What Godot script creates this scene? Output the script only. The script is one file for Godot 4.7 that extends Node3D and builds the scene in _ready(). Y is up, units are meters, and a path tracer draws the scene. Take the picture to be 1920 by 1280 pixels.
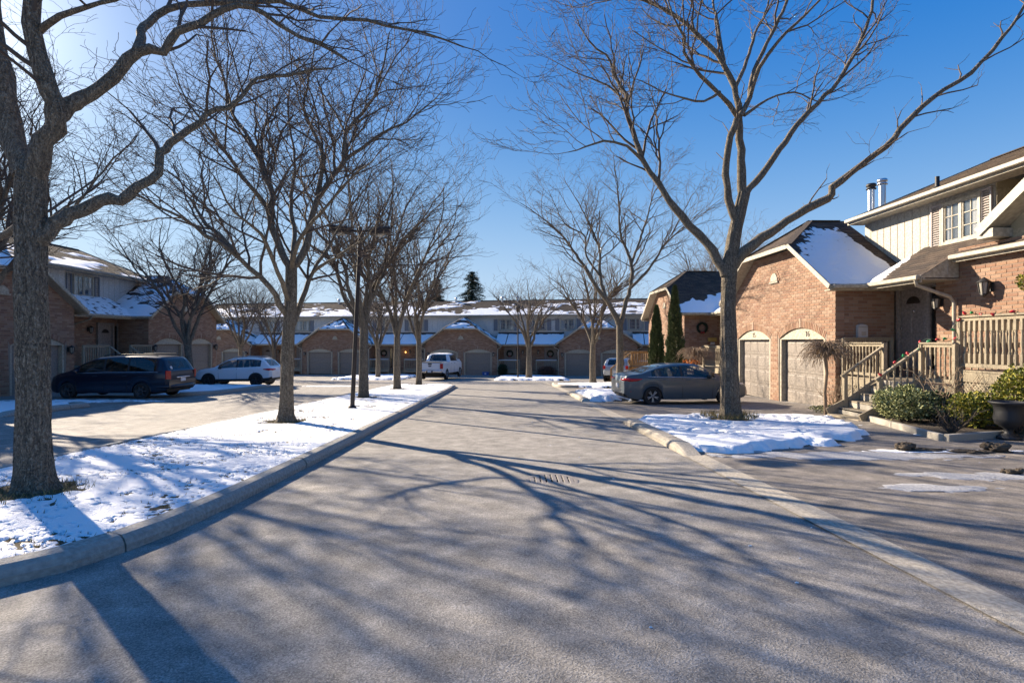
extends Node3D
# A winter street of brick townhouses with bare trees. Street frame: x to the side, -z away along the street, y up.

const CAM := Vector3(0, 1.35, 0)
const YAW := -0.0145
const FPX := 1030.0
var used := {}
var M := {}
var rng := RandomNumberGenerator.new()
var nz := FastNoiseLite.new()
var nf := FastNoiseLite.new()

class MB:
	var v := PackedVector3Array()
	var n := PackedVector3Array()
	var c := PackedColorArray()
	var t := PackedVector2Array()
	var i := PackedInt32Array()
	var col := Color(1, 1, 1)
	var colored := false
	var uvd := false
	func tint(k: Color) -> void:
		col = k
		colored = true
	func vert(p: Vector3, nn: Vector3, uv := Vector2.ZERO) -> int:
		v.append(p)
		n.append(nn)
		c.append(col)
		t.append(uv)
		return v.size() - 1
	func tri(a: Vector3, b: Vector3, d: Vector3, out := Vector3.ZERO) -> void:
		var g := (d - a).cross(b - a)
		if g.length_squared() < 1e-16:
			return
		if out != Vector3.ZERO and g.dot(out) < 0:
			var x := b
			b = d
			d = x
			g = -g
		g = g.normalized()
		var k := vert(a, g)
		vert(b, g)
		vert(d, g)
		i.append(k); i.append(k + 1); i.append(k + 2)
	func quad(a: Vector3, b: Vector3, d: Vector3, e: Vector3, out := Vector3.ZERO, ua := Vector2.ZERO, ub := Vector2.ZERO, ud := Vector2.ZERO, ue := Vector2.ZERO) -> void:
		var g := (d - a).cross(b - a)
		if g.length_squared() < 1e-16:
			g = (e - a).cross(d - a)
		if out != Vector3.ZERO and g.dot(out) < 0:
			var x := b
			b = e
			e = x
			var y := ub
			ub = ue
			ue = y
			g = -g
		g = g.normalized()
		var k := vert(a, g, ua)
		vert(b, g, ub)
		vert(d, g, ud)
		vert(e, g, ue)
		i.append(k); i.append(k + 1); i.append(k + 2)
		i.append(k); i.append(k + 2); i.append(k + 3)
	# box with chamfered edges
	func box(at: Vector3, s: Vector3, b := Basis(), bev := 0.0) -> void:
		var h := s * 0.5
		if bev <= 0.0:
			for ax in 3:
				for sg in [-1.0, 1.0]:
					var o := Vector3.ZERO
					o[ax] = sg
					var p := Vector3.ZERO
					var q := Vector3.ZERO
					p[(ax + 1) % 3] = h[(ax + 1) % 3]
					q[(ax + 2) % 3] = h[(ax + 2) % 3]
					var f := o * h[ax]
					quad(at + b * (f - p - q), at + b * (f + p - q), at + b * (f + p + q), at + b * (f - p + q), b * o)
			return
		var g := h - Vector3(bev, bev, bev)
		for ax in 3:
			var a1 := (ax + 1) % 3
			var a2 := (ax + 2) % 3
			for sg in [-1.0, 1.0]:
				var o := Vector3.ZERO
				o[ax] = sg
				var p := Vector3.ZERO
				var q := Vector3.ZERO
				p[a1] = g[a1]
				q[a2] = g[a2]
				var f := o * h[ax]
				quad(at + b * (f - p - q), at + b * (f + p - q), at + b * (f + p + q), at + b * (f - p + q), b * o)
			for s1 in [-1.0, 1.0]:
				for s2 in [-1.0, 1.0]:
					var e := Vector3.ZERO
					e[ax] = g[ax]
					var u := Vector3.ZERO
					u[a1] = s1 * h[a1]
					u[a2] = s2 * g[a2]
					var w := Vector3.ZERO
					w[a1] = s1 * g[a1]
					w[a2] = s2 * h[a2]
					quad(at + b * (u - e), at + b * (u + e), at + b * (w + e), at + b * (w - e), b * (u + w))
		for s0 in [-1.0, 1.0]:
			for s1 in [-1.0, 1.0]:
				for s2 in [-1.0, 1.0]:
					tri(at + b * Vector3(s0 * h.x, s1 * g.y, s2 * g.z), at + b * Vector3(s0 * g.x, s1 * h.y, s2 * g.z), at + b * Vector3(s0 * g.x, s1 * g.y, s2 * h.z), b * Vector3(s0, s1, s2))
	func bar(a: Vector3, d: Vector3, w: float, h: float, bev := 0.0, up := Vector3.UP) -> void:
		var z := (d - a).normalized()
		if absf(z.dot(up)) > 0.98:
			up = Vector3(1, 0, 0)
		var x := up.cross(z).normalized()
		box((a + d) * 0.5, Vector3(w, h, a.distance_to(d)), Basis(x, z.cross(x), z), bev)
	func tube(p: PackedVector3Array, r: PackedFloat32Array, sides: int, cap := false, vary = null) -> void:
		var m := p.size()
		if m < 2:
			return
		var tg := (p[1] - p[0]).normalized()
		var nn := tg.cross(Vector3(0.31, 0.17, 0.93)).normalized()
		var base := v.size()
		for k in m:
			var a := p[maxi(k - 1, 0)]
			var b := p[mini(k + 1, m - 1)]
			tg = (b - a).normalized()
			nn = (nn - tg * nn.dot(tg)).normalized()
			var bb := tg.cross(nn)
			for s in sides:
				var an := TAU * s / sides
				var dr := nn * cos(an) + bb * sin(an)
				var rr := r[k]
				if vary != null:
					rr = vary.call(rr, an, k, p[k])
				v.append(p[k] + dr * rr)
				n.append(dr)
				c.append(col)
				t.append(Vector2(float(s) / sides, float(k)))
		for k in m - 1:
			for s in sides:
				var s2 := (s + 1) % sides
				var a := base + k * sides + s
				var b := a + sides
				var d := base + k * sides + s2
				i.append(a); i.append(b); i.append(d)
				i.append(b); i.append(d + sides); i.append(d)
		if cap:
			for en in [0, m - 1]:
				var ct := p[en]
				var o: Vector3 = (p[0] - p[1]) if en == 0 else (p[m - 1] - p[m - 2])
				for s in sides:
					tri(ct, v[base + en * sides + s], v[base + en * sides + (s + 1) % sides], o)
	func rod(a: Vector3, b: Vector3, r: float, sides := 8, cap := true) -> void:
		tube(PackedVector3Array([a, b]), PackedFloat32Array([r, r]), sides, cap)
	# profile of (radius, height) turned about the y axis of xf
	func lathe(prof: PackedVector2Array, xf: Transform3D, sides := 24, a0 := 0.0, a1 := TAU) -> void:
		var g := []
		for k in prof.size():
			var row := PackedVector3Array()
			for s in sides + 1:
				var an := a0 + (a1 - a0) * s / sides
				row.append(xf * Vector3(cos(an) * prof[k].x, prof[k].y, sin(an) * prof[k].x))
			g.append(row)
		grid(g, true)
	# rows of points -> smooth surface
	func grid(g: Array, flip := false, mask = null) -> void:
		var nr := g.size()
		var nc: int = g[0].size()
		var base := v.size()
		for r in nr:
			for k in nc:
				var a: Vector3 = g[maxi(r - 1, 0)][k]
				var b: Vector3 = g[mini(r + 1, nr - 1)][k]
				var d: Vector3 = g[r][maxi(k - 1, 0)]
				var e: Vector3 = g[r][mini(k + 1, nc - 1)]
				if nc > 3 and g[r][0].distance_squared_to(g[r][nc - 1]) < 1e-10 and (k == 0 or k == nc - 1):
					d = g[r][nc - 2]
					e = g[r][1]
				var nn := (b - a).cross(e - d)
				if nn.length_squared() < 1e-14:
					a = g[maxi(r - 2, 0)][(k + 1) % nc]
					b = g[mini(r + 2, nr - 1)][(k + 1) % nc]
					nn = (b - a).cross(e - d)
				nn = nn.normalized() if nn.length_squared() > 1e-16 else Vector3.UP
				if flip:
					nn = -nn
				v.append(g[r][k]); n.append(nn); c.append(col); t.append(Vector2(k, r))
		for r in nr - 1:
			for k in nc - 1:
				if mask != null and not mask.call(r, k):
					continue
				var a := base + r * nc + k
				var b := a + nc
				if flip:
					i.append(a); i.append(b); i.append(a + 1)
					i.append(b); i.append(b + 1); i.append(a + 1)
				else:
					i.append(a); i.append(a + 1); i.append(b)
					i.append(b); i.append(a + 1); i.append(b + 1)
	# flat polygon (x, y of xf) raised from z0 to z1, top inset by bev
	func slab(poly: PackedVector2Array, xf: Transform3D, z0: float, z1: float, bev := 0.0, back := false) -> void:
		var m := poly.size()
		var top := poly
		if bev > 0.0:
			var ct := Vector2.ZERO
			for q in poly:
				ct += q
			ct /= m
			top = PackedVector2Array()
			for q in poly:
				var dq := ct - q
				top.append(q + Vector2(signf(dq.x) * minf(bev, absf(dq.x)), signf(dq.y) * minf(bev, absf(dq.y))))
		var ix := Geometry2D.triangulate_polygon(poly)
		var o := xf.basis.z
		for k in range(0, ix.size(), 3):
			tri(xf * Vector3(top[ix[k]].x, top[ix[k]].y, z1), xf * Vector3(top[ix[k + 1]].x, top[ix[k + 1]].y, z1), xf * Vector3(top[ix[k + 2]].x, top[ix[k + 2]].y, z1), o)
			if back:
				tri(xf * Vector3(poly[ix[k]].x, poly[ix[k]].y, z0), xf * Vector3(poly[ix[k + 1]].x, poly[ix[k + 1]].y, z0), xf * Vector3(poly[ix[k + 2]].x, poly[ix[k + 2]].y, z0), -o)
		var cw := Geometry2D.is_polygon_clockwise(poly)
		for k in m:
			var a := poly[k]
			var b := poly[(k + 1) % m]
			var e := (b - a)
			var sd := Vector2(e.y, -e.x) if not cw else Vector2(-e.y, e.x)
			quad(xf * Vector3(a.x, a.y, z0), xf * Vector3(b.x, b.y, z0), xf * Vector3(top[(k + 1) % m].x, top[(k + 1) % m].y, z1), xf * Vector3(top[k].x, top[k].y, z1), xf.basis * Vector3(sd.x, sd.y, 0))
	# one rectangular piece, its lower edge raised to zl and its upper edge to zh
	func piece(x0: float, y0: float, x1: float, y1: float, xf: Transform3D, zl: float, zh: float, bev: float) -> void:
		var a := xf * Vector3(x0, y0, 0)
		var b := xf * Vector3(x1, y0, 0)
		var d := xf * Vector3(x1, y1, 0)
		var e := xf * Vector3(x0, y1, 0)
		var ta := xf * Vector3(x0 + bev, y0 + bev, zl)
		var tb := xf * Vector3(x1 - bev, y0 + bev, zl)
		var td := xf * Vector3(x1 - bev, y1 - bev, zh)
		var te := xf * Vector3(x0 + bev, y1 - bev, zh)
		quad(ta, tb, td, te, xf.basis.z)
		quad(a, b, tb, ta, -xf.basis.y)
		quad(d, e, te, td, xf.basis.y)
		quad(b, d, td, tb, xf.basis.x)
		quad(e, a, ta, te, -xf.basis.x)
	func mesh() -> ArrayMesh:
		var ar := []
		ar.resize(Mesh.ARRAY_MAX)
		ar[Mesh.ARRAY_VERTEX] = v
		ar[Mesh.ARRAY_NORMAL] = n
		if colored:
			ar[Mesh.ARRAY_COLOR] = c
		if uvd:
			ar[Mesh.ARRAY_TEX_UV] = t
		ar[Mesh.ARRAY_INDEX] = i
		var m := ArrayMesh.new()
		if v.size() > 0 and i.size() > 0:
			m.add_surface_from_arrays(Mesh.PRIMITIVE_TRIANGLES, ar)
		return m

func numbered(called: String) -> String:
	var k: int = used.get(called, 0)
	used[called] = k + 1
	return called if k == 0 else "%s_%03d" % [called, k]

func tag(o: Node, label: String, category: String, group := "", kind := "") -> void:
	if label: o.set_meta("label", label)
	if category: o.set_meta("category", category)
	if group: o.set_meta("group", group)
	if kind: o.set_meta("kind", kind)

func thing(called: String, label: String, category: String, at := Vector3.ZERO, b := Basis(), group := "") -> Node3D:
	var o := Node3D.new()
	o.name = numbered(called)
	o.transform = Transform3D(b, at)
	add_child(o)
	tag(o, label, category, group)
	return o

func part(parent: Node, called: String, mb: MB, m: Material, kind := "") -> MeshInstance3D:
	var o := MeshInstance3D.new()
	o.name = called if parent != self else numbered(called)
	o.mesh = mb.mesh()
	o.material_override = m
	parent.add_child(o, true)
	if kind: o.set_meta("kind", kind)
	return o

func inst(parent: Node, called: String, mesh: Mesh, m: Material, xf: Transform3D) -> MeshInstance3D:
	var o := MeshInstance3D.new()
	o.name = called
	o.mesh = mesh
	o.material_override = m
	o.transform = xf
	parent.add_child(o, true)
	return o

# height of the street surface; d is the distance along the street
func g(x: float, z: float) -> float:
	var d := -z
	var dip := smoothstep(28.0, 37.0, d) * (1.0 - smoothstep(44.0, 51.0, d))
	return 0.035 * z - 0.12 * dip - 0.02 * smoothstep(3.0, 6.0, x) * (1.0 - smoothstep(8.0, 11.0, x))

# where a sight line at (px, py) of the photograph stands at depth d: used once, to set out limbs and props
func at(px: float, py: float, d: float) -> Vector3:
	var b := Basis(Vector3.UP, YAW)
	return CAM + b * Vector3((px - 960.0) / FPX * d, (640.0 - py) / FPX * d, -d)

func lin(r: float, gg: float, b: float) -> Color:
	return Color(r, gg, b).linear_to_srgb()

func jit(k: Color, a: float) -> Color:
	var f := 1.0 + rng.randf_range(-a, a)
	var e := rng.randf_range(-a, a) * 0.25
	return Color(clampf(k.r * (f + e), 0, 1), clampf(k.g * f, 0, 1), clampf(k.b * (f - e), 0, 1))

# ---------------------------------------------------------------- textures
func noise_image(size: int, f: Callable) -> Image:
	var by := PackedByteArray()
	by.resize(size * size * 3)
	var k := 0
	for y in size:
		for x in size:
			var q: Vector3 = f.call(x, y)
			by[k] = int(clampf(q.x, 0, 1) * 255.0)
			by[k + 1] = int(clampf(q.y, 0, 1) * 255.0)
			by[k + 2] = int(clampf(q.z, 0, 1) * 255.0)
			k += 3
	var im := Image.create_from_data(size, size, false, Image.FORMAT_RGB8, by)
	return im

func tile_noise(seed_: int, freq: float, size: int, oct := 3) -> PackedFloat32Array:
	# seamless noise, about -1..1
	var fn := FastNoiseLite.new()
	fn.seed = seed_
	fn.noise_type = FastNoiseLite.TYPE_SIMPLEX_SMOOTH
	fn.frequency = freq / size
	fn.fractal_type = FastNoiseLite.FRACTAL_FBM if oct > 1 else FastNoiseLite.FRACTAL_NONE
	fn.fractal_octaves = oct
	var by := fn.get_seamless_image(size, size, false, false, 0.1, true).get_data()
	var out := PackedFloat32Array()
	out.resize(size * size)
	for k in size * size:
		out[k] = by[k] / 127.5 - 1.0
	return out

func gray_tex(a: PackedFloat32Array, size: int, lo: float, hi: float) -> ImageTexture:
	return ImageTexture.create_from_image(noise_image(size, func(x, y):
		var q: float = lerpf(lo, hi, a[y * size + x] * 0.5 + 0.5)
		return Vector3(q, q, q)))

func normal_tex(a: PackedFloat32Array, size: int, k: float) -> ImageTexture:
	return ImageTexture.create_from_image(noise_image(size, func(x, y):
		var dx: float = a[y * size + (x + 1) % size] - a[y * size + (x + size - 1) % size]
		var dy: float = a[((y + 1) % size) * size + x] - a[((y + size - 1) % size) * size + x]
		var q := Vector3(-dx * k, dy * k, 1.0).normalized()
		return q * 0.5 + Vector3(0.5, 0.5, 0.5)))

func mat(key: String, k: Color, rough := 0.8, tex: Texture2D = null, scale := Vector3.ONE, vcol := false, nrm: Texture2D = null, nk := 1.0, local := false) -> StandardMaterial3D:
	var m := StandardMaterial3D.new()
	m.albedo_color = k
	m.roughness = rough
	m.vertex_color_use_as_albedo = vcol
	if tex:
		m.albedo_texture = tex
	if nrm:
		m.normal_enabled = true
		m.normal_texture = nrm
		m.normal_scale = nk
	if tex or nrm:
		m.uv1_triplanar = true
		m.uv1_world_triplanar = not local
		m.uv1_scale = scale
	M[key] = m
	return m

func make_materials() -> void:
	var S := 512
	var a_fine := tile_noise(1, 128, S, 2)
	var a_mid := tile_noise(2, 24, S, 4)
	var a_coarse := tile_noise(3, 4, S, 5)
	var grain := gray_tex(a_fine, S, 0.72, 1.0)
	var mott := gray_tex(a_mid, S, 0.7, 1.0)
	var n_fine := normal_tex(a_fine, S, 2.0)
	var n_mid := normal_tex(a_mid, S, 4.0)
	# asphalt: pale and dark stones, salt bloom in patches
	var A := 1024
	# broken stone: hard-edged cells of a few millimetres, each its own tone
	var cell := FastNoiseLite.new()
	cell.seed = 11
	cell.noise_type = FastNoiseLite.TYPE_CELLULAR
	cell.cellular_return_type = FastNoiseLite.RETURN_CELL_VALUE
	cell.frequency = 0.24
	var cb := cell.get_seamless_image(A, A, false, false, 0.05, true).get_data()
	var b1 := PackedFloat32Array()
	b1.resize(A * A)
	for k in A * A:
		b1[k] = cb[k] / 127.5 - 1.0
	var b2 := tile_noise(12, 300, A, 2)
	var b3 := tile_noise(13, 5, A, 5)
	var asph := ImageTexture.create_from_image(noise_image(A, func(x, y):
		var k: int = y * A + x
		var q: float = 0.66 + b1[k] * 0.21 + b2[k] * 0.10 + b3[k] * 0.12
		if b1[k] > 0.86: q += 0.16
		if b1[k] < -0.80: q -= 0.16
		return Vector3(q * 1.015, q, q * 0.985)))
	var n_asph := normal_tex(b1, A, 0.6)
	mat("road", Color(0.79, 0.775, 0.75), 0.9, asph, Vector3.ONE * 0.55, true, n_asph, 0.8)
	mat("drive", Color(0.73, 0.70, 0.665), 0.9, asph, Vector3.ONE * 0.62, true, n_asph, 0.5)
	mat("ground", lin(0.30, 0.29, 0.26), 0.9, mott, Vector3.ONE * 0.3)
	mat("concrete", lin(0.46, 0.435, 0.385), 0.85, mott, Vector3.ONE * 0.9, false, n_fine, 0.35)
	mat("strip", lin(0.56, 0.50, 0.405), 0.85, mott, Vector3.ONE * 0.9, false, n_fine, 0.35)
	mat("soil", lin(0.10, 0.075, 0.05), 0.95, mott, Vector3.ONE * 1.7, false, n_mid, 0.8)
	mat("turf", lin(0.11, 0.085, 0.042), 0.95, mott, Vector3.ONE * 2.0, false, n_fine, 1.0)
	mat("snow", lin(0.86, 0.87, 0.88), 0.75, null, Vector3.ONE * 1.7, false, n_mid, 0.5)
	mat("frost", lin(0.52, 0.52, 0.53), 0.6, mott, Vector3.ONE * 1.1, false, n_mid, 0.2)
	mat("blade", Color(1, 1, 1), 0.85, null, Vector3.ONE, true)
	mat("brick", Color(1, 1, 1), 0.9, grain, Vector3.ONE * 2.3, true, n_fine, 0.35)
	mat("mortar", lin(0.36, 0.30, 0.24), 0.95, grain, Vector3.ONE * 2.0)
	mat("shingle", Color(1, 1, 1), 0.92, grain, Vector3.ONE * 1.7, true, n_fine, 0.5)
	var bp := [Color(0.385, 0.228, 0.145), Color(0.36, 0.205, 0.128), Color(0.42, 0.262, 0.175), Color(0.33, 0.182, 0.118)]
	for k in 4:
		mat("brick%d" % k, bp[k].linear_to_srgb(), 0.9, grain, Vector3.ONE * 2.3, false, n_fine, 0.35)
	var sp := [Color(0.085, 0.06, 0.045), Color(0.105, 0.075, 0.055), Color(0.07, 0.052, 0.042), Color(0.125, 0.09, 0.066)]
	for k in 4:
		mat("shingle%d" % k, sp[k].linear_to_srgb(), 0.92, grain, Vector3.ONE * 1.7, false, n_fine, 0.5)
	# wood grain: streaks along one axis
	var w1 := tile_noise(21, 96, S, 2)
	var wood := ImageTexture.create_from_image(noise_image(S, func(x, y):
		var q: float = 0.82 + 0.16 * w1[((y / 16) % S) * S + x] + 0.07 * a_fine[y * S + x] + 0.08 * a_mid[y * S + x]
		return Vector3(q, q, q)))
	mat("deckwood", lin(0.44, 0.37, 0.26), 0.85, wood, Vector3(1.2, 0.5, 1.2))
	mat("newwood", lin(0.52, 0.30, 0.11), 0.8, wood, Vector3(1.2, 0.5, 1.2))
	mat("timber", lin(0.50, 0.46, 0.39), 0.9, mott, Vector3.ONE * 3.0)
	mat("cream", lin(0.54, 0.48, 0.365), 0.55, mott, Vector3.ONE * 0.35)
	mat("white", lin(0.51, 0.455, 0.355), 0.5, mott, Vector3.ONE * 0.35)
	mat("siding", lin(0.56, 0.52, 0.43), 0.65, mott, Vector3.ONE * 0.5)
	mat("sidingc", lin(0.60, 0.51, 0.33), 0.6, mott, Vector3.ONE * 0.5)
	mat("sidingw", lin(0.72, 0.70, 0.65), 0.65, mott, Vector3.ONE * 0.5)
	mat("garage", lin(0.30, 0.255, 0.215), 0.55, mott, Vector3.ONE * 0.4)
	mat("door", lin(0.33, 0.28, 0.245), 0.5, mott, Vector3.ONE * 0.4)
	mat("shutter", lin(0.36, 0.32, 0.30), 0.6)
	mat("shutter2", lin(0.16, 0.165, 0.18), 0.6)
	mat("interior_dark", lin(0.05, 0.05, 0.052), 0.9)  # near-black colour stands in for the shade of unlit interiors
	mat("curtain", lin(0.35, 0.34, 0.32), 0.9)
	mat("iron", lin(0.02, 0.02, 0.02), 0.55)
	mat("black", lin(0.015, 0.015, 0.016), 0.6)
	mat("urn", lin(0.035, 0.036, 0.04), 0.55, mott, Vector3.ONE * 2.0)
	mat("lampbrown", lin(0.028, 0.019, 0.016), 0.6, mott, Vector3.ONE * 1.0)
	mat("steel", lin(0.55, 0.57, 0.6), 0.3).metallic = 0.9
	mat("grate", lin(0.33, 0.29, 0.255), 0.6, grain, Vector3.ONE * 3.0)
	mat("lens", lin(0.30, 0.28, 0.24), 0.25)
	mat("paper", lin(0.62, 0.60, 0.57), 0.7, mott, Vector3.ONE * 4.0)
	mat("number", lin(0.05, 0.04, 0.03), 0.6)
	mat("blue", lin(0.03, 0.09, 0.33), 0.5)
	mat("yellowbox", lin(0.42, 0.28, 0.07), 0.6)
	mat("red", lin(0.5, 0.025, 0.03), 0.35)
	mat("green", lin(0.02, 0.26, 0.09), 0.35)
	mat("wire", lin(0.01, 0.05, 0.02), 0.6)
	mat("orange", lin(0.62, 0.20, 0.03), 0.7)
	mat("wreath", lin(0.02, 0.04, 0.02), 0.9, mott, Vector3.ONE * 8.0)
	mat("leaf", Color(1, 1, 1), 0.75, null, Vector3.ONE, true).backlight = Color(0.25, 0.25, 0.15)
	mat("stone", lin(0.13, 0.10, 0.07), 0.95, mott, Vector3.ONE * 5.0, false, n_mid, 1.0)
	# bark: plates between vertical furrows, pale lichen
	var k1 := tile_noise(31, 20, S, 3)
	var k2 := tile_noise(32, 40, S, 3)
	var bk := PackedFloat32Array()
	bk.resize(S * S)
	for y in S:
		for x in S:
			var xx := (x + int(k1[y * S + x] * 10.0) + S) % S
			var r: float = 1.0 - absf(k1[((y / 4) % S) * S + xx]) * 2.6
			bk[y * S + x] = clampf(0.55 - maxf(r, 0.0) * 0.75 + 0.5 * k2[y * S + x], -1, 1)
	var barkt := ImageTexture.create_from_image(noise_image(S, func(x, y):
		var h: float = bk[y * S + x]
		var q: float = 0.56 + 0.46 * h + 0.10 * a_fine[y * S + x]
		var li: float = smoothstep(0.25, 0.55, a_mid[y * S + x]) * 0.30
		return Vector3(q * 1.0 + li, q * 0.94 + li, q * 0.85 + li * 0.9)))
	var barkn := normal_tex(bk, S, 3.0)
	mat("bark", lin(0.36, 0.335, 0.30), 0.95, barkt, Vector3(1.7, 0.75, 1.7), false, barkn, 2.2)
	mat("twig", lin(0.092, 0.070, 0.054), 0.9)
	mat("straw", lin(0.23, 0.165, 0.11), 0.9)
	var gl := StandardMaterial3D.new()
	gl.albedo_color = Color(0.55, 0.62, 0.68, 0.10)
	gl.transparency = BaseMaterial3D.TRANSPARENCY_ALPHA
	gl.roughness = 0.03
	gl.metallic_specular = 0.8
	M["glass"] = gl
	var tg := StandardMaterial3D.new()
	tg.albedo_color = Color(0.05, 0.06, 0.065, 0.72)
	tg.transparency = BaseMaterial3D.TRANSPARENCY_ALPHA
	tg.roughness = 0.03
	tg.metallic_specular = 0.6
	M["tinted"] = tg
	var cg := StandardMaterial3D.new()
	cg.albedo_color = Color(0.25, 0.32, 0.32, 0.30)
	cg.transparency = BaseMaterial3D.TRANSPARENCY_ALPHA
	cg.roughness = 0.03
	cg.metallic_specular = 0.6
	M["carglass"] = cg
	mat("tyre", lin(0.018, 0.018, 0.019), 0.85)
	mat("alloy", lin(0.42, 0.43, 0.45), 0.35).metallic = 0.7
	mat("darkalloy", lin(0.06, 0.062, 0.066), 0.4).metallic = 0.4
	mat("trim", lin(0.02, 0.02, 0.022), 0.6)
	mat("cabin", lin(0.03, 0.03, 0.033), 0.85)
	mat("chrome", lin(0.6, 0.6, 0.62), 0.18).metallic = 1.0
	mat("redlens", lin(0.42, 0.012, 0.015), 0.15)
	mat("clearlens", lin(0.55, 0.56, 0.58), 0.1)
	mat("plate", lin(0.62, 0.64, 0.68), 0.5)
	for q in [["paint_slate", 0.050, 0.076, 0.098, 0.0], ["paint_navy", 0.008, 0.011, 0.027, 0.3], ["paint_white", 0.72, 0.73, 0.75, 0.0], ["paint_silver", 0.40, 0.42, 0.42, 0.4]]:
		var p := mat(q[0], lin(q[1], q[2], q[3]), 0.32)
		p.metallic = q[4]
		p.clearcoat_enabled = true
		p.clearcoat = 0.5
		p.clearcoat_roughness = 0.06

# ---------------------------------------------------------------- pieces laid on a polygon (bricks, shingles, boards)
# spec: w, h pitch; gap; stagger; zl, zh relief; bev; cols palette (linear); jit; single = how many as nodes of their own; mats for those
func lay(parent: Node, called: String, poly: PackedVector2Array, xf: Transform3D, s: Dictionary, m: Material) -> void:
	var lo := poly[0]
	var hi := poly[0]
	for q in poly:
		lo = lo.min(q)
		hi = hi.max(q)
	var w: float = s.w
	var h: float = s.h
	var gp: float = s.gap
	var row := 0
	var full := []
	var cut := []
	var y := lo.y
	var skip = s.get("skip", null)
	while y < hi.y - 0.004:
		var x := lo.x - (w * float(s.stagger) if row % 2 == 1 else 0.0)
		if s.has("wander"):
			x -= rng.randf() * w * float(s.wander)
		while x < hi.x - 0.004:
			var x0 := x + gp * 0.5
			var x1 := x + w - gp * 0.5
			var y0 := y + gp * 0.5
			var y1 := y + h - gp * 0.5
			if not (skip != null and skip.call(x0, y0, x1, y1)):
				var c := 0
				for q in [Vector2(x0, y0), Vector2(x1, y0), Vector2(x1, y1), Vector2(x0, y1), Vector2((x0 + x1) / 2, y1), Vector2((x0 + x1) / 2, y0)]:
					if Geometry2D.is_point_in_polygon(q, poly):
						c += 1
				if c == 6:
					full.append([x0, y0, x1, y1])
				elif c > 0:
					for q in Geometry2D.intersect_polygons(PackedVector2Array([Vector2(x0, y0), Vector2(x1, y0), Vector2(x1, y1), Vector2(x0, y1)]), poly):
						cut.append(q)
			x += w
		y += h
		row += 1
	var single: int = s.get("single", 0)
	if single > 0:
		var gx: Transform3D = parent.global_transform * xf
		var eye := CAM
		var near := full.map(func(r): return [(gx * Vector3(r[0], r[1], 0)).distance_squared_to(eye), r])
		near = near.filter(func(r):
			var p: Vector3 = gx * Vector3(r[1][0], r[1][1], 0)
			return p.z < -1.0 and absf(p.x / p.z) < 0.97)
		near.sort_custom(func(a, b): return a[0] < b[0])
		var one := MB.new()
		one.piece(0, 0, w - gp, h - gp, Transform3D(), s.zl, s.zh, s.bev)
		var me := one.mesh()
		var taken := {}
		for k in mini(single, near.size()):
			var r: Array = near[k][1]
			taken[r] = true
			inst(parent, called, me, s.mats[rng.randi() % s.mats.size()], xf * Transform3D(Basis(), Vector3(r[0], r[1], 0)))
		full = full.filter(func(r): return not taken.has(r))
	var mb := MB.new()
	for r in full:
		mb.tint(jit(s.cols[rng.randi() % s.cols.size()], s.jit))
		mb.piece(r[0], r[1], r[2], r[3], xf, s.zl, s.zh, s.bev)
	for q in cut:
		mb.tint(jit(s.cols[rng.randi() % s.cols.size()], s.jit))
		mb.slab(q, xf, 0.0, (float(s.zl) + float(s.zh)) * 0.5, 0.0)
	if mb.i.size() > 0:
		part(parent, s.get("rest", called + "work"), mb, m, "stuff")

const BRICKS := [Color(0.385, 0.228, 0.145), Color(0.36, 0.205, 0.128), Color(0.42, 0.262, 0.175), Color(0.33, 0.182, 0.118), Color(0.44, 0.285, 0.195)]
const SHING := [Color(0.085, 0.06, 0.045), Color(0.105, 0.075, 0.055), Color(0.07, 0.052, 0.042), Color(0.125, 0.09, 0.066)]

func brick_spec(single := 0, cols := BRICKS, big := 1.0) -> Dictionary:
	return {w = 0.262 * big, h = 0.088 * big, gap = 0.012, stagger = 0.5, zl = 0.009, zh = 0.009, bev = 0.002, cols = cols, jit = 0.10, single = single, rest = "brickwork", mats = [M.brick0, M.brick1, M.brick2, M.brick3]}

func shingle_spec(single := 0, w := 0.31) -> Dictionary:
	return {w = w, h = 0.142, gap = 0.006, stagger = 0.5, wander = 0.35, zl = 0.016, zh = 0.003, bev = 0.001, cols = SHING, jit = 0.16, single = single, rest = "shingles", mats = [M.shingle0, M.shingle1, M.shingle2, M.shingle3]}

# brick wall on the plane of xf: mortar bed and bricks proud of it
func brick_wall(parent: Node, poly: PackedVector2Array, xf: Transform3D, s: Dictionary) -> void:
	var mb := MB.new()
	mb.slab(poly, xf, -0.18, 0.0, 0.0, true)
	part(parent, "wall", mb, M.mortar)
	lay(parent, "brick", poly, xf, s, M.brick)

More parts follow.
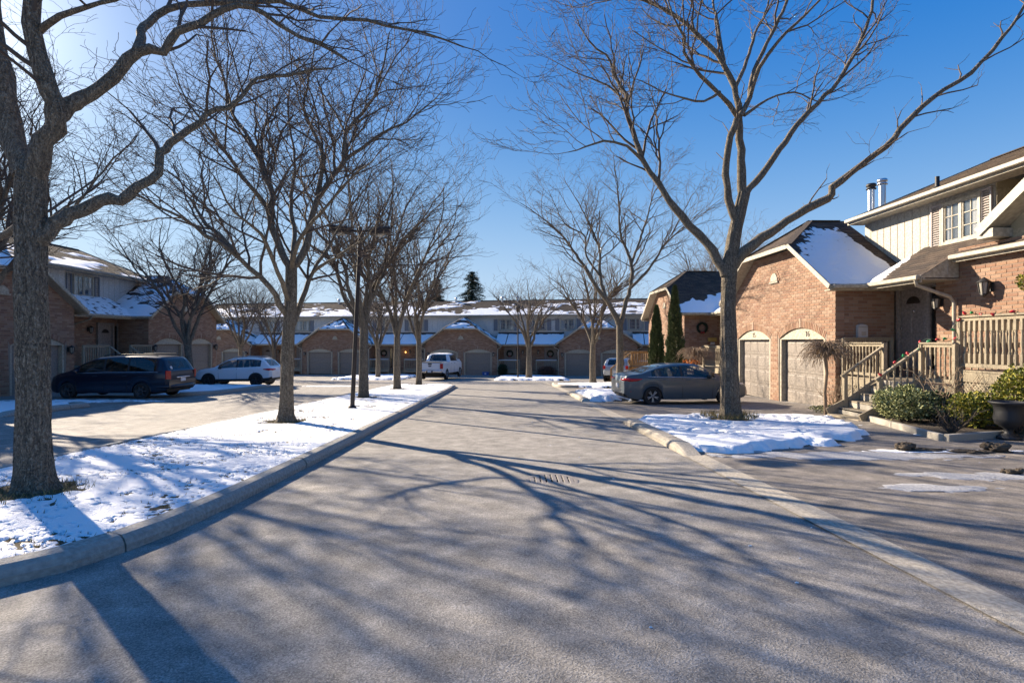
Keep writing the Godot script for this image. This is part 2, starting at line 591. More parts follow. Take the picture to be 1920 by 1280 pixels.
# snow lying on the plane of xf over a rectangle; f gives its depth, below zero it sinks under the surface
func snow_on(parent: Node, x0: float, y0: float, x1: float, y1: float, xf: Transform3D, step: float, f: Callable) -> void:
	var nx := int(ceil((x1 - x0) / step))
	var ny := int(ceil((y1 - y0) / step))
	var rows := []
	var dep := []
	for r in ny + 1:
		var row := PackedVector3Array()
		var dr := PackedFloat32Array()
		for k in nx + 1:
			var x := x0 + (x1 - x0) * k / nx
			var y := y0 + (y1 - y0) * r / ny
			var e: float = clampf(f.call(x, y), -0.012, 0.2)
			dr.append(e)
			row.append(xf * Vector3(x, y, e))
		rows.append(row)
		dep.append(dr)
	var mb := MB.new()
	mb.grid(rows, true, func(r, k): return dep[r][k] > -0.006 or dep[r + 1][k] > -0.006 or dep[r][k + 1] > -0.006 or dep[r + 1][k + 1] > -0.006)
	if mb.i.size() > 0:
		for k in mb.n.size():
			if mb.n[k].dot(xf.basis.z) < 0: mb.n[k] = -mb.n[k]
		var used_ix := mb.i
		for k in range(0, used_ix.size(), 3):
			var a := mb.v[used_ix[k]]
			if (mb.v[used_ix[k + 2]] - a).cross(mb.v[used_ix[k + 1]] - a).dot(xf.basis.z) < 0:
				var q := used_ix[k + 1]
				used_ix[k + 1] = used_ix[k + 2]
				used_ix[k + 2] = q
		mb.i = used_ix
		part(parent, "snow", mb, M.snow)

# ---------------------------------------------------------------- ground
func poly_sheet(poly: PackedVector2Array, step: float, lift: Callable) -> MB:
	# poly in (x, d); a sheet of cells clipped to it that follows the street surface
	var lo := poly[0]
	var hi := poly[0]
	for q in poly:
		lo = lo.min(q)
		hi = hi.max(q)
	var mb := MB.new()
	var nx := int(ceil((hi.x - lo.x) / step))
	var ny := int(ceil((hi.y - lo.y) / step))
	for r in ny:
		for k in nx:
			var a := lo + Vector2(k, r) * step
			var b := a + Vector2(step, step)
			var cell := PackedVector2Array([a, Vector2(b.x, a.y), b, Vector2(a.x, b.y)])
			var c := 0
			for q in cell:
				if Geometry2D.is_point_in_polygon(q, poly): c += 1
			if c == 4:
				cell_faces(mb, cell, lift)
			else:
				for q in Geometry2D.intersect_polygons(cell, poly):
					cell_faces(mb, q, lift)
	return mb

func cell_faces(mb: MB, q: PackedVector2Array, lift: Callable) -> void:
	var p := PackedVector3Array()
	for e in q:
		p.append(Vector3(e.x, g(e.x, -e.y) + lift.call(e.x, e.y), -e.y))
	for k in range(1, p.size() - 1):
		mb.tri(p[0], p[k], p[k + 1], Vector3.UP)

func heightfield(poly: PackedVector2Array, step: float, f: Callable) -> MB:
	# smooth sheet over the polygon's box, kept where f(x, d) stands above the street's base
	var lo := poly[0]
	var hi := poly[0]
	for q in poly:
		lo = lo.min(q)
		hi = hi.max(q)
	var nx := int(ceil((hi.x - lo.x) / step))
	var ny := int(ceil((hi.y - lo.y) / step))
	var rows := []
	var keep := []
	for r in ny + 1:
		var row := PackedVector3Array()
		var kr := PackedByteArray()
		for k in nx + 1:
			var x := lo.x + step * k
			var d := lo.y + step * r
			var e: float = f.call(x, d)
			kr.append(1 if e > -0.5 else 0)
			row.append(Vector3(x, g(x, -d) + maxf(e, -0.05), -d))
		rows.append(row)
		keep.append(kr)
	var mb := MB.new()
	mb.grid(rows, false, func(r, k): return keep[r][k] + keep[r + 1][k] + keep[r][k + 1] + keep[r + 1][k + 1] >= 3)
	for k in mb.n.size():
		if mb.n[k].y < 0: mb.n[k] = -mb.n[k]
	var ix := mb.i
	for k in range(0, ix.size(), 3):
		var a := mb.v[ix[k]]
		if (mb.v[ix[k + 2]] - a).cross(mb.v[ix[k + 1]] - a).y < 0:
			var q := ix[k + 1]
			ix[k + 1] = ix[k + 2]
			ix[k + 2] = q
	mb.i = ix
	return mb

func edge_dist(p: Vector2, poly: PackedVector2Array) -> float:
	# distance to the outline, positive inside
	var best := 1e9
	for k in poly.size():
		best = minf(best, p.distance_to(Geometry2D.get_closest_point_to_segment(p, poly[k], poly[(k + 1) % poly.size()])))
	return best if Geometry2D.is_point_in_polygon(p, poly) else -best

func smooth_path(p: Array, n: int) -> PackedVector2Array:
	var out := PackedVector2Array()
	for k in p.size() - 1:
		var a: Vector2 = p[maxi(k - 1, 0)]
		var d: Vector2 = p[mini(k + 2, p.size() - 1)]
		var b: Vector2 = p[k]
		var c: Vector2 = p[k + 1]
		for s in n:
			out.append(b.cubic_interpolate(c, a, d, float(s) / n))
	out.append(p[p.size() - 1])
	return out

# kerb: rounded concrete stones along a path of (x, d), standing on the side given by s
func kerb(path: PackedVector2Array, s: float, wide: float, high: float, stone: float, owner_: Node3D, taper := true) -> void:
	var prof := [Vector2(0, -0.12), Vector2(0.0, 0.05), Vector2(0.02, high * 0.72), Vector2(0.05, high * 0.95), Vector2(0.09, high), Vector2(wide, high), Vector2(wide, -0.12)]
	var tot := 0.0
	for k in path.size() - 1:
		tot += path[k].distance_to(path[k + 1])
	var cur := Curve2D.new()
	for q in path:
		cur.add_point(q)
	var len := cur.get_baked_length()
	var n := maxi(1, int(round(len / stone)))
	for st in n:
		var a := len * st / n + 0.008
		var b := len * (st + 1) / n - 0.008
		var rows := []
		var m := maxi(4, int((b - a) / 0.35))
		var dx := rng.randf_range(-0.006, 0.006)
		var dy := rng.randf_range(-0.006, 0.006)
		for k in m + 1:
			var l := lerpf(a, b, float(k) / m)
			var p := cur.sample_baked(l)
			var q := cur.sample_baked(minf(l + 0.05, len))
			var q0 := cur.sample_baked(maxf(l - 0.05, 0.0))
			var tg := (q - q0).normalized()
			var nr := Vector2(-tg.y, tg.x) * s
			var tf := 1.0
			if taper:
				tf = smoothstep(-0.05, 0.55, l) * smoothstep(-0.05, 0.55, len - l)
			var row := PackedVector3Array()
			for e in prof:
				var w: Vector2 = p + nr * (e.x + dx)
				var chip := 0.004 * nf.get_noise_3d(w.x * 30.0, w.y * 30.0, e.y * 60.0)
				row.append(Vector3(w.x, g(w.x, -w.y) + (e.y * (tf if e.y > 0.0 else 1.0)) + dy * 0.5 + chip, -w.y))
			rows.append(row)
		var mb := MB.new()
		# faces kept crisp: one strip for each face of the profile
		for e in prof.size() - 1:
			var strip := []
			for r in rows:
				strip.append(PackedVector3Array([r[e], r[e + 1]]))
			mb.grid(strip, s > 0)
		for en in [0, m]:
			for e in range(1, prof.size() - 1):
				mb.tri(rows[en][0], rows[en][e], rows[en][e + 1], (rows[0][0] - rows[m][0]) if en == 0 else (rows[m][0] - rows[0][0]))
		part(owner_, "kerb_stone", mb, M.concrete if s > 0 else M.strip)

var island := PackedVector2Array()
var trees_at := []

func island_left(d: float) -> float:
	return -5.95

# depth of the snow lying on the island (a shape; its colour is one white)
func snow_island(x: float, d: float) -> float:
	var p := Vector2(x, d)
	var e := edge_dist(p, island)
	if e < -0.06:
		return -1.0
	var h := 0.119 + 0.009 * nz.get_noise_2d(x * 22.0, d * 22.0) + 0.006 * nz.get_noise_2d(x * 70.0, d * 70.0)
	# crumbled gaps where turf shows
	var gapn := nz.get_noise_2d(x * 520.0 + 90.0, d * 760.0) * 0.7 + nz.get_noise_2d(x * 230.0, d * 300.0 + 40.0) * 0.4
	var where := nz.get_noise_2d(x * 45.0 + 300.0, d * 45.0)
	h -= 0.035 * smoothstep(0.24, 0.32, gapn + 0.42 * where)
	for q in trees_at:
		var r := Vector2((p.x - q.x), (p.y - q.y) * 1.0).length()
		if r < 1.3:
			var rr := r + 0.30 * nz.get_noise_2d(x * 110.0, d * 110.0)
			h -= 0.10 * (1.0 - smoothstep(0.20, 0.46, rr))
	return minf(h, 0.120 + e * 0.9)

func build_ground() -> void:
	var s := MB.new()
	for r in 40:
		for k in 40:
			var x := -200.0 + k * 10.0
			var z := 60.0 - r * 8.0
			s.quad(Vector3(x, g(x, z) - 0.06, z), Vector3(x + 10, g(x + 10, z) - 0.06, z), Vector3(x + 10, g(x + 10, z - 8) - 0.06, z - 8), Vector3(x, g(x, z - 8) - 0.06, z - 8), Vector3.UP)
	part(self, "ground", s, M.ground, "structure")
	# asphalt street, both lanes round the island; worn pale and patched in broad mottles
	var rd := MB.new()
	var rows := []
	rd.colored = true
	for r in 201:
		var row := PackedVector3Array()
		for k in 121:
			var x := -26.0 + k * 0.4
			var d := -14.0 + r * 0.35
			row.append(Vector3(x, g(x, -d), -d))
		rows.append(row)
	rd.grid(rows, false)
	for k in rd.v.size():
		var p := rd.v[k]
		var q := 1.0 + 0.13 * nz.get_noise_2d(p.x * 30.0, p.z * 30.0) + 0.12 * nz.get_noise_2d(p.x * 120.0, p.z * 120.0) + 0.07 * nz.get_noise_2d(p.x * 90.0 + 400.0, p.z * 5.0)
		rd.c[k] = Color(q, q, q * 1.0)
	var road := part(self, "road", rd, M.road, "structure")
	# hairline cracks wandering through the asphalt
	for q in [[-0.55, 8.6, 24.0, 0.0], [0.6, 16.0, 30.0, -0.06], [-8.6, 9.0, 26.0, 0.05]]:
		var cp := PackedVector3Array()
		var cr := PackedFloat32Array()
		var d: float = q[1]
		var x: float = q[0]
		while d < q[2]:
			cp.append(Vector3(x, g(x, -d) - 0.0005, -d))
			cr.append(rng.randf_range(0.001, 0.0026))
			d += rng.randf_range(0.05, 0.12)
			x += rng.randf_range(-0.03, 0.03) + q[3] * 0.08
		var cm := MB.new()
		cm.tube(cp, cr, 5)
		part(road, "crack", cm, M.black)
	# driveways
	var rd2 := [
		["driveway", [Vector2(2.86, -6), Vector2(9.2, -6), Vector2(9.2, 35.5), Vector2(2.86, 35.5)]],
		["driveway", [Vector2(-18.95, 13.0), Vector2(-12.0, 13.0), Vector2(-12.0, 37.0), Vector2(-18.95, 37.0)]]]
	for q in rd2:
		var mb := poly_sheet(PackedVector2Array(q[1]), 0.6, func(_x, _d): return 0.006)
		mb.colored = true
		for k in mb.v.size():
			var p := mb.v[k]
			var e := 1.0 + 0.12 * nz.get_noise_2d(p.x * 50.0 + 70.0, p.z * 50.0)
			mb.c[k] = Color(e, e * 0.995, e * 0.985)
		part(self, q[0], mb, M.drive, "structure")
	# flush concrete strip that parts street and driveways, in cast lengths
	var strip := Node3D.new()
	strip.name = "concrete_strip"
	add_child(strip)
	strip.set_meta("kind", "structure")
	var spans := [[-5.0, 7.75], [12.1, 17.7], [22.6, 27.4], [31.0, 36.0]]
	for sp in spans:
		var n := int(ceil((sp[1] - sp[0]) / 3.1))
		for k in n:
			var a: float = lerpf(sp[0], sp[1], float(k) / n) + 0.006
			var b: float = lerpf(sp[0], sp[1], float(k + 1) / n) - 0.006
			var mb := poly_sheet(PackedVector2Array([Vector2(2.55, a), Vector2(2.85, a), Vector2(2.85, b), Vector2(2.55, b)]), 0.6, func(_x, _d): return 0.012)
			part(strip, "slab", mb, M.strip)
	# island kerb
	var kp := smooth_path([Vector2(-5.95, 6.3), Vector2(-5.8, 4.4), Vector2(-4.9, 3.25), Vector2(-3.7, 3.05), Vector2(-3.0, 3.3), Vector2(-2.66, 3.95), Vector2(-2.53, 5.0), Vector2(-2.48, 7.5), Vector2(-2.45, 12.0), Vector2(-2.42, 20.0), Vector2(-2.42, 26.0), Vector2(-2.5, 28.2), Vector2(-3.2, 29.6), Vector2(-4.6, 30.1), Vector2(-5.6, 29.4), Vector2(-5.95, 27.5), Vector2(-5.95, 20.0), Vector2(-5.95, 12.0), Vector2(-5.95, 6.3)], 6)
	island = kp.duplicate()
	var ks := Node3D.new()
	ks.name = "kerb"
	add_child(ks)
	ks.set_meta("kind", "structure")
	kerb(kp, 1.0, 0.17, 0.125, 3.0, ks, false)
	# turf under the snow
	var inner := Geometry2D.offset_polygon(island, -0.165)[0]
	var isl: PackedVector2Array = inner
	part(self, "lawn", poly_sheet(isl, 0.5, func(_x, _d): return 0.105), M.turf, "structure")
	island = isl
	trees_at = [Vector2(-4.5, 5.24), Vector2(-4.5, 11.3), Vector2(-4.7, 18.7), Vector2(-4.7, 24.2), Vector2(-4.5, 28.6)]
	var near := heightfield(PackedVector2Array([Vector2(-6.0, 2.9), Vector2(-2.4, 8.0)]), 0.03, snow_island)
	var o := part(self, "snow", near, M.snow, "structure")
	part(o, "middle_snow", heightfield(PackedVector2Array([Vector2(-6.0, 8.0), Vector2(-2.4, 14.0)]), 0.05, snow_island), M.snow)
	part(o, "far_snow", heightfield(PackedVector2Array([Vector2(-6.0, 14.0), Vector2(-2.4, 30.2)]), 0.09, snow_island), M.snow)
	# tufts of brown grass in the gaps
	var tuft := MB.new()
	for k in 26000:
		var x := rng.randf_range(-5.8, -2.6)
		var d := 3.0 + 12.5 * pow(rng.randf(), 1.5)
		if edge_dist(Vector2(x, d), island) < 0.04:
			continue
		if snow_island(x, d) > 0.107:
			continue
		var y := g(x, -d) + 0.10
		blade(tuft, Vector3(x, y, -d), rng.randf_range(0.015, 0.045), 0.005)
	for q in trees_at:
		for k in 260:
			var an := rng.randf() * TAU
			var r := 0.27 + 0.25 * rng.randf()
			var x: float = q.x + cos(an) * r
			var d: float = q.y + sin(an) * r
			blade(tuft, Vector3(x, g(x, -d) + 0.08, -d), rng.randf_range(0.05, 0.13), 0.005)
	for k in 900:
		var an := rng.randf() * TAU
		var r := 0.3 + 0.32 * rng.randf()
		blade(tuft, Vector3(5.03 + cos(an) * r, g(5.0, -12.2) + 0.12, -12.2 + sin(an) * r), rng.randf_range(0.05, 0.16), 0.005)
	var tf := part(self, "grass", tuft, M.blade, "stuff")
	tf.set_meta("label", "short brown grass poking through the snow round the tree trunks")

func blade(mb: MB, p: Vector3, h: float, w: float) -> void:
	var an := rng.randf() * TAU
	var dr := Vector3(cos(an), 0, sin(an))
	var k := rng.randf()
	mb.tint(Color(lerpf(0.08, 0.32, k), lerpf(0.07, 0.235, k), lerpf(0.025, 0.09, k)))
	var tip := p + Vector3(rng.randf_range(-0.6, 0.6) * h, h, rng.randf_range(-0.6, 0.6) * h)
	mb.tri(p - dr * w, tip, p + dr * w)

# a bed of snow with an uneven edge, heaped where it was shovelled
func snow_bed(called: String, poly: Array, step: float, top: float, heap: Callable, bare := 0.34) -> void:
	var pl := PackedVector2Array(poly)
	part(self, "lawn", poly_sheet(Geometry2D.offset_polygon(pl, -0.3)[0], 0.5, func(_x, _d): return top - 0.045), M.turf, "structure")
	var sk := MB.new()
	for k in pl.size():
		var a := pl[k].lerp(pl[(k + 1) % pl.size()], 0.0)
		var b := pl[(k + 1) % pl.size()]
		var c := Vector2.ZERO
		for q in pl: c += q
		c /= pl.size()
		var ai := a.lerp(c, 0.16)
		var bi := b.lerp(c, 0.16)
		sk.quad(Vector3(a.x, g(a.x, -a.y) - 0.02, -a.y), Vector3(b.x, g(b.x, -b.y) - 0.02, -b.y), Vector3(bi.x, g(bi.x, -bi.y) + top - 0.05, -bi.y), Vector3(ai.x, g(ai.x, -ai.y) + top - 0.05, -ai.y), Vector3(a.x - c.x, 0, -(a.y - c.y)))
	part(self, "lawn_edge", sk, M.turf, "structure")
	var lo := pl[0] - Vector2(0.2, 0.2)
	var hi := pl[0] + Vector2(0.2, 0.2)
	for q in pl:
		lo = lo.min(q - Vector2(0.2, 0.2))
		hi = hi.max(q + Vector2(0.2, 0.2))
	var mb := heightfield(PackedVector2Array([lo, hi]), step, func(x, d):
		var e := edge_dist(Vector2(x, d), pl) - 0.10 + 0.30 * nz.get_noise_2d(x * 60.0, d * 60.0) + 0.09 * nf.get_noise_2d(x * 3.0, d * 3.0) + 0.05 * nf.get_noise_2d(x * 9.0, d * 9.0)
		if e < -0.12:
			return -1.0
		var h: float = top + 0.02 * nz.get_noise_2d(x * 40.0, d * 40.0) + heap.call(x, d)
		h += (0.034 * nf.get_noise_2d(x * 2.2, d * 2.2) + 0.016 * nf.get_noise_2d(x * 6.0, d * 6.0)) * smoothstep(0.0, 0.1, heap.call(x, d) + 0.03)
		var gapn := nz.get_noise_2d(x * 150.0 + 90.0, d * 260.0) * 0.65 + nz.get_noise_2d(x * 420.0, d * 500.0 + 40.0) * 0.35
		h -= 0.10 * smoothstep(0.25, 0.5, e) * smoothstep(bare, bare + 0.12, gapn + 0.5 * nz.get_noise_2d(x * 30.0 + 13.0, d * 30.0) - 1.2 * heap.call(x, d))
		return minf(h, -0.03 + (top + 0.06) * smoothstep(-0.10, 0.22, e) + maxf(e, 0.0) * 0.35 + 0.015 * nf.get_noise_2d(x * 5.0 + 20.0, d * 5.0)))
	part(self, called, mb, M.snow, "structure")

# thin crust of ice or trodden snow on asphalt
func crust(called: String, c: Vector2, rx: float, rd: float, m: Material, thr: float, seed_: float, owner_: Node = self) -> void:
	var mb := heightfield(PackedVector2Array([c - Vector2(rx, rd), c + Vector2(rx, rd)]), 0.06, func(x, d):
		var r := Vector2((x - c.x) / rx, (d - c.y) / rd).length()
		var n := nz.get_noise_2d(x * 60.0 + seed_, d * 130.0) * 0.7 + nz.get_noise_2d(x * 220.0, d * 330.0 + seed_) * 0.3
		var e := n - thr + 0.55 * (1.0 - r * r)
		return -1.0 if (e < -0.25 or r > 1.0) else clampf(e * 0.05, -0.014, 0.007) + 0.006)
	if mb.i.size() > 0:
		part(owner_, called, mb, m, "structure" if owner_ == self else "")

func build_yards() -> void:
	# heaped snow round the street tree before the garages
	snow_bed("snow", [Vector2(2.75, 7.75), Vector2(4.4, 8.2), Vector2(6.3, 9.3), Vector2(7.5, 11.6), Vector2(7.7, 13.2), Vector2(5.6, 13.6), Vector2(3.4, 13.0), Vector2(2.75, 12.1)], 0.045, 0.085, func(x, d):
		var r1 := Vector2((x - 4.0) / 1.1, (d - 8.7) / 0.75).length()
		var r2 := Vector2((x - 5.6) / 1.0, (d - 9.6) / 0.7).length()
		var k := 0.06 * exp(-r1 * r1) + 0.055 * exp(-r2 * r2)
		var t := Vector2(x - 5.03, d - 12.2).length()
		return k - 0.12 * (1.0 - smoothstep(0.34, 0.62, t + 0.2 * nz.get_noise_2d(x * 90.0, d * 90.0))), 0.30)
	snow_bed("snow", [Vector2(2.75, 17.8), Vector2(4.6, 18.4), Vector2(6.6, 20.4), Vector2(6.8, 23.6), Vector2(3.6, 24.2), Vector2(2.75, 22.5)], 0.07, 0.14, func(x, d):
		return 0.18 * exp(-pow(Vector2((x - 3.4) / 0.8, (d - 20.0) / 1.6).length(), 2.0)), 0.34)
	snow_bed("snow", [Vector2(2.75, 27.4), Vector2(7.6, 26.6), Vector2(8.6, 31.0), Vector2(8.0, 35.0), Vector2(5.0, 34.6), Vector2(2.9, 31.0)], 0.10, 0.12, func(_x, _d): return 0.0, 0.34)
	var kr := Node3D.new()
	kr.name = "kerb"
	kr.name = "kerb_001"
	add_child(kr)
	kr.set_meta("kind", "structure")
	kerb(PackedVector2Array([Vector2(2.55, 7.65), Vector2(2.55, 8.6), Vector2(2.55, 10.0), Vector2(2.56, 11.3), Vector2(2.58, 12.2)]), -1.0, 0.24, 0.12, 1.25, kr)
	kerb(PackedVector2Array([Vector2(2.55, 17.6), Vector2(2.55, 19.0), Vector2(2.55, 20.6), Vector2(2.56, 22.6)]), -1.0, 0.24, 0.12, 1.2, kr)
	kerb(PackedVector2Array([Vector2(3.6, 26.9), Vector2(2.75, 27.3), Vector2(2.55, 28.2), Vector2(2.7, 31.0), Vector2(3.4, 33.2), Vector2(5.0, 34.8), Vector2(8.0, 35.3)]), -1.0, 0.24, 0.15, 2.0, kr, false)
	# front yards of the shaded row
	snow_bed("snow", [Vector2(-18.6, 13.4), Vector2(-12.3, 13.4), Vector2(-12.3, 16.3), Vector2(-13.4, 17.0), Vector2(-18.6, 17.0)], 0.14, 0.12, func(_x, _d): return 0.0, 0.5)
	snow_bed("snow", [Vector2(-18.6, 25.0), Vector2(-12.4, 21.6), Vector2(-11.8, 23.0), Vector2(-12.1, 28.6), Vector2(-18.6, 29.0)], 0.12, 0.13, func(x, d):
		return 0.22 * exp(-pow(Vector2((x + 13.4) / 1.1, (d - 23.6) / 1.0).length(), 2.0)), 0.5)
	var kl := Node3D.new()
	kl.name = "kerb_002"
	add_child(kl)
	kl.set_meta("kind", "structure")
	kerb(PackedVector2Array([Vector2(-12.9, 21.2), Vector2(-12.2, 21.5), Vector2(-11.6, 22.6), Vector2(-11.7, 25.0), Vector2(-12.0, 28.8)]), 1.0, 0.25, 0.14, 2.0, kl)
	kerb(PackedVector2Array([Vector2(-12.0, 13.2), Vector2(-12.0, 14.6), Vector2(-12.1, 16.2), Vector2(-13.2, 17.2)]), 1.0, 0.25, 0.14, 2.0, kl)
	# yards before the terrace that closes the street
	for q in [[2.2, 0.0], [-10.6, -1.9], [-23.3, -4.3]]:
		var cx: float = q[0]
		var dz: float = -q[1]
		snow_bed("snow", [Vector2(cx - 2.9, 40.8 + dz), Vector2(cx + 2.7, 40.0 + dz), Vector2(cx + 2.9, 47.2 + dz), Vector2(cx - 2.6, 48.4 + dz)], 0.16, 0.13, func(_x, _d): return 0.03, 0.55)
	# ice and crusted snow on the driveways
	crust("ice", Vector2(5.0, 7.75), 2.2, 0.42, M.frost, 0.14, 3.0)
	crust("ice", Vector2(6.4, 6.35), 2.2, 0.30, M.frost, 0.16, 33.0)
	crust("ice", Vector2(4.6, 5.75), 0.9, 0.22, M.frost, 0.22, 63.0)
	crust("snow", Vector2(-14.6, 18.6), 3.3, 0.9, M.snow, 0.22, 93.0)
	crust("snow", Vector2(6.5, 8.15), 1.4, 0.20, M.snow, 0.05, 123.0)
	crust("snow", Vector2(-9.2, 29.5), 1.6, 0.8, M.snow, 0.10, 153.0)
	# crumbs of snow and salt left on the asphalt
	var sc := MB.new()
	for k in 60:
		var x := rng.randf_range(0.2, 8.5)
		var d := 2.4 + 12.0 * pow(rng.randf(), 1.2)
		if x > 2.6 and d > 7.3: continue
		var r := rng.randf_range(0.004, 0.010)
		var p := PackedVector2Array()
		for e in 9:
			var an := TAU * e / 9
			var q := r * rng.randf_range(0.5, 1.3)
			p.append(Vector2(x + cos(an) * q * 1.6, d + sin(an) * q * 0.9))
		if Geometry2D.triangulate_polygon(p).size() == 0: continue
		sc.slab(p, Transform3D(Basis(Vector3(1, 0, 0), Vector3(0, -0.035, -1).normalized(), Vector3.UP), Vector3(0, g(x, -d) + 0.035 * d + 0.002, 0)), 0.0, 0.006, 0.003)
	var sn := part(self, "snow_crumbs", sc, M.snow, "stuff")
	sn.set_meta("label", "small white crumbs of snow scattered on the asphalt")

# ---------------------------------------------------------------- trees
func limb_path(pts: Array, wob: float) -> PackedVector3Array:
	var out := PackedVector3Array()
	for k in pts.size() - 1:
		var a: Vector3 = pts[maxi(k - 1, 0)]
		var d: Vector3 = pts[mini(k + 2, pts.size() - 1)]
		var b: Vector3 = pts[k]
		var c: Vector3 = pts[k + 1]
		var n := maxi(2, int(b.distance_to(c) / 0.22))
		for s in n:
			var q := b.cubic_interpolate(c, a, d, float(s) / n)
			if out.size() > 0:
				q += Vector3(rng.randf_range(-wob, wob), rng.randf_range(-wob, wob), rng.randf_range(-wob, wob))
			out.append(q)
	out.append(pts[pts.size() - 1])
	return out

# a shoot that zigzags outward and upward and branches until it is a twig
func grow(mb: MB, p: Vector3, dir: Vector3, r: float, len: float, level: int, fine: float, side := 1.0) -> void:
	var sl: float = [0.3, 0.24, 0.17, 0.12, 0.085][mini(level, 4)] * fine
	var n := maxi(2, int(ceil(len / sl)))
	var path := PackedVector3Array([p])
	var rad := PackedFloat32Array([r])
	var dd := dir
	var zig := 1.0
	var kids := []
	var ax := dd.cross(Vector3.UP)
	ax = ax.normalized() if ax.length() > 0.1 else Vector3(1, 0, 0)
	for k in n:
		var f := float(k + 1) / n
		var w := 0.17 + 0.06 * level
		dd = (dd + ax * zig * w + Vector3(rng.randf_range(-w, w), rng.randf_range(-w, w) + 0.035, rng.randf_range(-w, w)) * 0.8).normalized()
		zig = -zig
		p += dd * sl
		var rr := lerpf(r, r * 0.5, f)
		path.append(p)
		rad.append(maxf(rr, 0.0034 * fine))
		if level < 4 and k >= (1 if level < 2 else 0) or level >= 4:
			if rng.randf() < [0.6, 0.80, 0.86, 0.8, 0.0][mini(level, 4)] or k == n - 1:
				kids.append([p, dd, rr, f])
	mb.tube(path, rad, 7 if r > 0.05 else (5 if r > 0.018 else 3))
	if level >= 4:
		return
	for q in kids:
		var f: float = q[3]
		var cl: float = len * rng.randf_range(0.42, 0.70) * (1.0 - 0.35 * f)
		if level == 3:
			cl = rng.randf_range(0.14, 0.42)
		if level == 2:
			cl = minf(cl, rng.randf_range(0.4, 0.95))
		if cl < 0.10:
			continue
		side = -side
		var out: Vector3 = q[1]
		var s := out.cross(Vector3(rng.randf_range(-0.5, 0.5), 1, rng.randf_range(-0.5, 0.5))).normalized() * side
		var tilt := rng.randf_range(0.55, 1.0)
		var nd := (out * (1.15 - 0.3 * tilt) + s * tilt + Vector3(0, rng.randf_range(-0.15, 0.45), 0)).normalized()
		grow(mb, q[0], nd, maxf(q[2] * rng.randf_range(0.56, 0.8), 0.004 * fine), cl, level + 1, fine, side)

# a limb given by its course; side shoots grow from it
func limb(root: Node3D, tw: MB, pts: Array, r0: float, r1: float, o: Dictionary) -> void:
	var path := limb_path(pts, minf(r0 * 0.26, 0.025))
	var n := path.size()
	var rad := PackedFloat32Array()
	for k in n:
		rad.append(lerpf(r0, r1, pow(float(k) / (n - 1), 0.8)) * rng.randf_range(0.91, 1.11))
	var mb := MB.new()
	mb.tube(path, rad, 12 if r0 > 0.07 else 8, true)
	part(root, "limb", mb, M.bark)
	var acc := 0.0
	var side := 1.0
	var start: float = o.get("bare", 0.3)
	var every: float = o.get("every", 0.34) * 0.4
	var reach: float = o.get("reach", 1.9)
	for k in range(1, n):
		var f := float(k) / (n - 1)
		acc += path[k].distance_to(path[k - 1])
		if f < start or (acc < every and k < n - 1):
			continue
		acc = rng.randf_range(-0.1, 0.1)
		side = -side
		var dd := (path[k] - path[k - 1]).normalized()
		var s := dd.cross(Vector3(rng.randf_range(-0.9, 0.9), 1, rng.randf_range(-0.9, 0.9))).normalized() * side
		var nd := (dd * rng.randf_range(0.5, 1.0) + s * rng.randf_range(0.5, 1.0) + Vector3(0, rng.randf_range(-0.1, 0.5), 0)).normalized()
		var l := reach * rng.randf_range(0.55, 1.1) * (1.0 - 0.45 * f)
		if k == n - 1:
			nd = dd
			l = reach * 0.7
		grow(tw, path[k], nd, maxf(minf(rad[k] * 0.6, 0.012 + l * 0.014), 0.008), l, int(o.get("level", 1)), o.get("fine", 1.0))
		# now and then a stout crooked side limb
		if rng.randf() < 0.09 and f < 0.85 and reach > 1.0:
			var sd := (dd * 0.6 - s * rng.randf_range(0.6, 1.0) + Vector3(0, rng.randf_range(0.0, 0.6), 0)).normalized()
			grow(tw, path[k], sd, clampf(rad[k] * 0.62, 0.014, 0.045), reach * rng.randf_range(0.9, 1.25), 0, o.get("fine", 1.0))

func trunk_mesh(pts: Array, r0: float, r1: float, flare: float, ridges: bool) -> MB:
	var path := PackedVector3Array()
	var a := limb_path(pts, 0.004)
	var cur := Curve3D.new()
	for q in a:
		cur.add_point(q)
	var len := cur.get_baked_length()
	var step := 0.035 if ridges else 0.15
	var n := int(len / step)
	var rad := PackedFloat32Array()
	for k in n + 1:
		var f := float(k) / n
		path.append(cur.sample_baked(len * f))
		rad.append(lerpf(r0, r1, f) * (1.0 + flare * exp(-f * len / 0.16)))
	var mb := MB.new()
	if ridges:
		mb.tube(path, rad, 72, false, func(r, an, _k, p):
			var fu := nz.get_noise_3d(cos(an) * 130.0 * r0 / 0.22, p.y * 20.0, sin(an) * 130.0 * r0 / 0.22)
			var fi := nf.get_noise_3d(cos(an) * 9.0, p.y * 9.0, sin(an) * 9.0)
			var root_ := 0.10 * exp(-(p.y - path[0].y) / 0.18) * sin(an * 5.0 + 0.7)
			return r * (1.0 + 0.13 * (absf(fu) * 2.2 - 0.6) + 0.03 * fi + root_))
		# true normals of the furrowed surface
		var sd := 72
		for k in path.size():
			for s in sd:
				var i0 := maxi(k - 1, 0) * sd + s
				var i1 := mini(k + 1, path.size() - 1) * sd + s
				var j0 := k * sd + (s + sd - 1) % sd
				var j1 := k * sd + (s + 1) % sd
				var nn := (mb.v[j1] - mb.v[j0]).cross(mb.v[i1] - mb.v[i0]).normalized()
				var c := k * sd + s
				mb.n[c] = nn if nn.dot(mb.n[c]) > 0 else -nn
	else:
		mb.tube(path, rad, 14)
	return mb

func tree_root(label: String, at_: Vector3, called := "honey_locust_tree") -> Node3D:
	return thing(called, label, "tree", at_, Basis(), "bare street trees")

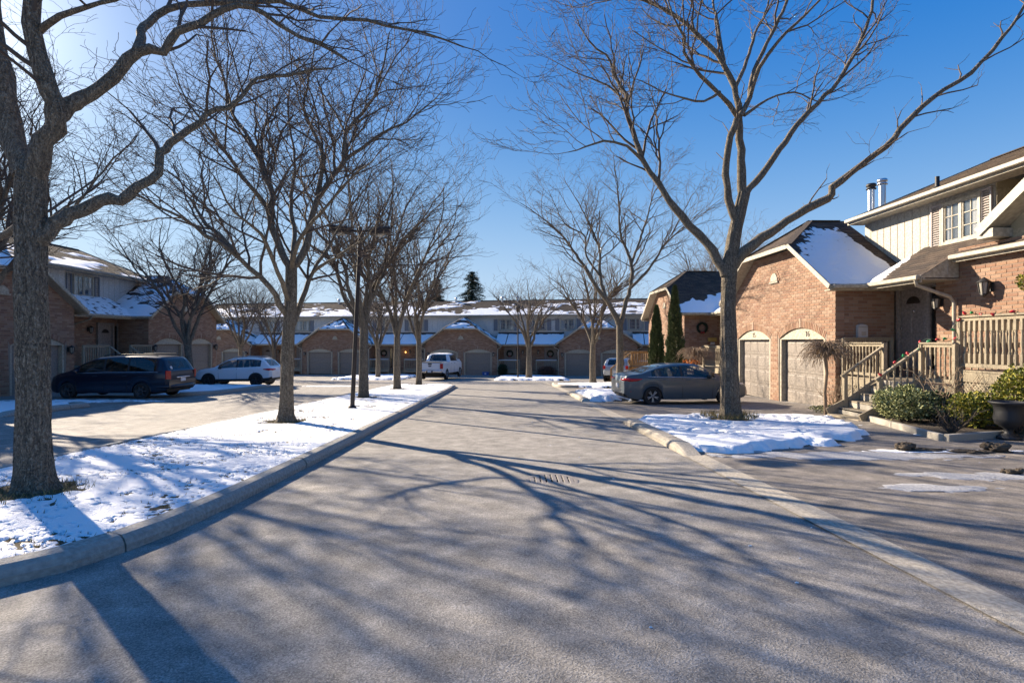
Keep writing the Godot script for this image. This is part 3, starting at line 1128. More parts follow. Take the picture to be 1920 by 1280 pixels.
func rel(root: Node3D, pts: Array, d0: float, d1: float) -> Array:
	# a limb's course from its sight lines, with depths running from d0 to d1
	var out := []
	for k in pts.size():
		var f := float(k) / maxi(pts.size() - 1, 1)
		out.append(at(pts[k][0], pts[k][1], lerpf(d0, d1, f)) - root.position)
	return out

func build_drawn_trees() -> void:
	# --- T1: big tree at the near end of the island
	var b := Vector3(-4.46, g(-4.5, -5.3) + 0.095, -5.3)
	var root := tree_root("stout bare tree with grey furrowed trunk at the rounded end of the island", b)
	var D := 5.3
	part(root, "trunk", trunk_mesh(rel(root, [[64, 925], [62, 800], [60, 650], [58, 520], [56, 420], [57, 322]], D, D), 0.138, 0.125, 0.55, true), M.bark)
	var tw := MB.new()
	var o := {bare = 0.35, every = 0.40, reach = 1.15, fine = 0.8}
	limb(root, tw, rel(root, [[50, 330], [30, 270], [15, 187], [0, 94], [-20, 0], [-40, -120], [-90, -300]], D, D + 0.4), 0.115, 0.05, o)
	limb(root, tw, rel(root, [[62, 335], [86, 262], [105, 215], [90, 169], [66, 94], [62, 0], [80, -110], [120, -300]], D, D - 0.2), 0.105, 0.05, o)
	limb(root, tw, rel(root, [[100, 222], [125, 200], [150, 184], [195, 161], [225, 131], [256, 97], [300, 92], [337, 64], [375, 45], [420, 19], [472, 11], [525, 49], [600, 85], [650, 112]], D, D + 0.9), 0.085, 0.014, {bare = 0.45, every = 0.36, reach = 1.0, fine = 0.8})
	limb(root, tw, rel(root, [[256, 97], [262, 71], [268, 50], [292, 30], [345, 9], [431, 7], [525, 4], [600, 30], [690, 40], [790, 60], [870, 88]], D + 0.35, D + 1.9), 0.055, 0.010, {bare = 0.3, every = 0.36, reach = 1.0, fine = 0.8})
	limb(root, tw, rel(root, [[66, 450], [90, 431], [116, 412], [150, 394], [184, 375], [225, 375], [262, 352], [296, 326], [298, 289], [319, 270], [356, 244], [390, 210], [427, 199], [457, 176], [484, 146], [544, 139], [620, 128]], D, D + 1.0), 0.085, 0.012, {bare = 0.5, every = 0.36, reach = 1.0, fine = 0.8})
	limb(root, tw, rel(root, [[70, 60], [110, 30], [160, 10], [214, 0], [300, -40]], D - 0.1, D - 0.4), 0.035, 0.012, {bare = 0.2, every = 0.3, reach = 0.9, fine = 0.8})
	limb(root, tw, rel(root, [[40, 300], [5, 262], [-60, 230], [-160, 180], [-300, 160]], D + 0.1, D + 1.8), 0.07, 0.015, o)
	limb(root, tw, rel(root, [[60, 400], [30, 425], [0, 440], [-70, 430], [-180, 380]], D + 0.1, D + 1.2), 0.05, 0.012, o)
	part(root, "twigs", tw, M.twig, "stuff")
	# --- T2: tree beyond it on the island
	b = Vector3(-4.5, g(-4.5, -11.3) + 0.095, -11.3)
	root = tree_root("bare tree on the island standing between the lamp post and the rounded end", b)
	D = 11.3
	part(root, "trunk", trunk_mesh(rel(root, [[535, 790], [537, 720], [540, 640], [545, 560], [546, 492]], D, D), 0.135, 0.11, 0.55, true), M.bark)
	tw = MB.new()
	o = {bare = 0.25, every = 0.46, reach = 2.0, fine = 1.0}
	limb(root, tw, rel(root, [[545, 500], [528, 475], [509, 425], [505, 394], [513, 367], [497, 333], [486, 302], [467, 259], [436, 213], [420, 150], [400, 90], [395, 20]], D, D + 0.6), 0.085, 0.012, o)
	limb(root, tw, rel(root, [[506, 396], [486, 367], [467, 348], [436, 306], [405, 263], [382, 229], [350, 190], [330, 140]], D, D - 1.2), 0.055, 0.010, o)
	limb(root, tw, rel(root, [[547, 500], [567, 479], [582, 421], [594, 371], [628, 325], [644, 302], [648, 252], [667, 225], [700, 180], [720, 120], [730, 60]], D, D + 1.0), 0.09, 0.012, o)
	limb(root, tw, rel(root, [[594, 368], [605, 306], [598, 271], [586, 244], [570, 200], [580, 140], [590, 70]], D + 0.4, D + 0.1), 0.055, 0.010, o)
	limb(root, tw, rel(root, [[642, 302], [682, 275], [717, 248], [760, 229], [800, 200], [825, 175]], D + 0.7, D + 1.5), 0.045, 0.009, o)
	limb(root, tw, rel(root, [[538, 590], [524, 571], [505, 537], [467, 502], [432, 468], [386, 441], [343, 410], [297, 387], [262, 371], [225, 362]], D, D - 1.8), 0.075, 0.010, o)
	limb(root, tw, rel(root, [[440, 472], [410, 440], [386, 421], [368, 392], [355, 371], [330, 350], [305, 325]], D - 0.5, D + 0.3), 0.05, 0.009, o)
	limb(root, tw, rel(root, [[545, 610], [551, 599], [571, 545], [586, 510], [605, 479], [628, 441], [648, 406], [668, 375], [690, 350]], D, D + 1.5), 0.07, 0.010, o)
	limb(root, tw, rel(root, [[588, 508], [600, 500], [628, 483], [663, 460], [690, 440], [720, 400]], D + 0.5, D - 0.6), 0.045, 0.009, o)
	limb(root, tw, rel(root, [[546, 500], [552, 440], [545, 380], [552, 300], [540, 220], [545, 140]], D + 0.1, D + 2.2), 0.06, 0.010, o)
	limb(root, tw, rel(root, [[540, 560], [520, 510], [490, 440], [440, 400], [400, 330]], D - 0.1, D - 3.0), 0.055, 0.010, o)
	limb(root, tw, rel(root, [[546, 500], [560, 450], [600, 400], [650, 340], [700, 300]], D - 0.1, D - 2.6), 0.05, 0.010, o)
	part(root, "twigs", tw, M.twig, "stuff")
	# --- R1: tree before the garages
	b = Vector3(5.03, g(5.0, -12.2) + 0.06, -12.2)
	root = tree_root("tall bare tree with sunlit forked limbs on the snowy lawn before the garages", b)
	D = 12.2
	part(root, "trunk", trunk_mesh(rel(root, [[1370, 790], [1369, 720], [1367, 640], [1366, 560], [1370, 490], [1380, 430], [1396, 362]], D, D), 0.20, 0.125, 0.42, true), M.bark)
	tw = MB.new()
	o = {bare = 0.35, every = 0.42, reach = 1.9, fine = 1.0}
	limb(root, tw, rel(root, [[1362, 515], [1347, 488], [1323, 455], [1293, 421], [1254, 377], [1235, 343], [1205, 299], [1186, 245], [1176, 211], [1176, 181], [1151, 132], [1137, 103], [1102, 73], [1080, 30]], D, D + 0.8), 0.12, 0.012, o)
	limb(root, tw, rel(root, [[1208, 304], [1176, 274], [1132, 264], [1100, 275], [1065, 285]], D + 0.4, D - 0.8), 0.045, 0.009, o)
	limb(root, tw, rel(root, [[1172, 190], [1140, 160], [1090, 140], [1050, 120]], D + 0.6, D + 1.6), 0.035, 0.009, o)
	limb(root, tw, rel(root, [[1376, 500], [1396, 470], [1445, 436], [1494, 401], [1553, 372], [1563, 352], [1616, 308], [1660, 274], [1690, 240], [1729, 201], [1773, 166], [1822, 137], [1861, 93], [1895, 54], [1915, 24], [1940, -40]], D, D - 0.9), 0.12, 0.02, {bare = 0.18, every = 0.75, reach = 0.9, fine = 1.0})
	limb(root, tw, rel(root, [[1384, 425], [1367, 372], [1362, 304], [1372, 255], [1382, 222]], D, D - 0.15), 0.085, 0.07, {bare = 0.5, every = 0.8, reach = 0.7})
	limb(root, tw, rel(root, [[1394, 370], [1391, 318], [1386, 220], [1377, 162], [1357, 118], [1318, 73], [1288, 44], [1254, 20], [1210, 0], [1150, -40], [1100, -120]], D, D + 0.5), 0.10, 0.012, o)
	limb(root, tw, rel(root, [[1386, 222], [1367, 196], [1347, 171], [1313, 142], [1284, 98], [1286, 70], [1262, 30], [1240, -50]], D, D - 1.2), 0.06, 0.010, o)
	limb(root, tw, rel(root, [[1350, 172], [1320, 190], [1285, 185], [1240, 170], [1200, 150]], D - 0.3, D - 1.4), 0.035, 0.009, o)
	limb(root, tw, rel(root, [[1387, 218], [1406, 181], [1411, 147], [1430, 98], [1455, 49], [1474, 5], [1500, -80], [1520, -180]], D, D + 0.9), 0.065, 0.014, o)
	limb(root, tw, rel(root, [[1408, 178], [1425, 127], [1460, 78], [1509, 29], [1538, 0], [1590, -70]], D + 0.1, D - 1.0), 0.05, 0.012, o)
	limb(root, tw, rel(root, [[1378, 165], [1401, 113], [1420, 54], [1440, 10], [1450, -90]], D + 0.1, D + 1.8), 0.05, 0.012, o)
	limb(root, tw, rel(root, [[1358, 120], [1347, 49], [1337, 0], [1320, -120]], D + 0.2, D + 1.6), 0.045, 0.012, o)
	limb(root, tw, rel(root, [[1390, 385], [1406, 352], [1450, 299], [1484, 250], [1518, 206], [1562, 166], [1592, 122], [1611, 83], [1631, 34], [1638, 0], [1650, -100]], D, D + 1.0), 0.085, 0.02, {bare = 0.35, every = 0.5, reach = 1.5})
	limb(root, tw, rel(root, [[1396, 216], [1440, 186], [1474, 174], [1504, 176], [1535, 190], [1570, 185]], D, D + 1.2), 0.035, 0.009, o)
	part(root, "twigs", tw, M.twig, "stuff")
	# --- T7: tree behind the sedan
	D = 29.0
	b = at(1162, 716, D)
	b.y = g(b.x, b.z) + 0.08
	root = tree_root("bare tree with two sweeping stems standing behind the slate sedan", b)
	part(root, "trunk", trunk_mesh([Vector3(0, -0.05, 0), Vector3(0.02, 1.5, 0), at(1162, 600, D) - b], 0.20, 0.17, 0.25, false), M.bark)
	tw = MB.new()
	o = {bare = 0.3, every = 0.42, reach = 2.3, fine = 1.35}
	limb(root, tw, rel(root, [[1160, 606], [1142, 569], [1120, 540], [1098, 503], [1075, 470], [1043, 430], [1005, 400], [975, 380]], D, D - 1.5), 0.15, 0.012, o)
	limb(root, tw, rel(root, [[1140, 566], [1130, 540], [1124, 507], [1124, 470], [1110, 430], [1085, 380], [1060, 340]], D, D + 1.5), 0.10, 0.012, o)
	limb(root, tw, rel(root, [[1164, 606], [1172, 573], [1183, 536], [1184, 492], [1164, 441], [1161, 389], [1157, 342], [1150, 290]], D, D + 0.5), 0.14, 0.012, o)
	limb(root, tw, rel(root, [[1182, 540], [1205, 518], [1230, 485], [1252, 452], [1285, 426], [1310, 400]], D, D - 1.0), 0.09, 0.012, o)
	limb(root, tw, rel(root, [[1184, 494], [1200, 450], [1215, 405], [1225, 365], [1250, 330]], D + 0.2, D + 1.8), 0.08, 0.012, o)
	limb(root, tw, rel(root, [[1128, 520], [1100, 480], [1095, 440], [1060, 420], [1030, 360]], D + 0.4, D + 2.4), 0.07, 0.012, o)
	part(root, "twigs", tw, M.twig, "stuff")

# a tree given by its measures
func tree(label: String, base: Vector3, rad: float, fork: float, high: float, spread: float, nl: int, seed_: int, fine: float, lean := Vector3.ZERO, reach := 1.6, every := 0.56) -> void:
	rng.seed = seed_
	var root := tree_root(label, base)
	var tp := Vector3(0, fork, 0) + lean
	part(root, "trunk", trunk_mesh([Vector3(0, -0.06, 0), Vector3(rng.randf_range(-0.04, 0.04), fork * 0.5, 0) + lean * 0.4, tp], rad, rad * 0.8, 0.28, false), M.bark)
	var tw := MB.new()
	var a0 := rng.randf() * TAU
	for k in nl:
		var an := a0 + TAU * k / nl + rng.randf_range(-0.3, 0.3)
		var s := spread * rng.randf_range(0.65, 1.05)
		var hh := (high - fork) * rng.randf_range(0.75, 1.0)
		if k % 3 == 2:
			s *= 0.45
		var e := Vector3(cos(an), 0, sin(an))
		var pts := [tp - Vector3(0, 0.12, 0)]
		for q in [[0.14, 0.2], [0.34, 0.42], [0.58, 0.62], [0.8, 0.82], [1.0, 1.0]]:
			pts.append(tp + e * s * q[0] + Vector3(0, hh * q[1], 0) + Vector3(rng.randf_range(-0.22, 0.22), rng.randf_range(-0.15, 0.15), rng.randf_range(-0.22, 0.22)))
		limb(root, tw, pts, rad * rng.randf_range(0.46, 0.6), 0.012, {bare = 0.2, every = every, reach = reach, fine = fine})
		if rng.randf() < 0.8:
			var m: Vector3 = pts[2]
			var e2 := e.rotated(Vector3.UP, rng.randf_range(-1.1, 1.1))
			limb(root, tw, [m, m + e2 * s * 0.2 + Vector3(0, hh * 0.18, 0), m + e2 * s * 0.45 + Vector3(0, hh * 0.32, 0), m + e2 * s * 0.75 + Vector3(0, hh * 0.5, 0)], rad * 0.34, 0.010, {bare = 0.15, every = every, reach = reach * 0.9, fine = fine})
	part(root, "twigs", tw, M.twig, "stuff")


func build_trees() -> void:
	build_drawn_trees()
	tree("third bare tree along the island, just past the lamp post", Vector3(-4.77, g(-4.7, -18.7) + 0.095, -18.7), 0.17, 2.4, 8.8, 3.9, 7, 301, 1.15, Vector3(0.02, 0, 0), 1.8)
	tree("bare tree with a low straw tuft at its foot on the island", Vector3(-4.7, g(-4.7, -24.2) + 0.095, -24.2), 0.165, 2.3, 8.6, 3.7, 7, 302, 1.25)
	tree("last bare tree at the far tip of the island", Vector3(-4.45, g(-4.5, -28.7) + 0.095, -28.7), 0.16, 2.3, 8.4, 3.6, 7, 307, 1.3)
	tree("bare tree leaning before the shaded garages by the white SUV", Vector3(-16.2, g(-16, -29.2) + 0.1, -28.6), 0.21, 2.1, 8.8, 4.4, 7, 304, 1.3, Vector3(-0.15, 0, 0), 2.0)
	tree("large bare tree in the snowy yard before the shaded terrace", Vector3(-15.0, g(-15, -15.6) + 0.1, -15.7), 0.21, 2.5, 9.4, 4.6, 9, 305, 1.2, Vector3.ZERO, 1.9, 0.46)
	tree("slender bare tree where the driveways end at the far lawn", at(1112, 712, 33.0) * Vector3(1, 0, 1) + Vector3(0, g(5.4, -33.0) + 0.1, 0), 0.2, 2.3, 7.6, 2.9, 5, 306, 1.4)
	tree("bare tree on the lawn between the two wreathed doors", Vector3(1.95, g(1.9, -43.0) + 0.1, -43.0), 0.25, 2.3, 7.4, 3.6, 6, 317, 1.6)
	tree("bare tree before the railed porch behind the white pickup's driveway", Vector3(-10.2, g(-10, -44.5) + 0.1, -44.5), 0.2, 2.4, 8.2, 3.4, 6, 308, 1.6)
	tree("bare tree beside the porch at the shaded corner terrace", Vector3(-22.4, g(-22, -47.0) + 0.1, -47.0), 0.2, 2.4, 8.2, 3.6, 6, 309, 1.6)
	tree("bare tree by the far porch steps past the white SUV", Vector3(-18.6, g(-18, -44.6) + 0.1, -44.6), 0.18, 2.0, 7.6, 3.2, 5, 310, 1.6)
	# beyond the roofs
	var far := [[16.5, 41.0, 10.5, "bare tree rising behind the cedar-flanked house"], [22.0, 50.0, 12.0, "tall bare tree behind the second garage roof"], [12.5, 66.0, 11.0, "bare tree behind the terrace roof near the fresh wood porch"], [-30.0, 66.0, 11.0, "bare tree behind the shaded corner roofs"], [3.0, 68.0, 9.5, "bare tree behind the snowy ridge over the wreathed doors"], [-14.0, 68.0, 10.0, "bare tree behind the ridge over the pickup's garages"], [-31.0, 30.0, 11.0, "bare tree behind the shaded terrace roof"]]
	var sd := 400
	for q in far:
		sd += 1
		tree(q[3], Vector3(q[0], g(q[0], -q[1]), -q[1]), 0.22, 3.0, q[2], 4.2, 6, sd, 2.0, Vector3.ZERO, 2.2, 0.6)
	for q in [[885.0, 1.0, 64.0, 11.8, 511, "dark green spruce rising behind the terrace ridge"], [818.0, 1.0, 66.0, 11.4, 512, "thin olive pine rising behind the terrace ridge"], [1003.0, 1.0, 66.0, 8.8, 513, "short dark pine seen over the ridge by the lamp post"]]:
		var p := at(q[0], 640, q[2])
		conifer(q[5], Vector3(p.x, g(p.x, p.z), p.z), q[3], q[4], q[4] == 512)

# conifer with drooping needled boughs
func conifer(label: String, base: Vector3, high: float, seed_: int, olive: bool) -> void:
	rng.seed = seed_
	var root := thing("pine_tree", label, "tree", base)
	var tk := MB.new()
	tk.tube(PackedVector3Array([Vector3.ZERO, Vector3(0, high * 0.5, 0), Vector3(0.05, high, 0)]), PackedFloat32Array([0.18, 0.11, 0.02]), 8)
	part(root, "trunk", tk, M.bark)
	var lf := MB.new()
	for k in 420:
		var f := rng.randf()
		var y := high * (0.25 + 0.74 * f)
		var len := pow(1.0 - f, 0.5) * 2.6 + 0.3
		len *= rng.randf_range(0.5, 1.1) * (0.7 if olive else 1.0)
		var an := rng.randf() * TAU
		var dr := Vector3(cos(an), rng.randf_range(-0.15, 0.25), sin(an))
		var n := int(len / 0.09) + 2
		for s in n:
			var p := Vector3(0, y, 0) + dr * len * s / n - Vector3(0, 0.2 * pow(float(s) / n, 2.0) * len, 0)
			for e in 7:
				var q := p + Vector3(rng.randf_range(-0.12, 0.12), rng.randf_range(-0.09, 0.09), rng.randf_range(-0.12, 0.12))
				var v := Vector3(rng.randf_range(-1, 1), rng.randf_range(-0.6, 0.8), rng.randf_range(-1, 1)).normalized() * 0.15
				var w := v.cross(Vector3(rng.randf(), 1, rng.randf())).normalized() * 0.03
				var t := rng.randf_range(0.7, 1.3)
				lf.tint(Color(0.05 * t, 0.06 * t, 0.022 * t) if olive else Color(0.022 * t, 0.042 * t, 0.022 * t))
				lf.tri(q - w, q + v, q + w)
	part(root, "needles", lf, M.leaf, "stuff")

# ---------------------------------------------------------------- houses
# a row's own axes: x along the facade, y up from the garage floor, z out to the street
const GW := 6.95
const PITCH := 0.68
const OV := 0.35

func front(u: float, o: float) -> Transform3D:
	return Transform3D(Basis(Vector3(1, 0, 0), Vector3(0, 1, 0), Vector3(0, 0, 1)), Vector3(u, 0, o))

func side(u: float, o: float, s: float) -> Transform3D:
	return Transform3D(Basis(Vector3(0, 0, -s), Vector3(0, 1, 0), Vector3(s, 0, 0)), Vector3(u, 0, o))

func pv(a: Array) -> PackedVector2Array:
	var out := PackedVector2Array()
	for k in range(0, a.size(), 2):
		out.append(Vector2(a[k], a[k + 1]))
	return out

func arch_poly(uc: float, b: float, h: float, rise: float, extra: float, foot := -0.2) -> PackedVector2Array:
	var R := (b * b + rise * rise) / (2.0 * rise)
	var cy := h + rise - R
	var th := asin(b / R)
	var out := PackedVector2Array([Vector2(uc - b, foot)])
	for k in 17:
		var an := -th + 2.0 * th * k / 16.0
		out.append(Vector2(uc + sin(an) * (R + extra), cy + cos(an) * (R + extra)))
	out.append(Vector2(uc + b, foot))
	return out

func board(mb: MB, a: Vector3, b: Vector3, w: float, h: float, up := Vector3.UP) -> void:
	mb.bar(a, b, w, h, 0.004, up)

func window(root: Node3D, xf: Transform3D, w: float, h: float, sashes: int, cols: int, rows: int, fm: Material, lit := false) -> void:
	# xf at the window's middle on the wall plane
	var fr := MB.new()
	var t := 0.075
	for s in [-1.0, 1.0]:
		fr.box(xf * Vector3(s * (w / 2 + t / 2), 0, 0.03), Vector3(t, h + 2 * t, 0.09), xf.basis, 0.006)
		fr.box(xf * Vector3(0, s * (h / 2 + t / 2), 0.032), Vector3(w, t, 0.086), xf.basis, 0.006)
	fr.box(xf * Vector3(0, -h / 2 - t - 0.02, 0.06), Vector3(w + 2 * t + 0.08, 0.04, 0.14), xf.basis, 0.006)
	var mull := 0.09
	for k in range(1, sashes):
		fr.box(xf * Vector3(-w / 2 + w * k / sashes, 0, 0.03), Vector3(mull, h, 0.08), xf.basis, 0.006)
	var win := part(root, "window", fr, fm)
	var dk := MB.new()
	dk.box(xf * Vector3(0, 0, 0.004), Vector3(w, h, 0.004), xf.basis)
	part(win, "dark_backing", dk, M.interior_dark)  # thin sheet behind the glass; indoor shade put into its colour
	# drawn curtains, wider or narrower from window to window
	for e in [-1.0, 1.0]:
		var cw := w * rng.randf_range(0.06, 0.3)
		var cu := MB.new()
		var folds := []
		for r in 2:
			var row := PackedVector3Array()
			for k in 13:
				row.append(xf * Vector3(e * (w / 2 - cw * k / 12.0), (r - 0.5) * h, 0.013 + 0.005 * sin(k * 1.9)))
			folds.append(row)
		cu.grid(folds, e > 0)
		part(win, "curtain", cu, M.curtain)
	var bars := MB.new()
	var sw := (w - mull * (sashes - 1)) / sashes
	for s in sashes:
		var x0 := -w / 2 + s * (sw + mull)
		for b in 4:
			pass
		for c in cols:
			for r in rows:
				var pw := sw / cols
				var ph := h / rows
				var gl := MB.new()
				gl.box(xf * Vector3(x0 + pw * (c + 0.5), -h / 2 + ph * (r + 0.5), 0.028), Vector3(pw - 0.016, ph - 0.016, 0.006), xf.basis)
				part(win, "pane", gl, M.glass)
		for c in range(1, cols):
			bars.box(xf * Vector3(x0 + sw * c / cols, 0, 0.032), Vector3(0.018, h, 0.022), xf.basis)
		for r in range(1, rows):
			bars.box(xf * Vector3(x0 + sw / 2, -h / 2 + h * r / rows, 0.033), Vector3(sw, 0.018, 0.02), xf.basis)
		for e in [-1.0, 1.0]:
			bars.box(xf * Vector3(x0 + sw / 2 + e * (sw / 2 - 0.015), 0, 0.036), Vector3(0.03, h, 0.03), xf.basis)
			bars.box(xf * Vector3(x0 + sw / 2, e * (h / 2 - 0.015), 0.037), Vector3(sw - 0.06, 0.03, 0.03), xf.basis)
	part(win, "glazing_bar", bars, fm)

func shutter(root: Node3D, xf: Transform3D, w: float, h: float, m: Material, slats: int) -> void:
	var fr := MB.new()
	for s in [-1.0, 1.0]:
		fr.box(xf * Vector3(s * (w / 2 - 0.025), 0, 0.025), Vector3(0.05, h, 0.04), xf.basis, 0.004)
		fr.box(xf * Vector3(0, s * (h / 2 - 0.03), 0.024), Vector3(w - 0.1, 0.06, 0.038), xf.basis, 0.004)
	var sh := part(root, "shutter", fr, m)
	if slats == 0:
		var pl := MB.new()
		pl.box(xf * Vector3(0, 0, 0.015), Vector3(w - 0.1, h - 0.12, 0.02), xf.basis)
		part(sh, "panel", pl, m)
		return
	var one := MB.new()
	one.box(Vector3.ZERO, Vector3(w - 0.1, 0.05, 0.008), Basis(Vector3(1, 0, 0), -0.7))
	var me := one.mesh()
	for k in slats:
		inst(sh, "slat", me, m, xf * Transform3D(Basis(), Vector3(0, -h / 2 + 0.06 + (h - 0.12) * (k + 0.5) / slats, 0.02)))

func lantern(root: Node3D, at_: Vector3, out: Vector3, k := 1.0) -> void:
	var mb := MB.new()
	var c := at_ + out * 0.13 * k
	mb.box(at_ + out * 0.012, Vector3(0.10, 0.16, 0.024) * k, Basis.looking_at(-out, Vector3.UP), 0.005)
	mb.tube(PackedVector3Array([at_ + out * 0.02 + Vector3(0, 0.03, 0) * k, at_ + out * 0.08 * k + Vector3(0, 0.12, 0) * k, c + Vector3(0, 0.13, 0) * k]), PackedFloat32Array([0.012 * k, 0.012 * k, 0.012 * k]), 6)
	mb.lathe(pv([0.0, 0.16, 0.03, 0.14, 0.10, 0.08, 0.10, 0.07, 0.0, 0.07]), Transform3D(Basis().scaled(Vector3.ONE * k), c), 6)
	for q in 6:
		var an := TAU * q / 6
		mb.bar(c + Vector3(cos(an) * 0.085, 0.07, sin(an) * 0.085) * k, c + Vector3(cos(an) * 0.055, -0.12, sin(an) * 0.055) * k, 0.012 * k, 0.012 * k)
	mb.lathe(pv([0.0, -0.12, 0.06, -0.12, 0.03, -0.15, 0.0, -0.19]), Transform3D(Basis().scaled(Vector3.ONE * k), c), 6)
	var l := part(root, "lantern", mb, M.iron)
	var gl := MB.new()
	gl.lathe(pv([0.05, -0.12, 0.078, 0.07]), Transform3D(Basis().scaled(Vector3.ONE * k), c), 6)
	part(l, "pane", gl, M.lens)

func entry_door(root: Node3D, xf: Transform3D, h: float, m: Material, fm: Material, detail: bool, wreath := false) -> void:
	# xf at the sill's middle
	var w := 0.92
	var fr := MB.new()
	for s in [-1.0, 1.0]:
		fr.box(xf * Vector3(s * (w / 2 + 0.06), h / 2 + 0.06, 0.03), Vector3(0.12, h + 0.12, 0.12), xf.basis, 0.006)
	fr.box(xf * Vector3(0, h + 0.06, 0.033), Vector3(w, 0.12, 0.11), xf.basis, 0.006)
	fr.box(xf * Vector3(0, -0.03, 0.05), Vector3(w + 0.24, 0.06, 0.16), xf.basis, 0.006)
	part(root, "door_frame", fr, fm)
	var lf := MB.new()
	lf.box(xf * Vector3(0, h / 2, 0.0), Vector3(w - 0.01, h - 0.01, 0.045), xf.basis, 0.004)
	var d := part(root, "door", lf, m)
	var fan := MB.new()
	var ap := PackedVector2Array()
	for k in 13:
		var an := PI * k / 12.0
		ap.append(Vector2(cos(an) * 0.27, sin(an) * 0.22))
	fan.slab(ap, xf * Transform3D(Basis(), Vector3(0, h - 0.42, 0.0)), 0.02, 0.027)
	part(d, "fanlight", fan, M.tinted)
	var rim := MB.new()
	for k in 12:
		var a := ap[k]
		var b := ap[k + 1]
		rim.bar(xf * Vector3(a.x, h - 0.42 + a.y, 0.028), xf * Vector3(b.x, h - 0.42 + b.y, 0.028), 0.02, 0.02, 0.0, xf.basis.z)
	rim.bar(xf * Vector3(-0.27, h - 0.42, 0.028), xf * Vector3(0.27, h - 0.42, 0.028), 0.02, 0.02, 0.0, xf.basis.z)
	part(d, "fanlight_frame", rim, m)
	if detail:
		var one := MB.new()
		one.piece(-0.17, -0.3, 0.17, 0.3, Transform3D(), 0.012, 0.012, 0.03)
		var me := one.mesh()
		for q in [[-0.22, 0.45, 0.9], [0.22, 0.45, 0.9], [-0.22, 1.18, 0.9], [0.22, 1.18, 0.9]]:
			inst(d, "panel", me, m, xf * Transform3D(Basis(), Vector3(q[0], q[1], 0.0225)))
		var kn := MB.new()
		kn.lathe(pv([0.0, 0.07, 0.028, 0.06, 0.03, 0.04, 0.012, 0.025, 0.012, 0.0]), xf * Transform3D(Basis(Vector3(1, 0, 0), PI / 2), Vector3(-0.38, 1.0, 0.02)), 12)
		kn.lathe(pv([0.0, 0.02, 0.035, 0.015, 0.035, 0.0]), xf * Transform3D(Basis(Vector3(1, 0, 0), PI / 2), Vector3(0.0, h - 0.62, 0.02)), 12)
		part(d, "knob", kn, M.chrome)
	# sidelight
	var sl := MB.new()
	sl.box(xf * Vector3(w / 2 + 0.12 + 0.16, h / 2 + 0.02, 0.0), Vector3(0.24, h - 0.1, 0.03), xf.basis)
	part(root, "sidelight", sl, M.tinted)
	var sf := MB.new()
	for s in [-1.0, 1.0]:
		sf.box(xf * Vector3(w / 2 + 0.28 + s * 0.14, h / 2 + 0.05, 0.028), Vector3(0.04, h + 0.1, 0.09), xf.basis, 0.004)
	part(root, "sidelight_frame", sf, fm)

func garage_door(root: Node3D, uc: float, o: float, m: Material, detail: bool, number: String) -> void:
	var w := 2.43
	var h := 2.13
	for s in [-1.0, 1.0]:
		var tr := MB.new()
		tr.box(Vector3(uc + s * (w / 2 + 0.05), h / 2 + 0.01, o - 0.06), Vector3(0.10, h + 0.02, 0.08), Basis(), 0.005)
		tr.box(Vector3(uc + s * (w / 2 + 0.0), h / 2, o - 0.14), Vector3(0.03, h, 0.10), Basis(), 0.004)
		part(root, "door_jamb", tr, M.cream)
	var ty := MB.new()
	var ap := arch_poly(uc, w / 2 + 0.09, h + 0.02, 0.33, 0.0, h + 0.015)
	ty.slab(ap, front(0, o - 0.09), 0.0, 0.05, 0.006)
	ty.box(Vector3(uc, h + 0.03, o - 0.045), Vector3(w + 0.16, 0.05, 0.04), Basis(), 0.004)
	var tn := part(root, "arch_panel", ty, M.cream)
	if number:
		var tm := TextMesh.new()
		tm.text = number
		tm.font = SystemFont.new()
		tm.font.font_names = PackedStringArray(["Droid Sans"])
		tm.font_size = 20
		tm.pixel_size = 0.011
		tm.depth = 0.012
		inst(tn, "house_number", tm, M.number, Transform3D(Basis(), Vector3(uc + 0.35 if number == "16" else uc, h + 0.17, o - 0.034)))
	var body := MB.new()
	body.box(Vector3(uc, h / 2, o - 0.21), Vector3(w, h, 0.03))
	var gd := part(root, "garage_door", body, m)
	var sec := MB.new()
	sec.piece(0, 0, w - 0.01, h / 4 - 0.012, Transform3D(), 0.018, 0.018, 0.006)
	var sme := sec.mesh()
	var pan := MB.new()
	pan.piece(0, 0, 0.50, 0.36, Transform3D(), 0.006, 0.006, 0.03)
	var fl := MB.new()
	for q in [[0, 0, 0.54, 0.014], [0, 0.386, 0.54, 0.4], [0, 0.014, 0.014, 0.386], [0.526, 0.014, 0.54, 0.386]]:
		fl.piece(q[0], q[1], q[2], q[3], Transform3D(), 0.004, 0.004, 0.002)
	var pme := pan.mesh()
	var fme := fl.mesh()
	for r in 4:
		inst(gd, "section", sme, m, Transform3D(Basis(), Vector3(uc - w / 2 + 0.005, r * h / 4 + 0.006, o - 0.195)))
		if detail:
			for c in 4:
				var x := uc - w / 2 + 0.06 + c * 0.592
				inst(gd, "panel", pme, m, Transform3D(Basis(), Vector3(x + 0.02, r * h / 4 + 0.09, o - 0.177)))
				inst(gd, "panel_frame", fme, m, Transform3D(Basis(), Vector3(x, r * h / 4 + 0.07, o - 0.177)))

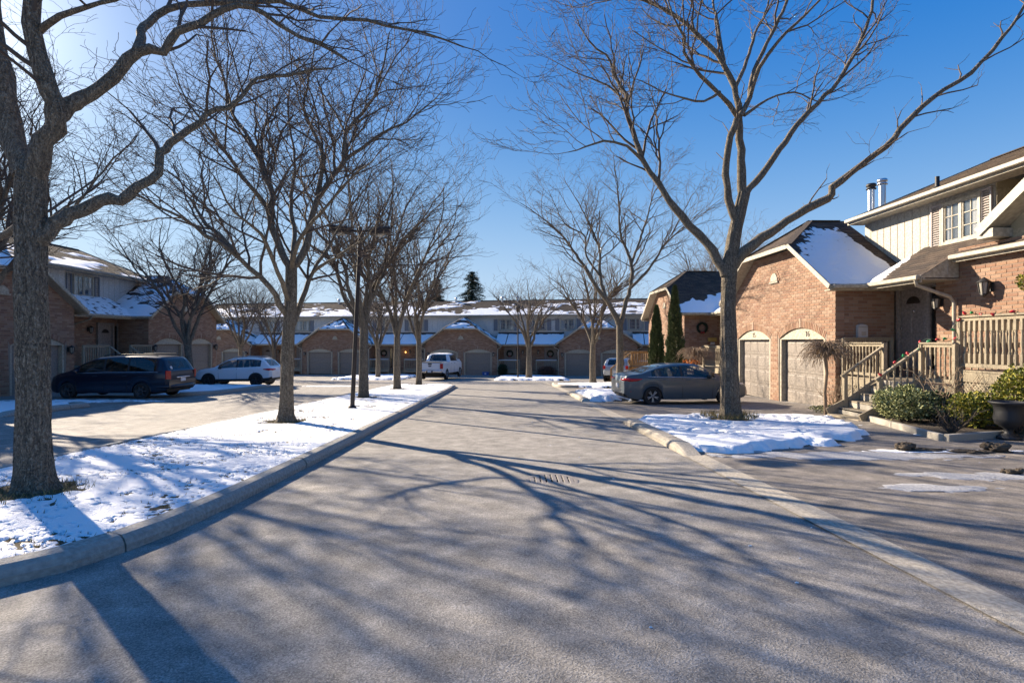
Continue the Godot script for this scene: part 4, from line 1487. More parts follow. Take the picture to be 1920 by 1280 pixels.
func voussoirs(mb: MB, uc: float, b: float, h: float, rise: float, o: float, cols: Array) -> void:
	var R := (b * b + rise * rise) / (2.0 * rise)
	var cy := h + rise - R
	var th := asin(b / R)
	var n := int(2.0 * th * R / 0.085)
	for k in n:
		var an := -th + 2.0 * th * (k + 0.5) / n
		var bs := Basis(Vector3(0, 0, 1), -an)
		mb.tint(jit(cols[rng.randi() % cols.size()], 0.1))
		mb.piece(-0.036, 0.005, 0.036, 0.215, Transform3D(bs, Vector3(uc, cy, o) + bs * Vector3(0, R, 0)), 0.011, 0.011, 0.002)

# the double garage under its clipped gable, from u0 along; back = how far its roof runs behind the front
func garage_block(root: Node3D, u0: float, he: float, back: float, q: Dictionary) -> void:
	var hw := GW / 2
	var uc := u0 + hw
	var cols: Array = q.cols
	var rise := (hw + OV) * PITCH
	var hc := 1.5
	var flat := (hw + OV) - hc / PITCH
	var of := 0.38
	var lowf: float = q.get("foot", -0.35)
	# front wall with two arched openings
	var wp := pv([u0, lowf, u0 + GW, lowf, u0 + GW, he + 0.12, uc + flat - 0.04, he + hc - 0.06, uc - flat + 0.04, he + hc - 0.06, u0, he + 0.12])
	var bp: Array = [wp]
	var mp: Array = [wp]
	for s in [-1.0, 1.0]:
		var a := arch_poly(uc + s * 1.635, 1.315, 2.15, 0.34, 0.0, lowf - 0.2)
		var a2 := arch_poly(uc + s * 1.635, 1.315, 2.15, 0.34, 0.225, lowf - 0.2)
		var nm := []
		for e in mp: nm.append_array(Geometry2D.clip_polygons(e, a))
		mp = nm
		var nb := []
		for e in bp: nb.append_array(Geometry2D.clip_polygons(e, a2))
		bp = nb
	var wall := MB.new()
	for e in mp:
		wall.slab(e, front(0, 0), -0.24, 0.0, 0.0, true)
	part(root, "wall", wall, M.mortar)
	for e in bp:
		lay(root, "brick", e, front(0, 0), brick_spec(q.get("single", 0), cols), M.brick)
	for s in [-1.0, 1.0]:
		var vs := MB.new()
		voussoirs(vs, uc + s * 1.635, 1.315, 2.15, 0.34, 0.0, cols)
		# keystone
		vs.tint(Color(0.50, 0.36, 0.27))
		vs.piece(uc + s * 1.635 - 0.05, 2.50, uc + s * 1.635 + 0.05, 2.80, front(0, 0), 0.022, 0.022, 0.004)
		part(root, "brick_arch", vs, M.brick)
	for s in [-1, 1]:
		var nums: Array = q.get("numbers", ["", ""])
		garage_door(root, uc + s * 1.635, 0.0, q.door, q.get("detail", false), nums[0 if s < 0 else 1])
	# solid near-black box behind the doors: the unlit garage inside is painted darkness
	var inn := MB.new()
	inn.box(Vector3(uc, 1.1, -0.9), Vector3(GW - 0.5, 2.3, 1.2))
	part(root, "garage_dark_box", inn, M.interior_dark)
	# half-round vent
	var vy := he + 0.52
	var vp := PackedVector2Array()
	for k in 13:
		var an := PI * k / 12.0
		vp.append(Vector2(uc + cos(an) * 0.25, vy + sin(an) * 0.30))
	var vt := MB.new()
	vt.slab(vp, front(0, 0.012), 0.0, 0.03, 0.01)
	vt.box(Vector3(uc, vy - 0.03, 0.03), Vector3(0.6, 0.06, 0.06), Basis(), 0.006)
	part(root, "gable_vent", vt, M.cream)
	var vb := MB.new()
	for k in 11:
		var an := PI * (k + 0.5) / 11.0
		vb.tint(jit(cols[rng.randi() % cols.size()], 0.1))
		var bs := Basis(Vector3(0, 0, 1), an - PI / 2)
		vb.piece(-0.04, 0.0, 0.04, 0.10, Transform3D(bs, Vector3(uc + cos(an) * 0.26, vy + sin(an) * 0.31, 0.008)), 0.014, 0.014, 0.002)
	part(root, "vent_surround", vb, M.brick)
	# side walls
	for s in [-1.0, 1.0]:
		var dp: float = q.depth[0 if s < 0 else 1]
		if dp > 0.3:
			var xf: Transform3D = side(u0 if s < 0 else u0 + GW, -0.24 if s > 0 else -dp, s)
			brick_wall(root, pv([0, lowf, dp - 0.24, lowf, dp - 0.24, he + 0.1, 0, he + 0.1]), xf, brick_spec(q.get("side_single", 0) if s > 0 else 0, cols))
			var cb := MB.new()
			for k in int((he - lowf) / 0.088):
				cb.tint(jit(cols[rng.randi() % cols.size()], 0.1))
				cb.box(Vector3(u0 + (0.12 if s < 0 else GW - 0.12) + s * 0.009, lowf + 0.088 * (k + 0.5), -0.12), Vector3(0.24, 0.076, 0.238))
			part(root, "brick_corner", cb, M.brick)
	# roof: two slopes and the half-hip
	var sl := (hw + OV) / cos(atan(PITCH))
	var an2 := atan(PITCH)
	var cs := cos(an2)
	var sn := sin(an2)
	var tcl := sl * hc / rise
	var run := 1.6
	var Lb := back + of
	var right := Transform3D(Basis(Vector3(0, 0, -1), Vector3(-cs, sn, 0), Vector3(sn, cs, 0)), Vector3(u0 + GW + OV, he, of))
	var left := Transform3D(Basis(Vector3(0, 0, 1), Vector3(cs, sn, 0), Vector3(-sn, cs, 0)), Vector3(u0 - OV, he, of - Lb))
	var rp := pv([0, 0, Lb, 0, Lb, sl, run, sl, 0, tcl])
	var lp := pv([0, 0, Lb, 0, Lb, tcl, Lb - run, sl, 0, sl])
	var hl := sqrt(run * run + (rise - hc) * (rise - hc))
	var hb := Vector3(0, (rise - hc) / hl, -run / hl)
	var hip := Transform3D(Basis(Vector3(1, 0, 0), hb, Vector3(1, 0, 0).cross(hb)), Vector3(uc, he + hc, of))
	var hp := pv([-flat, 0, flat, 0, 0, hl])
	var dk := MB.new()
	for e in [[right, rp], [left, lp], [hip, hp]]:
		dk.slab(e[1], e[0], -0.10, -0.004, 0.0, true)
	var rf := part(root, "roof", dk, M.cream)
	lay(rf, "shingle", rp, right, shingle_spec(q.get("shingles", 0), q.get("tab", 0.31)), M.shingle)
	lay(rf, "shingle", lp, left, shingle_spec(0, q.get("tab", 0.31) * 2), M.shingle)
	lay(rf, "shingle", hp, hip, shingle_spec(0, q.get("tab", 0.31)), M.shingle)
	# ridge caps
	var rc := MB.new()
	rc.tint(SHING[1])
	var top := he + rise + 0.012
	var ridge_n := int((back - run + of) / 0.25)
	for k in ridge_n:
		rc.box(Vector3(uc, top - 0.01, of - run - 0.25 * (k + 0.5)), Vector3(0.22, 0.03, 0.24))
	for s in [-1.0, 1.0]:
		rc.bar(Vector3(uc + s * flat, he + hc + 0.02, of), Vector3(uc, top, of - run), 0.2, 0.03)
	part(rf, "ridge_cap", rc, M.shingle)
	# fascia and gutters
	var fa := MB.new()
	for s in [-1.0, 1.0]:
		board(fa, Vector3(uc + s * (hw + OV + 0.02), he - 0.03, of + 0.02), Vector3(uc + s * flat, he + hc - 0.03, of + 0.02), 0.032, 0.14)
		board(fa, Vector3(uc + s * (hw + OV), he - 0.06, of), Vector3(uc + s * (hw + OV), he - 0.06, -back), 0.03, 0.14)
	board(fa, Vector3(uc - flat, he + hc - 0.04, of + 0.022), Vector3(uc + flat, he + hc - 0.04, of + 0.022), 0.032, 0.14)
	part(root, "fascia", fa, M.cream)
	var gu := MB.new()
	for s in [-1.0, 1.0]:
		var glen: float = q.gutter[0 if s < 0 else 1]
		if glen > 0:
			gu.bar(Vector3(uc + s * (hw + OV + 0.075), he - 0.03, of - 0.05), Vector3(uc + s * (hw + OV + 0.075), he - 0.03, -glen), 0.11, 0.11, 0.02)
	if gu.i.size() > 0:
		part(root, "gutter", gu, M.white)
	# eave soffits
	var so := MB.new()
	for s in [-1.0, 1.0]:
		so.box(Vector3(uc + s * (hw + OV / 2 + 0.01), he - 0.11, of - Lb / 2), Vector3(OV, 0.02, Lb - 0.1))
	part(root, "soffit", so, M.cream)
	# snow on the slopes
	var cov: Array = q.snow
	for k in 3:
		if cov[k] == null: continue
		var e: Array = [[left, lp, Lb, sl], [hip, hp, flat, hl], [right, rp, Lb, sl]][k]
		var pl: PackedVector2Array = e[1]
		var f = cov[k]
		snow_on(rf, -flat if k == 1 else 0.0, 0.0, e[2], e[3], e[0], q.get("snowstep", 0.07), func(x, y):
			var ed := edge_dist(Vector2(x, y), pl)
			if ed < -0.02: return -0.012
			return minf(f.call(x, y) , 0.03 + ed * 0.4))

func lapped(root: Node3D, called: String, poly: PackedVector2Array, xf: Transform3D, hstep: float, k: Color, m: Material) -> void:
	var s := {w = 3.4, h = hstep, gap = 0.004, stagger = 0.4, zl = 0.018, zh = 0.004, bev = 0.0, cols = [k], jit = 0.03, single = 60, rest = called + "s", mats = [m]}
	var mb := MB.new()
	mb.slab(poly, xf, -0.12, 0.0, 0.0, true)
	part(root, "wall", mb, m)
	lay(root, called, poly, xf, s, M.shingle)

func batten_wall(root: Node3D, u0: float, u1: float, y0: float, y1: float, o: float, m: Material, w := 0.29) -> void:
	var mb := MB.new()
	mb.box(Vector3((u0 + u1) / 2, (y0 + y1) / 2, o - 0.09), Vector3(u1 - u0, y1 - y0, 0.18))
	var wl := part(root, "upper_wall", mb, m)
	var n := int(round((u1 - u0) / w))
	var one := MB.new()
	one.piece(0, 0, (u1 - u0) / n - 0.018, y1 - y0, Transform3D(), 0.014, 0.014, 0.004)
	var me := one.mesh()
	for k in mini(n, 300):
		inst(wl, "siding_board", me, m, Transform3D(Basis(), Vector3(u0 + (u1 - u0) * k / n + 0.009, y0, o)))

# front slope and back slope of an upper roof
func upper_roof(root: Node3D, u0: float, u1: float, he: float, oe: float, orr: float, pitch: float, tab: float, snowf, single := 0, step := 0.12) -> void:
	var run := oe - orr
	var rise := run * pitch
	var L := sqrt(run * run + rise * rise)
	var up := Vector3(0, rise / L, -run / L)
	var xf := Transform3D(Basis(Vector3(1, 0, 0), up, Vector3(1, 0, 0).cross(up)), Vector3(u0, he, oe))
	var up2 := Vector3(0, rise / L, run / L)
	var xb := Transform3D(Basis(Vector3(-1, 0, 0), up2, Vector3(-1, 0, 0).cross(up2)), Vector3(u1, he, orr - run))
	var w := u1 - u0
	var pl := pv([0, 0, w, 0, w, L, 0, L])
	var dk := MB.new()
	dk.slab(pl, xf, -0.12, -0.004, 0.0, true)
	dk.slab(pl, xb, -0.12, -0.004, 0.0, true)
	var rf := part(root, "roof", dk, M.cream)
	lay(rf, "shingle", pl, xf, shingle_spec(single, tab), M.shingle)
	lay(rf, "shingle", pl, xb, shingle_spec(0, tab * 4), M.shingle)
	var rc := MB.new()
	rc.tint(SHING[0])
	rc.bar(Vector3(u0, he + rise + 0.01, orr), Vector3(u1, he + rise + 0.01, orr), 0.24, 0.03)
	part(rf, "ridge_cap", rc, M.shingle)
	var fa := MB.new()
	board(fa, Vector3(u0, he - 0.07, oe), Vector3(u1, he - 0.07, oe), 0.03, 0.18)
	for uu in [u0, u1]:
		board(fa, Vector3(uu, he - 0.05, oe), Vector3(uu, he + rise - 0.05, orr), 0.03, 0.18)
		board(fa, Vector3(uu, he - 0.05, orr - run), Vector3(uu, he + rise - 0.05, orr), 0.03, 0.18)
	part(root, "fascia", fa, M.cream)
	var gu := MB.new()
	gu.bar(Vector3(u0, he - 0.04, oe + 0.075), Vector3(u1, he - 0.04, oe + 0.075), 0.11, 0.11, 0.02)
	part(root, "gutter", gu, M.white)
	var so := MB.new()
	so.box(Vector3((u0 + u1) / 2, he - 0.14, oe - 0.26), Vector3(w, 0.02, 0.5))
	part(root, "soffit", so, M.cream)
	# gable ends
	var ge := MB.new()
	for uu in [u0 + 0.35, u1 - 0.35]:
		ge.tri(Vector3(uu, he - 0.1, oe - 0.5), Vector3(uu, he + rise - 0.2, orr), Vector3(uu, he - 0.1, orr - run + 0.5))
	part(root, "gable_end", ge, M.siding)
	if snowf != null:
		snow_on(rf, 0, 0, w, L, xf, step, snowf)

func porch_roof(root: Node3D, u0: float, u1: float, oe: float, ye: float, ow: float, yw: float, tab: float, snowf, single := 0, step := 0.1) -> void:
	var run := oe - ow
	var rise := yw - ye
	var L := sqrt(run * run + rise * rise)
	var up := Vector3(0, rise / L, -run / L)
	var xf := Transform3D(Basis(Vector3(1, 0, 0), up, Vector3(1, 0, 0).cross(up)), Vector3(u0, ye, oe))
	var pl := pv([0, 0, u1 - u0, 0, u1 - u0, L, 0, L])
	var dk := MB.new()
	dk.slab(pl, xf, -0.09, -0.004, 0.0, true)
	var rf := part(root, "porch_roof", dk, M.cream)
	lay(rf, "shingle", pl, xf, shingle_spec(single, tab), M.shingle)
	var fa := MB.new()
	board(fa, Vector3(u0, ye - 0.07, oe), Vector3(u1, ye - 0.07, oe), 0.03, 0.17)
	part(root, "fascia", fa, M.cream)
	var gu := MB.new()
	gu.bar(Vector3(u0, ye - 0.035, oe + 0.072), Vector3(u1, ye - 0.035, oe + 0.072), 0.11, 0.11, 0.02)
	part(root, "gutter", gu, M.white)
	if snowf != null:
		snow_on(rf, 0, 0, u1 - u0, L, xf, step, snowf)

func downspout(root: Node3D, pts: Array) -> void:
	var mb := MB.new()
	var p := PackedVector3Array()
	var r := PackedFloat32Array()
	for q in pts:
		p.append(q)
		r.append(0.042)
	mb.tube(p, r, 8, true)
	part(root, "downspout", mb, M.white)

func build_houses() -> void:
	right_row()
	left_row()
	far_row()

func patchy(scale: float, lo: float, off: float) -> Callable:
	return func(x, y): return 0.10 * (nz.get_noise_2d(x * scale + off, y * scale) - lo)

func right_row() -> void:
	var b := Basis(Vector3(0, 0, 1), Vector3(0, 1, 0), Vector3(-1, 0, 0))
	var root := thing("townhouse", "sunlit brick townhouse whose garage doors bear the numbers 15 and 16", "house", Vector3(9.3, -0.72, 0), b)
	var he := 3.6
	# snow on the slope that faces the camera's side: bare along its upper back edge
	var sn := func(x, y):
		# ragged to the shingle courses: what lies higher and by the hip has slid or melted
		var yc := floorf(y / 0.142) * 0.142
		var n := nz.get_noise_2d(x * 70.0, yc * 90.0) + 0.5 * nz.get_noise_2d(x * 260.0, yc * 260.0)
		var course := -0.020 * pow(fposmod(y, 0.142) / 0.142, 2.0) * (0.6 + 0.8 * nz.get_noise_2d(x * 200.0, yc * 400.0))
		var bare := smoothstep(3.55, 3.95, yc + 0.5 * n - 0.12 * x) + smoothstep(0.35, 0.0, x - maxf(yc - 2.0, 0.0) * 0.42 + 0.45 * n) * smoothstep(1.7, 2.5, yc)
		bare += smoothstep(2.35, 2.62, x + yc * 0.05 + 0.12 * n)
		return 0.030 + course + 0.012 * n - 0.075 * bare - 0.06 * smoothstep(0.12, 0.0, y)
	garage_block(root, -22.2, he, 2.4, {cols = BRICKS, door = M.garage, detail = true, numbers = ["15", "16"], depth = [1.65, 1.65], gutter = [1.2, 0.75], single = 0, side_single = 110, shingles = 0, snow = [null, null, sn], snowstep = 0.036, foot = -0.3})
	# entry wall
	var dw := pv([-15.25, -0.4, -7.0, -0.4, -7.0, 4.3, -13.05, 4.3, -13.05, 3.75, -15.25, 3.75])
	var hole := pv([-15.20, 1.3, -13.75, 1.3, -13.75, 3.52, -15.20, 3.52])
	var parts_: Array = [pv([-13.75, -0.4, -7.0, -0.4, -7.0, 4.3, -13.05, 4.3, -13.05, 3.75, -13.75, 3.75]), pv([-15.25, -0.4, -13.75, -0.4, -13.75, 1.36, -15.25, 1.36])]
	for e in range(parts_.size()):
		brick_wall(root, parts_[e], front(0, -1.65), brick_spec(190 if e == 0 else 0, BRICKS))
	var lint := MB.new()
	lint.box(Vector3(-14.5, 3.63, -1.70), Vector3(1.5, 0.24, 0.16))
	part(root, "lintel", lint, M.door)
	entry_door(root, front(-14.62, -1.75) * Transform3D(Basis(), Vector3(0, 1.42, 0)), 2.08, M.door, M.door, true)
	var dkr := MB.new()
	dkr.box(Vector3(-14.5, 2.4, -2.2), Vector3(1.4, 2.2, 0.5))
	part(root, "hall_dark_box", dkr, M.interior_dark)  # solid box added behind the door, its dark colour imitating an unlit hall
	# roofs over the entry
	porch_roof(root, -15.0, -13.0, -0.7, 3.64, -2.33, 4.66, 0.31, func(x, y): return 0.05 * smoothstep(0.75, 0.15, x + 0.2 * nz.get_noise_2d(x * 80.0, y * 80.0) + 0.25 * y) - 0.014, 90, 0.05)
	porch_roof(root, -13.0, -6.5, -1.45, 4.11, -2.33, 4.66, 0.31, null, 140)
	var ck := MB.new()
	ck.slab(pv([0.72, 3.6, 1.62, 3.6, 1.62, 4.10, 1.45, 4.02]), Transform3D(Basis(Vector3(0, 0, -1), Vector3(0, 1, 0), Vector3(1, 0, 0)), Vector3(-13.04, 0, 0)), -0.02, 0.02, 0.0, true)
	part(root, "roof_cheek", ck, M.cream)
	var so := MB.new()
	so.box(Vector3(-14.0, 3.56, -1.16), Vector3(2.0, 0.02, 0.92))
	so.box(Vector3(-9.8, 4.03, -1.55), Vector3(6.5, 0.02, 0.2))
	part(root, "porch_soffit", so, M.cream)
	downspout(root, [Vector3(-13.05, 4.02, -1.36), Vector3(-13.05, 3.68, -1.36)])
	downspout(root, [Vector3(-13.1, 3.55, -0.63), Vector3(-13.1, 3.42, -0.66), Vector3(-13.08, 3.15, -1.45), Vector3(-13.08, 3.0, -1.56), Vector3(-13.08, 1.2, -1.56)])
	lantern(root, Vector3(-13.55, 3.05, -1.64), Vector3(0, 0, 1), 1.15)
	lantern(root, Vector3(-12.15, 3.30, -1.64), Vector3(0, 0, 1), 1.35)
	# upper storey
	batten_wall(root, -17.5, -12.8, 4.3, 5.9, -2.33, M.siding)
	window(root, front(-13.72, -2.32) * Transform3D(Basis(), Vector3(0, 5.15, 0.014)), 1.04, 0.96, 2, 2, 3, M.cream)
	shutter(root, front(-14.53, -2.31) * Transform3D(Basis(), Vector3(0, 5.14, 0.01)), 0.36, 1.16, M.shutter, 17)
	shutter(root, front(-13.0, -2.31) * Transform3D(Basis(), Vector3(0, 5.18, 0.01)), 0.30, 1.16, M.shutter, 17)
	lapped(root, "siding_board", pv([0, 4.3, 5.0, 4.3, 5.0, 5.9, 0, 5.9]), side(-12.79, -2.33, 1.0), 0.2, Color(0.60, 0.51, 0.33), M.sidingc)
	lapped(root, "siding_board", pv([-5.0, 4.3, 0, 4.3, 0, 5.9, -5.0, 5.9]), side(-17.5, -2.33, -1.0), 0.2, Color(0.60, 0.51, 0.33), M.sidingc)
	upper_roof(root, -17.6, -6.0, 5.97, -1.83, -6.6, 0.42, 0.31, null, 0)
	# bay gable that juts over the next entry
	var cs := cos(atan(PITCH))
	var snn := sin(atan(PITCH))
	var gx := Transform3D(Basis(Vector3(0, 0, 1), Vector3(cs, snn, 0), Vector3(-snn, cs, 0)), Vector3(-12.1, 4.54, -3.2))
	var gp := pv([0, 0, 1.9, 0, 1.9, 4.3, 0, 4.3])
	var gs := MB.new()
	gs.slab(gp, gx, -0.11, -0.004, 0.0, true)
	var gr := part(root, "bay_roof", gs, M.white)
	lay(gr, "shingle", gp, gx, shingle_spec(0), M.shingle)
	var gf := MB.new()
	board(gf, Vector3(-12.12, 4.5, -1.28), Vector3(-8.5, 4.5 + 3.62 * PITCH, -1.28), 0.035, 0.22)
	gf.box(Vector3(-11.95, 4.44, -1.6), Vector3(0.42, 0.2, 0.6), Basis(), 0.01)
	part(root, "bay_fascia", gf, M.white)
	lapped(root, "siding_board", pv([-11.8, 4.3, -6.0, 4.3, -6.0, 7.0, -8.5, 6.9, -11.8, 4.7]), front(0, -1.75), 0.2, Color(0.60, 0.51, 0.33), M.sidingc)
	# vents and flues on the roof
	for u in [[-14.9, -2.6], [-12.0, -2.9]]:
		var vp := MB.new()
		var y: float = 5.97 + (-1.83 - u[1]) * 0.42
		vp.lathe(pv([0.0, 0.30, 0.055, 0.30, 0.055, 0.04, 0.13, 0.0, 0.13, -0.05]), Transform3D(Basis(), Vector3(u[0], y, u[1])), 12)
		part(root, "vent_pipe", vp, M.black)
	for u in [[-18.5, -3.2, true], [-17.95, -3.2, false]]:
		var fl := MB.new()
		fl.lathe(pv([0.105, -3.2, 0.105, 0.75]), Transform3D(Basis(), Vector3(u[0], 6.55, u[1])), 16)
		var o := part(root, "flue", fl, M.steel)
		var cp := MB.new()
		cp.lathe(pv([0.0, 0.90, 0.13, 0.88, 0.155, 0.84, 0.155, 0.79, 0.12, 0.77, 0.12, 0.74, 0.155, 0.72, 0.155, 0.69, 0.105, 0.69]), Transform3D(Basis(), Vector3(u[0], 6.55, u[1])), 16)
		part(o, "flue_cap", cp, M.black if u[2] else M.steel)
	var mbk := MB.new()
	mbk.box(Vector3(-12.3, 2.0, -6.2), Vector3(10.4, 5.0, 7.6))
	mbk.box(Vector3(-18.7, 1.6, -2.6), Vector3(6.4, 3.9, 2.4))
	mbk.box(Vector3(-9.5, 5.0, -6.5), Vector3(6.0, 1.7, 6.5))
	part(root, "main_block", mbk, M.siding)
	# ------------ second house
	var r2 := thing("townhouse", "brick house behind the two slim cedars with a wreath on its shaded wall", "house", Vector3(9.3, -1.1, 0), b)
	he = 3.9
	var sn2 := func(x, y):
		var n := nz.get_noise_2d(x * 60.0 + 50.0, y * 40.0)
		return 0.03 - 0.09 * smoothstep(-0.25, 0.25, y - 1.0 - 0.36 * x + 0.5 * n)
	garage_block(r2, -35.1, he, 3.2, {cols = BRICKS, door = M.garage, detail = false, depth = [1.65, 3.0], gutter = [1.2, 1.0], snow = [null, null, sn2], foot = -0.4})
	var ew := pv([-28.2, -0.4, -22.3, -0.4, -22.3, 4.3, -28.2, 4.3])
	brick_wall(r2, ew, front(0, -2.9), brick_spec(0, BRICKS))
	porch_roof(r2, -28.0, -22.3, -1.3, 3.9, -3.4, 5.1, 0.6, func(x, y): return 0.03 + 0.02 * nz.get_noise_2d(x * 30.0, y * 30.0))
	var bx := MB.new()
	bx.box(Vector3(-25.2, 2.0, -3.9), Vector3(5.7, 5.4, 0.8))
	bx.box(Vector3(-31.6, 1.6, -2.2), Vector3(6.5, 4.0, 2.0))
	part(r2, "main_block", bx, M.siding)

func left_row() -> void:
	var b := Basis(Vector3(0, 0, -1), Vector3(0, 1, 0), Vector3(1, 0, 0))
	var root := thing("townhouse_terrace", "shaded brick terrace with pale upper storey behind the navy minivan", "terrace", Vector3(-19.1, -0.95, 0), b)
	var he := 3.62
	var gx := [5.75, 17.7, 29.75]
	for k in 3:
		garage_block(root, gx[k], he, 2.4, {cols = BRICKS, door = M.garage, detail = k == 1, depth = [1.65, 1.65], gutter = [1.0, 1.0], snow = [func(x, y): return 0.022 + 0.05 * (nz.get_noise_2d(x * 40.0, y * 60.0 + 20.0) + 0.28 - 0.16 * y) + 0.004 * sin(y / 0.142 * TAU), func(x, y): return 0.02, null], tab = 0.6, foot = -0.6})
		if k == 0: continue
		var u1: float = gx[k]
		var u0: float = gx[k - 1] + GW
		brick_wall(root, pv([u0, -0.5, u1, -0.5, u1, 3.9, u0, 3.9]), front(0, -1.65), brick_spec(0, BRICKS))
		porch_roof(root, u0 - 0.2, u1 + 0.2, -0.7, he, -2.33, 4.64, 0.6, func(x, y): return 0.035 + 0.02 * nz.get_noise_2d(x * 40.0, y * 40.0) - 0.07 * smoothstep(0.22, 0.30, nz.get_noise_2d(x * 120.0, y * 160.0)))
		entry_door(root, front(u1 - 1.0, -1.60) * Transform3D(Basis(), Vector3(0, 1.1, 0)), 2.05, M.door, M.door, false)
		entry_door(root, front(u0 + 1.0, -1.60) * Transform3D(Basis(Vector3(0, 1, 0), 0.0), Vector3(0, 1.1, 0)), 2.05, M.door, M.door, false)
		lantern(root, Vector3(u1 - 2.1, 2.9, -1.64), Vector3(0, 0, 1), 1.2)
		lantern(root, Vector3(u0 + 0.45, 2.9, -1.64), Vector3(0, 0, 1), 1.2)
		downspout(root, [Vector3(u0 + 1.9, he - 0.1, -0.62), Vector3(u0 + 1.9, he - 0.25, -0.7), Vector3(u0 + 1.9, 3.1, -1.55), Vector3(u0 + 1.9, 0.6, -1.57)])
	for u in [17.7 + 0.35, 24.65 - 0.35, 29.75 + 0.33, 36.7 - 0.33]:
		lantern(root, Vector3(u, 1.95, 0.01), Vector3(0, 0, 1), 1.2)
	batten_wall(root, 3.0, 33.0, 4.2, 5.8, -2.33, M.sidingw, 0.42)
	for u in [28.2, 14.4]:
		window(root, front(u, -2.32) * Transform3D(Basis(), Vector3(0, 5.12, 0.014)), 1.2, 0.95, 2, 2, 3, M.white)
		for s in [-1.0, 1.0]:
			shutter(root, front(u + s * 0.93, -2.31) * Transform3D(Basis(), Vector3(0, 5.1, 0.01)), 0.34, 1.12, M.shutter2, 10)
	upper_roof(root, 2.0, 33.4, 5.9, -1.83, -6.6, 0.40, 0.9, func(x, y): return 0.09 * (nz.get_noise_2d(x * 14.0, y * 30.0 + 60.0) + 0.22 - 0.13 * y))
	for u in [[22.0, -5.4], [26.8, -5.4]]:
		var fl := MB.new()
		fl.lathe(pv([0.12, -0.6, 0.12, 1.2, 0.15, 1.2, 0.15, 1.35, 0.0, 1.38]), Transform3D(Basis(), Vector3(u[0], 7.4, u[1])), 12)
		part(root, "flue", fl, M.steel)
	var mb := MB.new()
	mb.box(Vector3(18.0, 2.2, -6.3), Vector3(30.0, 7.2, 7.6))
	for u in gx:
		mb.box(Vector3(u + GW / 2, 1.6, -2.6), Vector3(GW - 0.6, 3.9, 2.4))
	part(root, "main_block", mb, M.siding)

